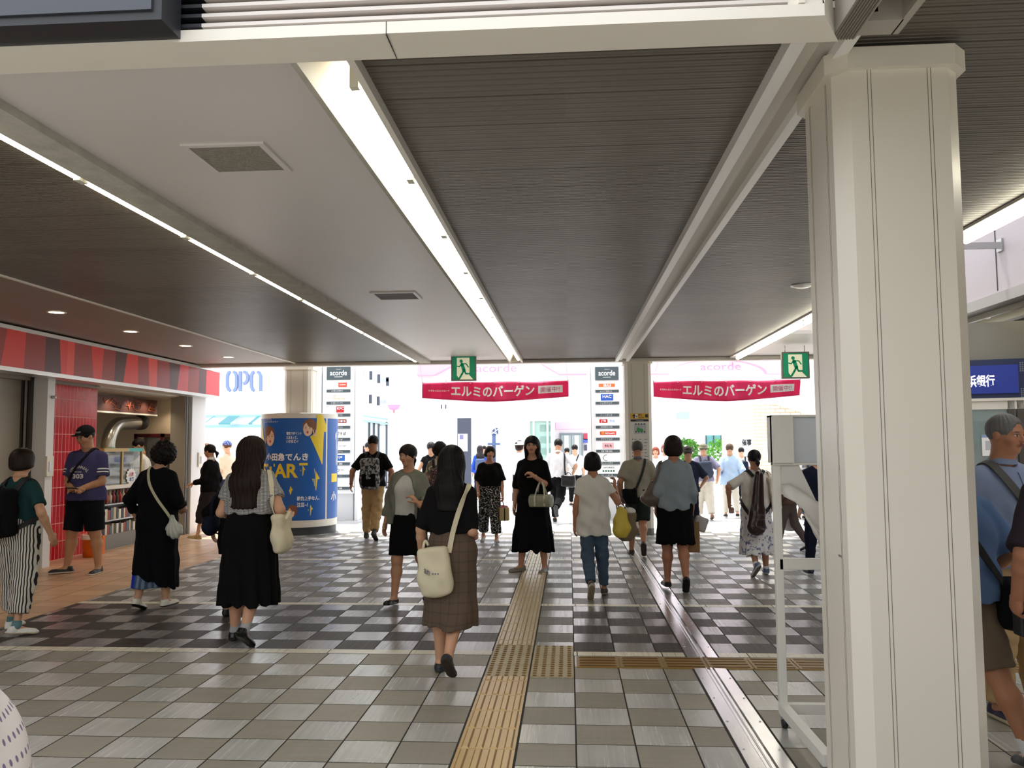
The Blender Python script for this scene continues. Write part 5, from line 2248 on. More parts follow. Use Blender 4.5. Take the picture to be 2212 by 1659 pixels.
class Figure:
    """A posed figure. Local frame: +y is where it faces, +x its right-hand side, lengths in body heights."""

    def __init__(s, label, u, v, vtop, face=0, legs=((0, 0), (0, 0)), arms=None, male=False, girth=1.0, lean=0, head=(0, 0, 0), skin=SKIN, toes=(0, 0),
                 splay=(3, 3), ground=None, cat='person', group=None, hairtop=.012, turn=0, feet_dir=(6, 6), shoulder=None, height=None, headshift=0.0):
        s.pos = np.array(G(u, v)) if ground is None else np.array(ground, float)
        target = atY(u, vtop, s.pos[1])[2] if height is None else height
        s.rz = math.radians(face)
        s.male, s.g, s.skin = male, girth, skin
        d = math.radians
        j = s.j = {}
        lr = {1: 'R', -1: 'L'}
        s.footR, s.footdir = {}, {}
        low = 9
        for sd in (1, -1):
            i = 0 if sd == -1 else 1          # legs=(left,right)
            th, kn = d(legs[i][0]), d(legs[i][1])
            sp = d(splay[i]) * sd
            hip = np.array((sd * .048 * (1 + .3 * (girth - 1)), 0, .515))
            Rs = roty(-sp)
            td = Rs @ np.array((0, math.sin(th), -math.cos(th)))
            knee = hip + td * .245
            sh = th - kn
            sdn = Rs @ np.array((0, math.sin(sh), -math.cos(sh)))
            ank = knee + sdn * .232
            n = lr[sd]
            j['hip' + n], j['knee' + n], j['ank' + n] = hip, knee, ank
            RF = rotz(-sd * d(feet_dir[i])) @ rotx(-d(toes[i]))
            s.footR[n] = RF
            for q in ((0, -.036, -.042), (0, .10, -.042)):
                low = min(low, (ank + RF @ np.array(q))[2])
        Rl = rotx(-d(lean)) @ rotz(d(turn))
        piv = np.array((0, 0, .53))
        s.up = lambda p: piv + Rl @ (np.array(p, float) - piv)
        s.Rl = Rl
        sw = shoulder or (.100 if male else .086)
        sw *= 1 + .35 * (girth - 1)
        for sd in (1, -1):
            n = lr[sd]
            j['sh' + n] = s.up((sd * sw, -.004, .788))
        j['neck'] = s.up((0, -.008, .838))
        j['skull0'] = s.up((headshift, .004, .884))
        Rh = s.Rh = Rl @ rotz(d(head[0])) @ rotx(d(head[1])) @ roty(d(head[2]))
        s.hs = .0675
        s.hc = j['skull0'] + Rh @ np.array((0, .010, .050))
        top = (s.hc + Rh @ np.array((0, -.1, 1.03)) * s.hs)[2] + hairtop
        s.H = H = target / (top - low)
        s.low = low
        # arms: wrist target relative to the shoulder (out, forward, up)
        arms = arms or ((.05, .02, -.29), (.05, .02, -.29))
        s.hand_dir = {}
        for sd in (1, -1):
            i = 0 if sd == -1 else 1
            n = lr[sd]
            A = arms[i]
            tg = np.array((A[0] * sd, A[1], A[2]))
            pole = np.array(A[3] if len(A) > 3 else (.25, -1, -.2)) * np.array((sd, 1, 1))
            S0 = j['sh' + n]
            l1, l2 = .168, .142
            dd = np.linalg.norm(tg)
            mx = (l1 + l2) * .985
            if dd > mx:
                tg = tg * mx / dd
                dd = mx
            a = (l1 * l1 - l2 * l2 + dd * dd) / (2 * dd)
            h = math.sqrt(max(l1 * l1 - a * a, 0))
            ux = tg / dd
            pv = pole - ux * (pole @ ux)
            pv = unit(pv)
            j['el' + n] = S0 + ux * a + pv * h
            j['wr' + n] = S0 + tg
            j['hd' + n] = np.array(A[4]) * np.array((sd, 1, 1)) if len(A) > 4 else None
        s.root = thing('person', label, cat, s.pos, s.rz, group)
        dist = s.pos[1]
        s.v = min(max(.0013 * dist, .0075), .017)
        s.vf = min(max(.0007 * dist, .0042), .009)
        s.fields = {}
        s.label = label

    # ---- helpers
    def out(s, V):
        V = np.array(V, float)
        return (V - np.array((0, 0, s.low))) * s.H

    def world(s, P):
        """unit-space points -> world"""
        P = s.out(np.atleast_2d(P))
        c, n = math.cos(s.rz), math.sin(s.rz)
        return np.stack([s.pos[0] + c * P[:, 0] - n * P[:, 1], s.pos[1] + n * P[:, 0] + c * P[:, 1], s.pos[2] + P[:, 2]], 1)

    def emit(s, name, fld, m, v=None, parent=None, col=None, keep=True, label=None):
        V, Fq = fld.mesh((v or s.v) / s.H)
        o = mesh_obj(name, s.out(V), Fq, m, parent or s.root, None if col is None else col(V))
        if keep:
            s.fields[name] = fld
        if label:
            o['label'] = label
        return o

    def emit_world(s, name, fld, m, root, v=None, parent=None):
        """mesh for something the person carries: its own top-level thing"""
        V, Fq = fld.mesh((v or s.v) / s.H)
        W = s.world(V) - np.array(root.location)
        return mesh_obj(name, W, Fq, m, parent or root)

    # ---- skin
    def hand(s, n, f, curl=.5, grip=False, wide=1.0):
        j = s.j
        sd = 1 if n == 'R' else -1
        W, E_ = j['wr' + n], j['el' + n]
        d = unit(j['hd' + n]) if j['hd' + n] is not None else unit(W - E_)
        inward = np.array((-sd, 0.15, 0)) if abs(d[2]) > .5 else np.array((0, 0, -1.0))
        nrm = unit(inward - d * (inward @ d))        # palm side
        side = unit(np.cross(d, nrm)) * sd
        if abs(d[2]) > .5 and side[1] < 0:
            side = -side
        # thumb side = forward when the arm hangs
        f.cone(W - d * .02, W + d * .004, .0165, .0150, .006)
        P0 = W + d * .010
        f.ell(W + d * .030, np.array((.0245, .0125, .030)) * wide, .008, R=np.stack([side, nrm, d], 1))
        cu = 1.5 if grip else curl
        for k, (o_, ln) in enumerate(((.0165, .040), (.0058, .045), (-.0052, .041), (-.0155, .032))):
            a = P0 + d * .040 + side * o_ * 1.05
            c1 = cu * (.75 + .1 * k)
            dr = d
            segs = ((.46, c1 * .55), (.32, c1 * .8), (.24, c1 * .5))
            r = .0058 - .0005 * (k == 3)
            for q, (fr, da) in enumerate(segs):
                ang = da
                dr = unit(dr * math.cos(ang) + nrm * math.sin(ang)) if q == 0 else unit(dr * math.cos(ang) + unit(nrm - dr * (nrm @ dr)) * math.sin(ang) if abs(nrm @ dr) < .98 else dr * math.cos(ang) - d * math.sin(ang))
                b = a + dr * ln * fr
                f.cone(a, b, r, r * .9, .0022)
                a = b
                r *= .9
        a = P0 + side * .018 + d * .006
        td = unit(d * .72 + side * .55 + nrm * .45)
        b = a + td * .026
        f.cone(a, b, .0082, .0066, .004)
        td2 = unit(td + nrm * .35 + d * .25 - side * .2) if not grip else unit(d * .3 + nrm * .9 - side * .5)
        f.cone(b, b + td2 * .022, .0064, .0052, .0025)
        return W + d * .055 + nrm * .014, d, nrm, side

    def body(s, hair=HAIRBLACK, hands=(.5, .5), grip=(False, False), lips=(176, 98, 92), beard=False, legs_from=.5):
        j, g = s.j, s.g
        f = Field()
        up = s.up
        f.ell(up((0, -.002, .712)), (.090 * g, .060 * g, .102), .03, R=s.Rl)
        f.ell(up((0, .002, .63)), (.078 * g, .056 * g, .09), .04, R=s.Rl)
        f.ell((0, -.008, .545), (.090 * g, .066 * g, .07), .04)
        if not s.male:
            for sd in (1, -1):
                f.ell(up((sd * .042, .05, .725)), (.034, .03, .034), .02)
        f.cone(up((0, -.010, .815)), j['skull0'] - s.Rh @ np.array((0, .0, -.012)), .037 if s.male else .032, .033 if s.male else .028, .02)
        for sd, n in ((1, 'R'), (-1, 'L')):
            f.cone(up((sd * .030, -.010, .826)), j['sh' + n], .022, .025, .02)
            e_, w_ = j['el' + n], j['wr' + n]
            k = 1.1 if s.male else .95
            k *= .6 + .4 * g
            f.cone(j['sh' + n], e_, .030 * k, .0235 * k, .018)
            m_ = e_ + (w_ - e_) * .3
            f.cone(e_, m_, .0232 * k, .0228 * k, .012)
            f.cone(m_, w_, .0228 * k, .0155 * k, .012)
            h, kn, an = j['hip' + n], j['knee' + n], j['ank' + n]
            gl = .55 + .45 * g
            if legs_from < 1:
                f.cone(h + (kn - h) * legs_from, kn, (.055 - .0205 * legs_from) * gl, .0345 * gl, .03)
            RFm = s.footR[n]
            ba = unit(np.cross(unit(an - kn), np.array((1, 0, 0))))
            if ba[1] > 0:
                ba = -ba
            mc = kn + (an - kn) * .32 + ba * .009
            if legs_from < 1:
                f.cone(kn, mc, .0325 * gl, .0335 * gl, .02)
                f.cone(mc, an, .0335 * gl, .0195, .02)
            else:
                f.cone(h, kn, .034 * gl, .022 * gl, .02)
                f.cone(kn, an, .021 * gl, .0185, .01)
            f.ell(an + RFm @ np.array((0, -.012, -.018)), (.019, .022, .02), .012)
            f.cone(an + RFm @ np.array((0, .0, -.014)), an + RFm @ np.array((0, .085, -.028)), .0195, .0125, .015)
        s.fields['skin'] = f
        lo, hi = f.bounds()
        nz = j['neck'][2] + .012
        parts = [f.mesh(s.v / s.H, hi=np.array((9, 9, nz + 3.2 * s.v / s.H)))]
        hf = s.headfield()
        hf.p = f.p + hf.p
        hf.cone(up((0, -.010, .81)), j['skull0'] - s.Rh @ np.array((0, .0, -.02)), .037 if s.male else .032, .033 if s.male else .028, .02)
        parts.append(hf.mesh(s.vf / s.H, lo=np.array((-9, -9, nz))))
        s.grip = {}
        for n, c_, gr in (('L', hands[0], grip[0]), ('R', hands[1], grip[1])):
            q = Field()
            s.grip[n] = s.hand(n, q, c_, gr)
            parts.append(q.mesh(min(s.vf, .0062) / s.H))
        V, Fq = join(parts)
        # skin colours: warmer cheeks, lips, brows and eyes where they are
        base = lin(s.skin)
        C = np.tile(base, (len(V), 1))
        Lc = (V - s.hc) @ s.Rh / s.hs

        def spot(cx, cy, cz, rx, ry, rz, colr, sharp=6.0, amt=1.0):
            dd = np.sqrt(((Lc[:, 0] - cx) / rx) ** 2 + ((Lc[:, 1] - cy) / ry) ** 2 + ((Lc[:, 2] - cz) / rz) ** 2)
            w = np.clip((1 - dd) * sharp, 0, 1)[:, None] * amt
            C[:] = C * (1 - w) + lin(colr) * w

        spot(0, .8, -.5, .24, .4, .11, lips, 5, .85)
        spot(0, .8, -.51, .2, .4, .018, (96, 44, 42), 5, .9)
        for sd in (1, -1):
            spot(sd * .3, .7, .17, .21, .4, .05, hair, 3, .8)
            spot(sd * .285, .75, -.005, .16, .35, .055, (196, 184, 176), 4)
            spot(sd * .285, .75, -.0, .075, .4, .07, (34, 24, 20), 5)
            spot(sd * .285, .75, .05, .19, .35, .028, (36, 26, 24), 5, .85)
            spot(sd * .36, .6, -.25, .22, .4, .16, tuple(np.clip(np.array(s.skin) + (10, -10, -12), 0, 255)), 1.2, .5)
            spot(sd * .075, .95, -.27, .045, .12, .03, (90, 52, 44), 4, .7)
        if beard:
            spot(0, .6, -.62, .5, .5, .3, tuple(np.array(s.skin) * .8), 1.5, .5)
        mesh_obj('body', s.out(V), Fq, col_mat('skin_tone', .5, .4), s.root, C)

    def headfield(s, grow=0.0):
        c, R, h = s.hc, s.Rh, s.hs
        f = Field()
        T = lambda p: c + R @ np.array(p, float) * h
        E_ = lambda p, r, k=.01, op='u': f.ell(T(p), (np.array(r) + grow) * h, k, op, R)
        E_((0, -.14, .22), (.70, .84, .80))
        E_((0, .10, -.25), (.53, .62, .66), .02)
        E_((0, .36, -.75), (.22, .27, .21), .018)
        E_((0, .60, .14), (.46, .13, .09), .012)
        for sd in (1, -1):
            E_((sd * .29, .84, -.01), (.19, .17, .11), .010, 's')
            E_((sd * .285, .60, -.01), (.14, .13, .115), .003)
            E_((sd * .37, .46, -.24), (.2, .2, .2), .014)
            E_((sd * .72, -.10, -.04), (.07, .17, .24), .006)
        f.cone(T((0, .70, .06)), T((0, .90, -.24)), .055 * h, .105 * h, .008)
        for sd in (1, -1):
            E_((sd * .09, .82, -.27), (.07, .09, .06), .006)
        E_((0, .70, -.46), (.2, .075, .045), .006)
        E_((0, .69, -.56), (.17, .075, .05), .006)
        return f

    # ---- hair
    def hair(s, style='short', c=HAIRBLACK, fringe=.42, length=1.0, name='hair', wave=.02, puff=1.0, part=0.0):
        cc, R, h = s.hc, s.Rh, s.hs
        f = Field()
        T = lambda p: cc + R @ np.array(p, float) * h
        E_ = lambda p, r, k=.008, op='u': f.ell(T(p), np.array(r) * h, k, op, R)
        p_ = puff
        E_((0, -.15, .28), (.80 * p_, .93 * p_, .84 * (.7 + .3 * p_)))
        if style in ('bob', 'long', 'curly', 'half'):
            E_((0, -.22, -.18), (.84 * p_, .78 * p_, .95), .02)
        if style == 'curly':
            E_((0, -.3, -.05), (1.02 * p_, .95 * p_, 1.0), .02)
        if style == 'bob':
            E_((0, -.2, -.45), (.86 * p_, .72, .62 * length), .02)
        # face opening
        zf = fringe
        E_((part * .2, 1.05, zf - .95), (.60, .86, .93), .008, 's')
        if style == 'short':
            f.plane(T((0, 0, -.38)), R @ np.array((0, .35, -1.0)), 'i', .01)
            for sd in (1, -1):
                E_((sd * .85, .12, -.35), (.22, .5, .5), .01, 's')
            E_((0, -.95, -.7), (.75, .35, .5), .02, 's')
        elif style == 'bald':
            E_((0, .1, .9), (.62, .9, .75), .01, 's')
            f.plane(T((0, 0, -.3)), R @ np.array((0, .35, -1.0)), 'i', .01)
        elif style == 'bob':
            f.plane(T((0, 0, -.92 * length)), R @ np.array((0, .25, -1.0)), 'i', .02)
        elif style == 'pony':
            f.plane(T((0, 0, -.36)), R @ np.array((0, .5, -1.0)), 'i', .01)
            a, b, e = T((0, -.98, -.05)), T((.08, -1.28, -.5)), T((.12, -1.12, -1.35 * length))
            f.cone(a, b, .17 * h, .24 * h, .012)
            f.cone(b, e, .24 * h, .08 * h, .012)
        if style in ('long', 'half'):
            dn = np.array((0, 0, -1.0))
            n = s.Rl @ np.array((0, 1, 0))
            a = T((0, -.38, -.2))
            b = np.array((a[0], a[1] - .010, a[2])) + dn * (.115 * length)
            b[1] = min(b[1], s.up((0, -.062 * s.g, .80))[1])
            f.cone(a, b, .80 * h * p_, .90 * h * p_, .02, sq=(n, .55))
            e = b + dn * .10 * length + np.array((0, -.004, 0))
            f.cone(b, e, .90 * h * p_, .80 * h * p_, .02, sq=(n, .40))
            f.plane(e + dn * .01, (0, .1, -1), 'i', .012)
        if style == 'long':
            for sd in (1, -1):
                a = T((sd * .62, .1, -.3))
                f.cone(a, a + np.array((sd * .004, -.006, -.09 * length)), .22 * h, .16 * h, .02)
        amp = wave

        def disp(x, y, z):
            q = np.arctan2(y - cc[1] + .02, x - cc[0])
            r = amp * h * (np.sin(q * 26 + 30 * z) * .5 + np.sin(q * 47 - 22 * z + 2) * .35)
            if style == 'curly':
                r = r + .085 * h * (np.sin(x * 190) * np.sin(y * 170 + 1) * np.sin(z * 180 + 2) + .6 * np.sin(x * 330 + z * 120) * np.sin(z * 310 + y * 150))
            return r

        f.disp = disp
        hm = bpy.data.materials.get('hair_%d_%d_%d' % tuple(c))
        if hm is None:
            hm = bpy.data.materials.new('hair_%d_%d_%d' % tuple(c))
            hm.use_nodes = True
            t = NT(hm)
            x, y, z, v = t.obj()
            st = t.noise(t.xyz(t.m('MULTIPLY', x, 260.0), t.m('MULTIPLY', y, 260.0), t.m('MULTIPLY', z, 14.0)), 1.0, 3)
            t.base(t.mul(L(c), t.m('MULTIPLY_ADD', st, .6, .5)))
            t.rough(.5)
            t.bsdf.inputs['Specular IOR Level'].default_value = .2
            t.bump(st, .35, .003)
        return s.emit(name, f, hm, s.vf * 1.15)

    # ---- garments
    def top(s, m, sleeve=.55, hem=.55, loose=.012, flare=.0, neck=.05, sl=.012, name='shirt', wr=.004, vneck=0.0, open_=False, seed=0, collar=None, back=0.0):
        j, g, up = s.j, s.g, s.up
        f = Field()
        lo = loose = loose * .72
        sl = sl * .66
        f.ell(up((0, -.002, .712)), (.094 * g + lo, .062 * g + lo, .108), .025, R=s.Rl)
        f.ell(up((0, .003, .63)), (.082 * g + lo, .060 * g + lo, .10), .05, R=s.Rl)
        if not s.male:
            for sd in (1, -1):
                f.ell(up((sd * .042, .05, .722)), np.array((.036, .032, .036)) + lo * .6, .03)
        zb = hem
        f.cone(up((0, 0, .73)), up((0, 0, max(zb, .5) - .03)) if zb > .5 else (0, 0, zb - .03), .092 * g + lo, .095 * g + lo + flare, .03, sq=(s.Rl @ np.array((0, 1, 0)), .68))
        if zb < .58:
            f.ell((0, -.008, .545), np.array((.092 * g, .068 * g, .07)) + lo, .04)
        if zb < .52:
            for n in 'LR':
                f.cone(j['hip' + n], j['knee' + n], .060 * (.5 + .5 * g) + lo * .5, .05 + lo * .5, .04)
        for sd, n in ((1, 'R'), (-1, 'L')):
            f.cone(up((sd * .030, -.010, .824)), j['sh' + n] + np.array((-sd * .006, 0, .004)), .024 + lo * .3, .025 + lo * .4, .018)
            k = (1.1 if s.male else .95) * (.6 + .4 * g)
            S0, E_, W = j['sh' + n], j['el' + n], j['wr' + n]
            q = min(sleeve, 1.0)
            f.cone(S0, S0 + (E_ - S0) * q, .029 * k + sl * .45, .030 * k - .006 * k * q + sl * (.85 + .3 * q), .018, cap=True if sleeve <= 1 else False)
            if sleeve > 1:
                f.cone(E_, E_ + (W - E_) * (sleeve - 1), .0245 * k + sl * .9, .0245 * k - .007 * k * (sleeve - 1) + sl * .8, .015, cap=True)
        f.plane(up((0, 0, hem)) if hem > .5 else (0, 0, hem), s.Rl @ np.array((0, back, -1.0)), 'i', .004)
        f.ell(up((0, .020, .868 if neck < .06 else .862)), (neck, neck * 1.12, .046), .006, 's', R=s.Rl)
        if vneck:
            f.cone(up((0, .11, .86)), up((0, .11, .86 - vneck)), .052, .008, .006, 's')
        if open_:
            # open cardigan front: wedge taken out
            f.cone(up((0, .10, .84)), up((0, .10, .70)), .05, .072, .004, 's')
            f.cone(up((0, .10, .70)), up((0, .10, hem - .05)), .072, .088, .004, 's')
        R_ = random.Random(seed + len(s.label))
        ph = [R_.uniform(0, 6.28) for _ in range(6)]

        def disp(x, y, z):
            w = np.clip((.80 - z) * 6, .25, 1)
            a = np.arctan2(y, x)
            return wr * w * (np.sin(a * 5 + z * 38 + ph[0]) * .6 + np.sin(z * 70 + x * 45 + ph[1]) * .45 + np.sin(z * 34 - x * 75 + y * 30 + ph[2]) * .5 + np.sin(a * 11 - z * 20 + ph[3]) * .25)

        f.disp = disp
        o = s.emit(name, f, m)
        if collar is not None:
            q = Field()
            b0 = up((0, -.006, .838))
            q.cone(b0, up((0, -.002, .868)), .046, .038, .005, cap=True, cap0=True)
            q.cone(b0 - (0, 0, .02), up((0, .0, .9)), .036, .034, .004, 's')
            q.cone(up((0, .08, .86)), up((0, .05, .83)), .022, .006, .004, 's')
            s.emit('collar', q, collar, s.vf, keep=False)
        return o

    def skirt(s, m, zt=.63, zh=.22, rt=.088, rh=.13, pleat=.004, n=14, name='skirt', sq=.72, hollow=True, dy=0.0, ruffle=0.0, rm=None, dx=0.0, tilt=0.0):
        j, g = s.j, s.g
        f = Field()
        kn = (j['kneeR'] + j['kneeL']) / 2
        an = (j['ankR'] + j['ankL']) / 2
        base = np.array((dx, kn[1] * .7 + (an[1] - kn[1]) * .35 * max(0, (.28 - zh) / .28) + dy, zh - .12 * abs(tilt)))
        a = np.array((0, 0, zt))
        c = np.array((0, -.004, .53)) if zt > .56 else a
        ax = np.array((0, 1.0, 0))
        rm = rm or .096 * g + .008
        if zt > .56:
            f.cone(a, c, rt * g, rm, .02, sq=(ax, sq), cap0=True)
        f.cone(c, base, rm, rh, .03, sq=(ax, sq), cap=True)
        for n_ in 'LR':
            kk = j['knee' + n_]
            if kk[2] > zh - .02:
                f.cone(j['hip' + n_], kk, .058 * (.5 + .5 * g), .046, .045)
            else:
                f.cone(j['hip' + n_], kk, .058 * (.5 + .5 * g), .046, .045)
            if kk[2] > zh:
                f.cone(kk, j['ank' + n_], .058, .052, .04)
        f.plane((0, 0, zh), (tilt, 0, -1), 'i', .003)
        f.plane((0, 0, zt), (0, 0, 1), 'i', .003)
        if hollow:
            f.cone(base + (0, 0, .08), base - (0, 0, .03), rh * .3, rh * .93, .01, 's', sq=(ax, sq))
        span = max(c[2] - zh, .05)

        def disp(x, y, z):
            t_ = np.clip((c[2] + .04 - z) / span, 0, 1)
            q = np.arctan2((y - base[1] * t_) / sq, x)
            r = pleat * t_ * (np.sin(q * n + .5 * np.sin(q * 3)) + .4 * np.sin(q * (n * 2 - 3) + 9 * z)) + .0022 * np.sin(z * 46 + x * 40) * (1 - t_ * .5)
            if ruffle:
                r = r + ruffle * np.clip((zh + .05 - z) / .05, 0, 1) * np.sin(q * 34)
            return r

        f.disp = disp
        return s.emit(name, f, m)

    def pants(s, m, to=1.9, loose=.010, end=None, name='trousers', waist=.60, wr=.0028):
        """to: 0..1 thigh, 1..2 shank"""
        j, g = s.j, s.g
        f = Field()
        gl = .55 + .45 * g
        f.ell((0, -.008, .545), np.array((.091 * g, .067 * g, .078)) + loose * .7, .03)
        f.cone((0, -.004, .56), (0, 0, waist), .086 * g + loose, .082 * g + loose, .02, sq=((0, 1, 0), .72), cap=True)
        for n in 'LR':
            h, k, a = j['hip' + n], j['knee' + n], j['ank' + n]
            q = min(to, 1.0)
            e1 = end if (end and to <= 1) else .0345 * gl + (.055 - .0345) * gl * (1 - q) + loose
            f.cone(h, h + (k - h) * q, .056 * gl + loose * .6, e1, .022, cap=to <= 1)
            if to > 1:
                q = to - 1
                f.cone(k, k + (a - k) * q, .036 * gl + loose, end or (.024 + loose), .02, cap=True)
        f.plane((0, 0, waist), (0, 0, 1), 'i', .003)
        ph = len(s.label)

        def disp(x, y, z):
            return wr * (np.sin(z * 75 + x * 60 + ph) * .5 + np.sin(z * 130 - x * 40 + y * 60) * .35 + np.sin(x * 90 + z * 22 + ph) * .4)

        f.disp = disp
        return s.emit(name, f, m)

    def shoes(s, c=(30, 30, 34), sole=(230, 228, 222), low=False, high=False, thick=.010, name='shoe', socks=None, lace=None, rough=.5, sole_under=None):
        for n in 'LR':
            A, R = s.j['ank' + n], s.footR[n]
            T = lambda p: A + R @ np.array(p, float)
            f = Field()
            zb = -.042
            f.ell(T((0, -.016, -.024)), (.0225, .026, .024), .01, R=R)
            f.cone(T((0, -.005, -.022)), T((.002 if n == 'R' else -.002, .085, -.031)), .0225, .0175, .012)
            f.ell(T((0, .088, -.033)), (.023, .024, .014), .012, R=R)
            if thick:
                f.ell(T((0, .03, zb + thick)), (.026, .082, thick * 1.3), .006, R=R)
            if not low:
                f.cone(T((0, -.012, -.016)), T((0, -.014, .028 if high else .004)), .0235, .0225, .01, cap=True)
            f.plane(T((0, 0, zb)), R @ np.array((0, 0, -1.0)), 'i', .002)
            if low:
                f.ell(T((0, .018, .0)), (.0175, .05, .022), .004, 's', R=R)
            else:
                f.cone(T((0, -.013, .0)), T((0, -.015, .06)), .0175, .019, .003, 's')
            lo_ = zb + thick * 1.15 if thick else -9

            def col(V, A=A, R=R):
                z_ = ((V - A) @ R)[:, 2]
                y_ = ((V - A) @ R)[:, 1]
                C = np.tile(lin(c), (len(V), 1))
                C[z_ < lo_] = lin(sole)
                C[z_ < zb + .0022] = lin(sole_under or sole)
                if lace is not None:
                    x_ = ((V - A) @ R)[:, 0]
                    mk = (np.abs(x_) < .009) & (y_ > .015) & (y_ < .06) & (z_ > -.02) & (np.sin(y_ * 700) > 0)
                    C[mk] = lin(lace)
                return C

            s.emit(name, f, col_mat('shoe_leather' if rough > .3 else 'shoe_patent', rough), s.vf, col=col, keep=False)
            if socks is not None:
                q = Field()
                k = s.j['knee' + n]
                top_ = A + (k - A) * socks[1]
                q.cone(T((0, -.004, -.012)), A, .0225, .0225, .01)
                q.cone(A, top_, .0225, .0225 + .012 * socks[1], .01, cap=True)
                s.emit('sock', q, socks[0], s.vf, keep=False)

    # ---- things worn or carried
    def skin_push(s, P, d=.008, keys=None, it=14):
        """moves unit-space points outward until they lie d above the clothed body"""
        P = np.array(P, float)
        fl = [s.fields[k] for k in (keys or list(s.fields))]
        ev = lambda Q: np.min([f.at(Q) for f in fl], 0)
        e = .003
        nrm = np.zeros_like(P)
        for _ in range(it):
            d0 = ev(P)
            g_ = np.stack([ev(P + np.eye(3)[i] * e) - d0 for i in range(3)], 1) / e
            nrm = g_ / (np.linalg.norm(g_, axis=1)[:, None] + 1e-6)
            st = np.clip(d - d0, -.05, .03)
            P = P + nrm * st[:, None] * .8
        return P, nrm

    def strap(s, pts, m, w=.02, th=.0035, root=None, name='strap', push=True, n=28, d=.006, keys=None):
        """ribbon through unit-space points laid on the clothed body"""
        P = np.array(pts, float)
        seg = np.r_[0, np.cumsum(np.linalg.norm(np.diff(P, axis=0), axis=1))]
        q = np.linspace(0, seg[-1], n)
        Q = np.stack([np.interp(q, seg, P[:, i]) for i in range(3)], 1)
        if push:
            Q, N = s.skin_push(Q, d, keys)
            for _ in range(3):
                Q[1:-1] = (Q[:-2] + 2 * Q[1:-1] + Q[2:]) / 4
                N[1:-1] = (N[:-2] + 2 * N[1:-1] + N[2:]) / 4
        else:
            t_ = np.gradient(Q, axis=0)
            N = np.cross(t_, np.tile((1.0, 0, 0), (len(Q), 1)))
            N[np.linalg.norm(N, axis=1) < 1e-4] = (0, 1, 0)
        W = s.world(Q)
        c, sn = math.cos(s.rz), math.sin(s.rz)
        Nw = np.stack([c * N[:, 0] - sn * N[:, 1], sn * N[:, 0] + c * N[:, 1], N[:, 2]], 1)
        mb = MB()
        mb.tube(list(W), 1, 4, 0, True, flat=(w * s.H, th * s.H, [tuple(x) for x in Nw]))
        par = root or s.root
        if root is None:
            # worn on the person: bring into the person's own frame
            L_ = (np.array(mb.v) - s.pos)
            mb.v = [tuple(p) for p in np.stack([c * L_[:, 0] + sn * L_[:, 1], -sn * L_[:, 0] + c * L_[:, 1], L_[:, 2]], 1)]
            return mb.build(name, m, par, local=True)
        return mb.build(name, m, par)

    def item(s, name, label, cat, at, group=None):
        w = s.world(at)[0]
        return thing(name, label, cat, w, 0, group)

    def frame_text(s, text, org, ex, ey, w, h, m, name='print', bold=.02, d=.004, keys=('shirt',), arc=0.0, front=True):
        """lettering laid on the clothed chest or back"""
        mb = MB()
        y0 = .2 if front else -.2
        lettering(mb, text, (0, 0, 0), (1, 0, 0), (0, 0, 1), 1, 1, 0, bold, 0)
        if not mb.v:
            return
        P = np.array(mb.v)
        u, v_ = P[:, 0] - .5, P[:, 2]
        if arc:
            an = u * arc
            r = w / arc
            X = (r + v_ * h) * np.sin(an)
            Z = (r + v_ * h) * np.cos(an) - r
        else:
            X, Z = u * w, v_ * h
        Q = np.array(org) + np.outer(X, ex) + np.outer(Z, ey)
        fl = [s.fields[k] for k in keys]
        dirn = np.array((0, -1.0, 0)) if front else np.array((0, 1.0, 0))
        Q = Q + np.array((0, y0, 0))
        for _ in range(40):
            dd = np.min([f.at(Q) for f in fl], 0) - d
            Q = Q + dirn * np.clip(dd, -.02, .03)[:, None] * .9
        mb.v = [tuple(p) for p in s.out(Q)]
        return mb.build(name, m, s.root, local=True)
# ================================================================== the people, nearest first
BLK = (18, 18, 21)
m_blk = cloth('black', (11, 11, 13))
m_blk2 = cloth('soft_black', (17, 16, 18))
m_navy = cloth('navy', (24, 28, 46))
m_wht = cloth('white', (226, 226, 224))
m_teal = cloth('deep_teal', (30, 62, 64))
m_khaki = cloth('khaki', (176, 148, 108))
m_beige = cloth('beige', (196, 184, 160))
m_canvas = cloth('cream_canvas', (222, 212, 186), weave=.3)
m_lblue = cloth('pale_blue', (150, 172, 200))
m_strapk = mat('black_webbing', (26, 26, 29), .7)
m_metal = mat('bag_metal', (190, 180, 150), .3, metal=1)


def bag_sag(a=.004, ph=0.0):
    return lambda x, y, z: a * (np.sin(z * 60 + x * 30 + ph) * .6 + np.sin(x * 85 - z * 40 + ph) * .4 + np.sin(y * 70 + z * 55) * .3)


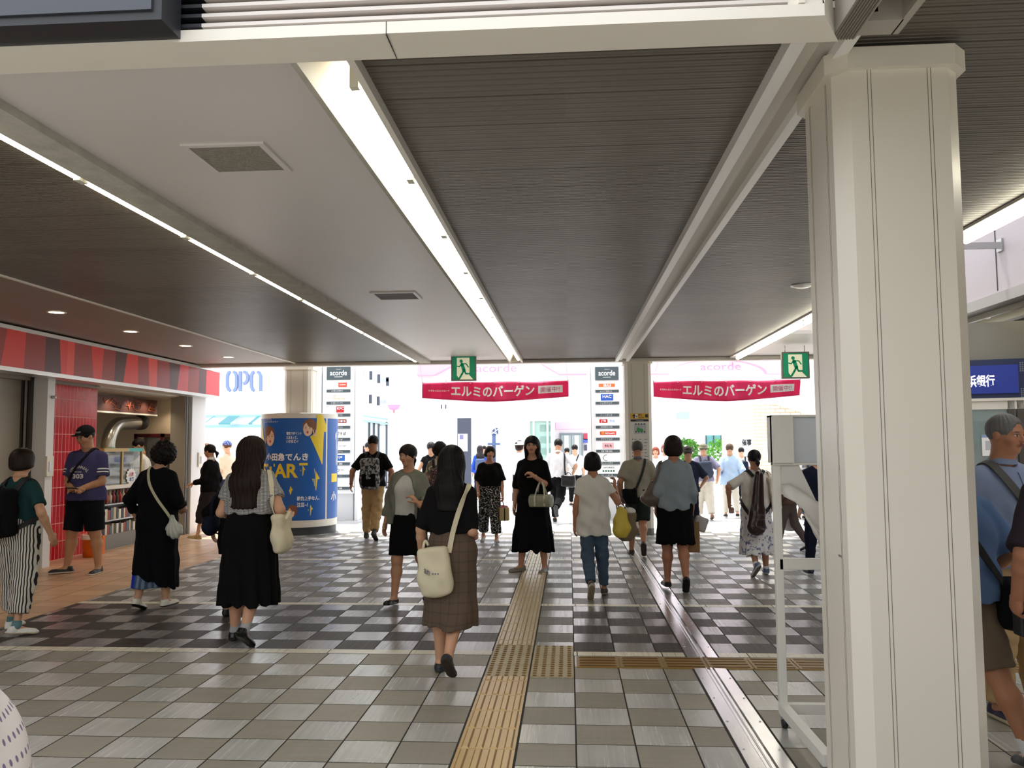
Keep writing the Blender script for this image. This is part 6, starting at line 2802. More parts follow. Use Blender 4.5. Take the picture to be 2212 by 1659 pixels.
def backpack(F, label, m, c=(0, -.125, .645), h=(.088, .042, .12), group=None, pocket=None, straps=True, mp=None, vb=None):
    base = (c[0], c[1], c[2] - h[2])
    r = F.item('backpack', label, 'backpack', base, group)
    f = Field()
    f.rbox(c, h, .035, .01)
    f.ell((c[0], c[1] - .01, c[2] - h[2] * .35), (h[0] * 1.02, h[1] * 1.25, h[2] * .62), .03)
    f.disp = bag_sag(.003)
    F.emit_world('bag_body', f, m, r, vb)
    q = Field()
    q.rbox((c[0], c[1] - h[1] - .004, c[2] - h[2] * .42), (h[0] * .74, .018, h[2] * .42), .015)
    q.disp = bag_sag(.002, 2)
    F.emit_world('front_pocket', q, mp or m, r, vb)
    if straps:
        for sd in (1, -1):
            F.strap([(c[0] + sd * .055, c[1] + h[1] * .8, c[2] + h[2] * .82), (sd * .062, -.05, .845), (sd * .068, .02, .842), (sd * .075, .075, .76), (sd * .09, .05, .66), (sd * .1, -.03, .60),
                     (c[0] + sd * .07, c[1] + h[1] * .6, c[2] - h[2] * .7)], m_strapk, .026, .006, r, 'shoulder_strap', d=.010)
        t_ = F.world([(c[0] - .02, c[1] + .02, c[2] + h[2]), (c[0], c[1] + .02, c[2] + h[2] + .022), (c[0] + .02, c[1] + .02, c[2] + h[2])])
        MB().tube(list(t_), .008, 6).build('carry_loop', m_strapk, r)
    return r


def loop(F, r, a, b, up_, m, rad=.0045, name='handle', n=9):
    """arched handle between two unit-space points rising to the point up_"""
    a, b, c = map(np.array, (a, b, up_))
    P = []
    for k in range(n):
        t_ = k / (n - 1)
        q = (1 - t_) ** 2 * a + 2 * t_ * (1 - t_) * (2 * c - (a + b) / 2) + t_ ** 2 * b
        P.append(q)
    MB().tube(list(F.world(P)), rad * F.H, 7).build(name, m, r)


def glasses(F, m=None):
    m = m or mat('glasses_rim', (150, 140, 130), .3, metal=.8)
    T = lambda p: F.hc + F.Rh @ np.array(p, float) * F.hs
    mb = MB()
    for sd in (1, -1):
        pts = [T((sd * .3 + .2 * math.cos(k * .45), .86 - .05 * abs(math.cos(k * .45)), -.02 + .14 * math.sin(k * .45))) for k in range(15)]
        mb.tube(list(F.out(np.array(pts))), .0016, 5)
        mb.tube(list(F.out(np.array([T((sd * .5, .82, .03)), T((sd * .7, .3, .04)), T((sd * .74, -.05, .02))]))), .0016, 5)
    mb.tube(list(F.out(np.array([T((-.1, .88, 0)), T((.1, .88, 0))]))), .0016, 5)
    mb.build('glasses', m, F.root, local=True)


def hat_cap(F, c, brim=True, logo=None):
    T = lambda p: F.hc + F.Rh @ np.array(p, float) * F.hs
    f = Field()
    f.ell(T((0, -.14, .36)), np.array((.84, .98, .82)) * F.hs, .005, R=F.Rh)
    f.plane(T((0, 0, .34)), F.Rh @ np.array((0, .08, -1)), 'i', .004)
    if brim:
        f.ell(T((0, .85, .36)), np.array((.58, .62, .07)) * F.hs, .006, R=F.Rh)
    o = F.emit('cap', f, c, F.vf)
    if logo:
        mb = MB()
        lettering(mb, logo, (0, 0, 0), (1, 0, 0), (0, 0, 1), 1, 1, 0, .02, 0)
        P = np.array(mb.v)
        Q = np.array([T((.36 - .72 * p[0], 1.3, .55 + .16 * p[2])) for p in P])
        for _ in range(40):
            Q = Q + np.outer(np.clip(f.at(Q) - .0012, -.01, .02) * .9, F.Rh @ np.array((0, -1.0, 0)))
        mb.v = [tuple(p) for p in F.out(Q)]
        mb.build('cap_lettering', mat('cap_thread', (190, 188, 180), .6), o, local=True)
    return o


def hat_bucket(F, c, name='bucket_hat', wide=1.0):
    T = lambda p: F.hc + F.Rh @ np.array(p, float) * F.hs
    f = Field()
    f.cone(T((0, -.12, .30)), T((0, -.14, .92)), .90 * F.hs, .74 * F.hs, .01, cap=True, cap0=True)
    f.cone(T((0, -.10, .16)), T((0, -.12, .42)), 1.28 * F.hs * wide, .90 * F.hs, .012, cap=True, cap0=True)
    f.plane(T((0, 0, .18)), F.Rh @ np.array((0, 0, -1)), 'i', .004)
    f.ell(T((0, -.1, .1)), np.array((.86, .95, .5)) * F.hs, .004, 's', F.Rh)
    return F.emit(name, f, c, F.vf)


# ---------------------------------------------------------------- woman in front with the cream bag
F = Figure('woman walking away in a black top and brown checked skirt at the centre front', 976, 1450, 958, -4, legs=((3, 4), (-6, 40)), toes=(0, 42), splay=(1, -3),
           arms=((.060, .03, -.285, (.3, -1, 0)), (.0, .11, -.20, (.15, -1, -.3), (-.3, .9, .2))), head=(0, -4, 0), girth=.98)
F.body(hands=(.45, .6))
F.hair('long', (18, 15, 16), length=.92, puff=1.06)
F.top(m_blk2, sleeve=1.0, hem=.615, loose=.014, sl=.012, name='blouse')
m_tweed = pattern('brown_check', lambda t, x, y, z, v: t.mul(t.mul(L((98, 82, 70)), t.m('MULTIPLY_ADD', t.noise(v, 220, 2), .7, .65)),
                                                           t.m('SUBTRACT', 1.0, t.m('MULTIPLY', t.m('ADD', t.m('GREATER_THAN', t.m('SINE', t.m('MULTIPLY', x, 105.0)), .88), t.m('GREATER_THAN', t.m('SINE', t.m('MULTIPLY', z, 95.0)), .88)), .16))))
F.skirt(m_tweed, zt=.622, zh=.205, rt=.092, rh=.128, pleat=.0025, n=9)
F.shoes((44, 46, 52), (60, 54, 50), low=True, thick=.006, sole_under=(52, 44, 40))
r = F.item('shoulder_bag', 'cream canvas shoulder bag hanging at the hip of the woman in the brown skirt', 'bag', (-.045, -.10, .345))
f = Field()
f.rbox((-.052, -.108, .455), (.070, .026, .105), .02, .01, R=roty(-.12))
f.ell((-.05, -.110, .42), (.075, .036, .075), .03)
f.disp = lambda x, y, z: .0035 * (np.sin(z * 70 + x * 50) * .6 + np.sin(x * 60 - z * 30) * .5) * np.clip((.55 - z) * 8 + .3, .3, 1)
f2 = f
F.emit_world('bag_body', f, m_canvas, r, F.vf)
F.strap([(.06, .06, .74), (.082, .03, .835), (.092, -.02, .842), (.078, -.07, .79), (.048, -.09, .70), (.02, -.10, .60), (.008, -.105, .535)], m_canvas, .022, .004, r, 'strap', d=.008)
loop(F, r, (-.105, -.108, .55), (-.085, -.10, .565), (-.098, -.10, .585), m_canvas, .006)
mb = MB()
for k, ch in enumerate(('o', 'a', 'n')):
    pass
lettering(mb, 'an', (0, 0, 0), (1, 0, 0), (0, 0, 1), 1, 1, 0, .02, 0)
P = np.array(mb.v)
Q = np.stack([-.092 + .026 * P[:, 0], np.full(len(P), -.30), .452 + .020 * P[:, 2] - .012 * P[:, 0]], 1)
for k in range(3):
    q = MB().disc((0, 0, 0), 1, 10, 0, (0, -1, 0))
    o_ = len(mb.v)
    mb.v += [(0, 0, 0)] * 10
    mb.f.append(tuple(range(o_, o_ + 10)))
    mb.mi.append(0)
    mb.sm.append(False)
    cxx = -.052 + .012 * k
    Q = np.concatenate([Q, np.array([(cxx + .0035 * p[0], -.30, .449 + .0035 * p[2]) for p in q.v])])
for _ in range(50):
    Q[:, 1] += np.clip(f2.at(Q) - .0045, -.01, .02) * .9
mb.v = [tuple(p) for p in F.world(Q)]
mb.build('print', mat('bag_print', (110, 112, 116), .7), r)
P = F.world([F.j['wrL'] + (.0, 0, .002)])
wb_ = MB()
Wd = unit(F.j['wrL'] - F.j['elL'])
e1 = unit(np.cross(Wd, (0, 1, 0)))
e2 = np.cross(Wd, e1)
wb_.tube(list(F.out(np.array([F.j['wrL'] + (e1 * math.cos(k * .5) + e2 * math.sin(k * .5)) * .0168 for k in range(14)]))), .0022, 6)
wb_.build('bracelet', m_metal, F.root, local=True)

# ---------------------------------------------------------------- woman with long hair and gingham blouse
F = Figure('woman walking away in a black and white gingham blouse with very long brown hair', 537, 1388, 940, -3, legs=((2, 3), (-4, 30)), toes=(0, 34), splay=(3, -1), girth=1.22,
           arms=((.03, .12, -.18, (.3, -1, -.3)), (.035, .08, -.20, (.6, -1, -.1), (-.7, .6, .3))), feet_dir=(8, 10))
F.body()
F.hair('long', (38, 24, 20), length=1.2, puff=1.22, wave=.05)


def ging(t, x, y, z, v):
    fx = t.m('GREATER_THAN', t.m('SINE', t.m('MULTIPLY', t.m('ADD', x, t.m('MULTIPLY', y, .55)), 560.0)), 0.0)
    fz = t.m('GREATER_THAN', t.m('SINE', t.m('MULTIPLY', t.m('ADD', z, t.m('MULTIPLY', y, .3)), 560.0)), 0.0)
    k = t.m('SUBTRACT', 1.0, t.m('MULTIPLY', t.m('ADD', fx, fz), .46))
    return t.mul(L((205, 205, 205)), k)


F.top(pattern('gingham', ging), sleeve=.62, hem=.625, loose=.016, sl=.028, name='blouse', wr=.005)
F.skirt(m_blk, zt=.635, zh=.185, rt=.088, rh=.152, pleat=.008, n=13, sq=.8)
m_sock = cloth('grey_sock', (168, 168, 172))
F.shoes((20, 20, 22), (16, 16, 18), low=False, thick=.012, socks=(m_sock, .42), rough=.25)
r = F.item('tote_bag', 'cream tote bag hanging from the right shoulder of the woman in gingham', 'bag', (.168, -.02, .435))
f = Field()
f.rbox((.170, -.015, .53), (.032, .07, .095), .022, .01, R=roty(-.06))
f.ell((.175, -.02, .50), (.040, .07, .07), .02)
f.disp = bag_sag(.004, 1)
F.emit_world('bag_body', f, m_canvas, r, F.vf)
F.strap([(.10, .05, .80), (.098, .02, .845), (.103, -.02, .846), (.128, -.055, .79), (.140, -.055, .70), (.152, -.05, .61)], m_canvas, .022, .004, r, 'strap', d=.008)
F.strap([(.16, .03, .61), (.185, .0, .635), (.215, -.03, .635), (.205, -.05, .60)], m_canvas, .016, .004, r, 'strap', push=False)

# ---------------------------------------------------------------- companion in black, mostly hidden
F = Figure('person in black walking beside the gingham woman and mostly hidden by her', 513, 1331, 990, 0, legs=((2, 3), (-8, 20)), toes=(0, 20), arms=((.10, .02, -.25, (.9, -.8, -.2)), (.03, .05, -.28)), girth=1.05)
F.body(legs_from=1.45)
F.hair('short', HAIRBLACK)
F.top(m_blk, sleeve=1.7, hem=.40, loose=.018, sl=.02, flare=.02, name='coat')
F.pants(m_blk, to=1.95, loose=.012)
F.shoes((18, 18, 20), (24, 24, 26))
r = F.item('shoulder_bag', 'dark navy shoulder bag at the left side of the hidden person in black', 'bag', (-.175, -.03, .52))
f = Field()
f.ell((-.175, -.04, .575), (.042, .085, .062), .01)
f.rbox((-.172, -.03, .60), (.034, .07, .045), .02, .02)
f.disp = bag_sag(.003, 1)
F.emit_world('bag_body', f, m_navy, r)
F.strap([(-.165, .03, .64), (-.13, .03, .76), (-.103, .01, .845), (-.11, -.03, .84), (-.15, -.06, .74), (-.178, -.06, .64)], m_navy, .018, .004, r, 'strap', d=.010)

# ---------------------------------------------------------------- woman with striped trousers at the left edge
F = Figure('woman at the left edge in a teal shirt and black and white striped trousers', 33, 1366, 965, -8, legs=((10, 8), (-5, 8)), toes=(0, 6), splay=(3, 3), feet_dir=(10, 42),
           arms=((.05, .02, -.28), (.09, .035, -.255, (.8, -1, -.1))), girth=1.05, skin=(198, 150, 118))
F.body(legs_from=1.45, hands=(.5, .35))
F.hair('bob', (36, 24, 20), length=.72, puff=1.08)
F.top(m_teal, sleeve=.72, hem=.585, loose=.014, sl=.016, name='shirt')


def stripes_(t, x, y, z, v):
    u = t.m('ADD', x, t.m('MULTIPLY', y, .35))
    w = t.m('MULTIPLY', t.noise(v, 3.0, 1), .012)
    k = t.m('GREATER_THAN', t.m('SINE', t.m('MULTIPLY', t.m('ADD', u, w), 300.0)), .25)
    return t.mix(k, L((214, 208, 196)), L((34, 34, 42)))


F.pants(pattern('wide_stripe', stripes_), to=1.72, loose=.026, end=.052, waist=.62, wr=.004)
F.shoes((224, 222, 216), (206, 192, 164), lace=(180, 180, 176), socks=(cloth('teal_sock', (96, 128, 134)), .12))
r = backpack(F, 'black backpack on the woman in striped trousers', m_blk, c=(-.015, -.128, .655), h=(.10, .048, .13))
q = F.world([(.0, -.195, .68), (.0, -.20, .655), (.0, -.20, .61)])
mb = MB()
mb.tube([q[0] + .012 * F.H * np.array((math.cos(k * .5), 0, math.sin(k * .5))) for k in range(14)], .0022, 6)
mb.build('key_ring', m_metal, r)
mb = MB()
f = Field()
f.rbox((.002, -.198, .635), (.016, .003, .022), .003)
o = F.emit_world('charm', f, mat('clear_charm', (150, 160, 190), .2), r, .0035)

# ---------------------------------------------------------------- curly haired woman in the long black dress
F = Figure('woman with curly black hair in a long black dress walking toward the stall', 335, 1316, 950, -5, headshift=.035, legs=((-3, 14), (3, 4)), toes=(18, 0), girth=1.12, splay=(2, 2),
           arms=((.062, .03, -.265, (.6, -1, 0)), (.035, .09, -.20, (.5, -1, -.2), (-.5, .7, -.2))))
F.body(grip=(True, False), hands=(.9, .6))
F.hair('curly', (24, 18, 18), puff=1.10)
F.top(m_navy if 0 else cloth('night_blue', (10, 11, 18)), sleeve=1.55, hem=.53, loose=.018, sl=.016, name='dress_top')
F.skirt(_mats['cloth_night_blue'], zt=.62, zh=.165, rt=.096, rh=.135, pleat=.006, n=9, name='dress_skirt', sq=.75, tilt=-.42)


def pan(t, x, y, z, v):
    k = t.m('PINGPONG', t.m('FLOOR', t.m('MULTIPLY', x, 42.0)), 1.0)
    b = t.m('LESS_THAN', x, -.115)
    return t.mix(b, t.mix(k, L((120, 134, 156)), L((70, 90, 124))), L((30, 60, 190)))


F.skirt(pattern('blue_panels', pan), zt=.26, zh=.115, rt=.10, rh=.10, pleat=.002, n=8, name='underskirt', dx=-.035)
F.shoes((222, 218, 206), (24, 24, 26), thick=.009, sole_under=(28, 28, 30))
r = F.item('crossbody_bag', 'small pale grey crossbody bag behind the curly haired woman', 'bag', (.145, -.055, .425))
f = Field()
f.cone((.135, -.06, .54), (.155, -.06, .455), .018, .040, .01, sq=((.35, .94, 0), .6))
f.ell((.152, -.06, .468), (.055, .032, .045), .02)
f.disp = lambda x, y, z: .003 * np.sin(np.arctan2(z - .56, x - .135) * 26)
m_pale = mat('pale_leather', (198, 200, 192), .38, bump=.1, bscale=80)
F.emit_world('bag_body', f, m_pale, r, F.vf)
F.strap([(-.02, .06, .78), (-.045, .02, .85), (-.04, -.03, .845), (.0, -.085, .74), (.06, -.09, .64), (.115, -.075, .57), (.135, -.06, .535)], mat('pale_strap', (196, 190, 160), .5), .016, .004, r, 'strap', d=.007)
W, d_, n_, s_ = F.grip['L']
o = F.item('water_bottle', 'small clear bottle in the left hand of the curly haired woman', 'bottle', W)
w = F.world([W - s_ * .05, W + s_ * .05])
MB().tube([w[0], w[0] + (w[1] - w[0]) * .75, w[0] + (w[1] - w[0]) * .85, w[1]], [.024, .024, .012, .012], 12).build('bottle', mat('clear_pet', (200, 210, 214), .1, trans=.6), o)

# ---------------------------------------------------------------- man in cap facing the camera
F = Figure('man in a black cap and purple lettered shirt standing by the red tiles', 181, 1238, 918, 176, legs=((0, 2), (4, 4)), splay=(6, 8), feet_dir=(10, 50), male=True, girth=1.12,
           arms=((-.075, .115, -.215, (.7, -.5, -.6), (-1, .35, .1)), (-.075, .115, -.215, (.7, -.5, -.6), (-1, .35, .1))), head=(-14, -14, 0), skin=(184, 136, 104))
F.body(legs_from=0.5, hands=(1.0, 1.0), beard=True)
F.hair('short', HAIRBLACK)
hat_cap(F, cloth('cap_black', (24, 24, 28)), logo='MIZUNO')
m_pur = cloth('violet_shirt', (66, 64, 104))
F.top(m_pur, sleeve=.78, hem=.495, loose=.018, sl=.026, name='shirt', flare=.012)
for sd, n in ((1, 'R'), (-1, 'L')):
    S0, E_ = F.j['sh' + n], F.j['el' + n]
    for q0, q1 in ((.48, .54), (.60, .66)):
        f = Field()
        a, b = S0 + (E_ - S0) * q0, S0 + (E_ - S0) * q1
        kk = 1.1 * (.6 + .4 * F.g)
        rr = lambda q: .029 * kk + .026 * .66 * .45 + (q / .78) * (.001 * kk - .006 * kk * .78 + .026 * .66 * (.85 + .3 * .78 - .45)) + .0014
        f.cone(a, b, rr(q0), rr(q1), .002, cap=True, cap0=True)
        F.emit('sleeve_stripe', f, m_wht, F.vf, keep=False)
m_shp = mat('shirt_print', (206, 206, 210), .7)
F.frame_text('CENTENNIAL', (-.0, 0, .715), (-1, 0, 0), (0, 0, 1), .135, .020, m_shp, 'chest_lettering', .02, .0045, arc=1.9)
F.frame_text('NORTH SHORE', (0, 0, .686), (-1, 0, 0), (0, 0, 1), .05, .009, m_shp, 'chest_lettering', .02, .0045)
F.frame_text('303', (0, 0, .645), (-1, 0, 0), (0, 0, 1), .078, .032, m_shp, 'chest_lettering', .04, .0045)
F.pants(cloth('navy_shorts', (15, 17, 26)), to=.93, loose=.024, end=.062, name='shorts', waist=.56)
F.shoes((26, 26, 30), (222, 220, 214), lace=(60, 60, 64))
F.strap([(-.06, -.06, .80), (-.055, .0, .852), (-.03, .06, .78), (.03, .09, .70), (.08, .09, .62)], cloth('dark_strap', (34, 28, 36)), .016, .004, None, 'strap', d=.009)
W, d_, n_, s_ = F.grip['R']
o = F.item('phone', 'dark phone held in both hands of the man in the cap', 'phone', W)
f = Field()
f.rbox((W + F.grip['L'][0]) / 2 + np.array((0, .005, .012)), (.036, .020, .004), .003, R=rotx(.5))
F.emit_world('phone', f, m_dark, o, .004)

# ---------------------------------------------------------------- stall clerk
F = Figure('stall clerk in a white shirt reaching out over the counter behind the showcase', 0, 0, 947, -100, ground=(atY(316, 946, 13.92)[0], 13.92, 0), height=atY(322, 946, 13.92)[2], male=True, arms=((-.03, .24, -.10, (.4, -.3, -1)), (-.05, .255, -.035, (.6, .2, -1))),
           head=(8, -8, 0), skin=(190, 144, 112), lean=8)
F.root.rotation_euler = (0, 0, math.radians(112))
F.rz = math.radians(112)
F.body(legs_from=1.45)
F.hair('short', HAIRBLACK)
F.top(m_wht, sleeve=.85, hem=.50, loose=.016, sl=.024, name='shirt')
F.pants(m_blk, to=1.95)
F.shoes()

# ---------------------------------------------------------------- ponytail woman in profile
F = Figure('ponytail woman in a black jacket with white collar seen in profile', 452, 1167, 958, 82, legs=((14, 6), (-14, 8)), toes=(-6, 20), arms=((.02, .15, -.20, (.3, -1, -.5)), (.03, .04, -.29)), head=(0, -6, 0))
F.body(legs_from=1.2)
F.hair('pony', HAIRBLACK, length=.9)
F.top(m_blk, sleeve=1.8, hem=.50, loose=.020, sl=.018, name='jacket', collar=m_wht)
F.pants(cloth('charcoal', (44, 42, 46)), to=1.45, loose=.02, end=.045)
F.shoes((178, 152, 104), (206, 190, 150))
F = Figure('woman in a blue patterned headscarf behind the ponytail woman', 0, 0, 0, 60, ground=(atY(491, 960, 17)[0], 17.0, 0), height=atY(491, 951, 17)[2], arms=((.05, .05, -.28), (.05, .05, -.28)))
F.body(legs_from=1.45)
F.hair('short', (96, 62, 44))
hat_cap(F, pattern('scarf_dots', lambda t, x, y, z, v: t.mix(t.m('GREATER_THAN', t.noise(v, 60, 1), .55), L((36, 52, 120)), L((150, 160, 200)))), brim=False)
F.top(cloth('cream_top', (206, 190, 166)), sleeve=.9, hem=.52)
F.pants(m_navy)
F.shoes()
F = Figure('person in pink standing behind the end pier of the stall', 0, 0, 0, 20, ground=(atY(447, 960, 18)[0], 18.0, 0), height=atY(447, 956, 18)[2])
F.body(legs_from=1.45)
F.hair('short', (110, 74, 54))
F.top(cloth('faded_pink', (220, 180, 180)), sleeve=.9, hem=.52)
F.pants(cloth('blue_jeans', (62, 84, 130)))
F.shoes()

# ---------------------------------------------------------------- man with the black backpack
F = Figure('man walking away in a black shirt and khaki trousers beside the shop directory', 805, 1166, 938, 4, legs=((6, 6), (-8, 22)), toes=(0, 30), splay=(2, -1), male=True, girth=1.05, arms=((.115, .02, -.26, (.6, -1, 0)), (.055, .06, -.245, (.8, -1, 0))),
           skin=(170, 120, 92))
F.body(legs_from=1.45)
F.hair('short', HAIRBLACK)
F.top(m_blk, sleeve=.82, hem=.505, loose=.016, sl=.020)
F.pants(m_khaki, to=1.93, loose=.016, wr=.005)
F.shoes((60, 62, 52), (40, 40, 40), high=True)
m_gp = pattern('grey_camo', lambda t, x, y, z, v: t.mix(t.m('GREATER_THAN', t.noise(v, 28, 3), .5), L((48, 50, 54)), L((148, 148, 150))))
backpack(F, 'black and grey patterned backpack on the man in khaki trousers', m_gp, c=(-.01, -.135, .635), h=(.092, .052, .150), mp=m_blk)
for n_ in 'L':
    f = Field()
    f.cone(F.j['wr' + n_] - (0, 0, .004), F.j['wr' + n_] + (0, 0, .008), .020, .020, .002, cap=True, cap0=True)
    F.emit('wristband', f, m_blk, F.vf, keep=False)

# ---------------------------------------------------------------- woman in the grey cardigan
F = Figure('woman in a grey cardigan white top and black skirt walking toward the camera', 882, 1303, 957, 168, legs=((-14, 16), (12, 6)), toes=(26, -4), arms=((.03, .13, -.15, (.4, -.8, -.6), (-.6, .3, .8)), (.075, .0, -.285, (.6, -1, 0))), head=(-8, -2, 0), skin=(196, 146, 116), splay=(3, 2))
F.body(hands=(1.0, .5))
F.hair('pony', (30, 24, 24), fringe=.40, length=1.15, puff=1.05, part=1.0)
F.top(cloth('white_blouse', (204, 204, 200)), sleeve=.4, hem=.555, loose=.010, sl=.006, name='blouse', neck=.058)
F.top(cloth('grey_cardigan', (124, 126, 116)), sleeve=1.72, hem=.50, loose=.028, sl=.024, flare=.02, name='cardigan', open_=True, wr=.006)
F.skirt(m_blk, zt=.60, zh=.305, rt=.092, rh=.122, pleat=.002, n=7)
F.shoes((18, 18, 20), (20, 20, 22), low=True, thick=.005, rough=.25)
mb = MB()
for n_ in 'LR':
    A, R = F.j['ank' + n_], F.footR[n_]
    mb.tube(list(F.out(np.array([A + R @ np.array((q * .021, .028, -.022 + .012 * (1 - q * q))) for q in (-1, -.5, 0, .5, 1)]))), .004, 6)
mb.build('shoe_strap', m_dark, F.root, local=True)
r = F.item('handbag', 'small black and white floral bag at the side of the woman in the cardigan', 'bag', (-.125, .05, .53))
f = Field()
f.rbox((-.125, .05, .575), (.030, .05, .05), .015)
f.disp = bag_sag(.003)
m_bl = pattern('black_floral_bag', lambda t, x, y, z, v: t.mix(t.m('GREATER_THAN', t.noise(v, 40, 2), .6), L((26, 26, 30)), L((170, 170, 170))))
F.emit_world('bag_body', f, m_bl, r)
loop(F, r, (-.125, .02, .62), (-.125, .085, .62), (-.118, .07, .67), m_strapk)

# ---------------------------------------------------------------- floral woman with patterned backpack
F = Figure('woman with wavy black hair and a floral blouse beyond the woman in the cardigan', 0, 0, 0, 0, ground=(atY(950, 1000, 12.6)[0], 12.6, 0), height=atY(950, 952, 12.6)[2], legs=((10, 4), (-10, 18)), toes=(0, 16), arms=((.04, .08, -.26), (.04, .08, -.26)))
F.body(legs_from=1.45)
F.hair('curly', (22, 18, 20), puff=1.06)
m_flo = pattern('muted_floral', lambda t, x, y, z, v: t.mix(t.m('GREATER_THAN', t.noise(v, 22, 2), .52), t.mix(t.m('GREATER_THAN', t.noise(v, 31, 2), .5), L((86, 96, 84)), L((140, 112, 100))), L((196, 186, 160))))
F.top(m_flo, sleeve=.7, hem=.5, sl=.02)
F.pants(m_blk, to=1.9)
F.shoes()
backpack(F, 'brown patterned backpack on the floral bloused woman', pattern('brown_print', lambda t, x, y, z, v: t.mix(t.m('GREATER_THAN', t.noise(v, 45, 2), .55), L((62, 48, 50)), L((140, 110, 110)))), h=(.085, .042, .125), c=(.01, -.125, .63))

# ---------------------------------------------------------------- smiling woman with the basket bag
F = Figure('woman with a short bob facing the camera in a black blouse and dotted wide trousers', 1058, 1173, 962, 184, legs=((8, 4), (-10, 14)), toes=(-4, 18), arms=((.052, .03, -.305, (.6, -1, 0)), (.03, .06, -.27)), head=(10, 0, -8), skin=(206, 150, 124), girth=1.03)
F.body(legs_from=1.45, grip=(True, False), lips=(170, 92, 86))
F.hair('bob', (28, 20, 20), length=.78, fringe=.36, puff=1.05, part=-.6)
F.top(m_blk, sleeve=.9, hem=.585, loose=.022, sl=.040, name='blouse', neck=.068, wr=.005, flare=.004)
m_dots = pattern('small_white_dots', lambda t, x, y, z, v: t.mix(t.m('GREATER_THAN', t.noise(v, 55, 2), .57), L((22, 22, 24)), L((196, 196, 192))))
F.pants(m_dots, to=1.78, loose=.022, end=.054, waist=.63)
F.shoes((168, 160, 158), (150, 140, 130), low=True, thick=.005)
nk = MB()
c0 = F.up((0, 0, .83))
nk.tube(list(F.out(np.array([c0 + np.array((.042 * math.cos(a), .012 + .052 * math.sin(a), -.012 - .012 * math.sin(a))) for a in np.linspace(-.2, math.pi + .2, 14)]))), .0016, 5)
nk.build('necklace', m_dark, F.root, local=True)
W, d_, n_, s_ = F.grip['L']
b0 = np.array((W[0], W[1] + .0, W[2] - .215))
r = F.item('basket_bag', 'straw basket bag with black handles held by the woman in dotted trousers', 'bag', b0)
f = Field()
f.cone(b0 + (0, 0, .02), b0 + (0, 0, .135), .078, .068, .01, sq=((0, 1, 0), .5), cap=True, cap0=True)
f.rbox(b0 + (0, 0, .075), (.075, .03, .068), .012, .02)
F.emit_world('basket', f, pattern('straw', lambda t, x, y, z, v: t.mul(L((204, 182, 132)), t.m('MULTIPLY_ADD', t.m('SINE', t.m('MULTIPLY', z, 500.0)), .12, .92))), r, F.vf)
for sy_ in (-.028, .028):
    loop(F, r, b0 + np.array((-.028, sy_, .13)), b0 + np.array((.028, sy_, .13)), b0 + np.array((0, sy_ * .3, .22)), m_strapk, .0045)
for sx_ in (-.03, .03):
    F.strap([b0 + np.array((sx_, .055, .14)), b0 + np.array((sx_, .056, .07)), b0 + np.array((sx_, .05, .008))], m_strapk, .013, .004, r, 'trim', push=False)
f = Field()
f.ell(b0 + np.array((0, 0, .145)), (.062, .026, .022), .01)
f.disp = bag_sag(.008)
F.emit_world('lining_cloth', f, cloth('rose_cloth', (186, 120, 124)), r, F.vf)

# ---------------------------------------------------------------- woman in the long black dress with glasses
F = Figure('woman with glasses facing the camera in a long black dress carrying a small grey bag', 1152, 1234, 939, 168, legs=((2, 3), (5, 5)), splay=(5, 5), feet_dir=(0, 38), arms=((-.035, .12, -.085, (.45, -.1, -1), (-.7, .3, .55)), (.055, .0, -.295, (.6, -1, 0))), head=(10, 2, 0), skin=(204, 152, 126))
F.body(hands=(1.2, .5), lips=(150, 74, 72))
F.hair('long', (20, 17, 19), fringe=.36, length=.80, puff=1.05, part=.7)
glasses(F)
F.top(m_blk, sleeve=1.12, hem=.535, loose=.016, sl=.016, name='dress_top', vneck=.05, neck=.055)
F.skirt(cloth('ink_black', (11, 12, 18)), zt=.60, zh=.150, rt=.096, rh=.160, pleat=.010, n=9, name='dress_skirt', sq=.72)
F.shoes((142, 140, 130), (168, 162, 146), thick=.009)
e_ = F.j['elL'] * .45 + F.j['wrL'] * .55
b0 = np.array((e_[0] + .0, e_[1] + .01, e_[2] - .185))
r = F.item('handbag', 'small grey vinyl boston bag hanging from the forearm of the woman with glasses', 'bag', b0)
f = Field()
f.cone(b0 + np.array((-.082, .02, .045)), b0 + np.array((.082, -.01, .045)), .046, .046, .006, cap=True, cap0=True)
f.rbox(b0 + np.array((0, .005, .04)), (.084, .042, .042), .012, .008)
F.emit_world('bag_body', f, mat('grey_vinyl', (158, 160, 142), .16, bump=.5, bscale=22), r, F.vf)
for y_ in (.042, -.035):
    a, b = b0 + np.array((-.036, y_, .078)), b0 + np.array((.036, y_, .078))
    loop(F, r, a, b, b0 + np.array((.0, 0, .185)), mat('pale_handle', (206, 204, 188), .45), .006)
for x_ in (-.036, .036):
    F.strap([b0 + np.array((x_, .05, .085)), b0 + np.array((x_, .056, .045)), b0 + np.array((x_, .048, .006))], _mats['pale_handle'], .013, .004, r, 'band', push=False)
f = Field()
f.cone(F.j['wrL'] - d_ * 0 - (.0, 0, .0) , F.j['wrL'] + unit(F.j['wrL'] - F.j['elL']) * .006, .0195, .019, .002, cap=True, cap0=True)
F.emit('bracelet', f, m_metal, F.vf, keep=False)

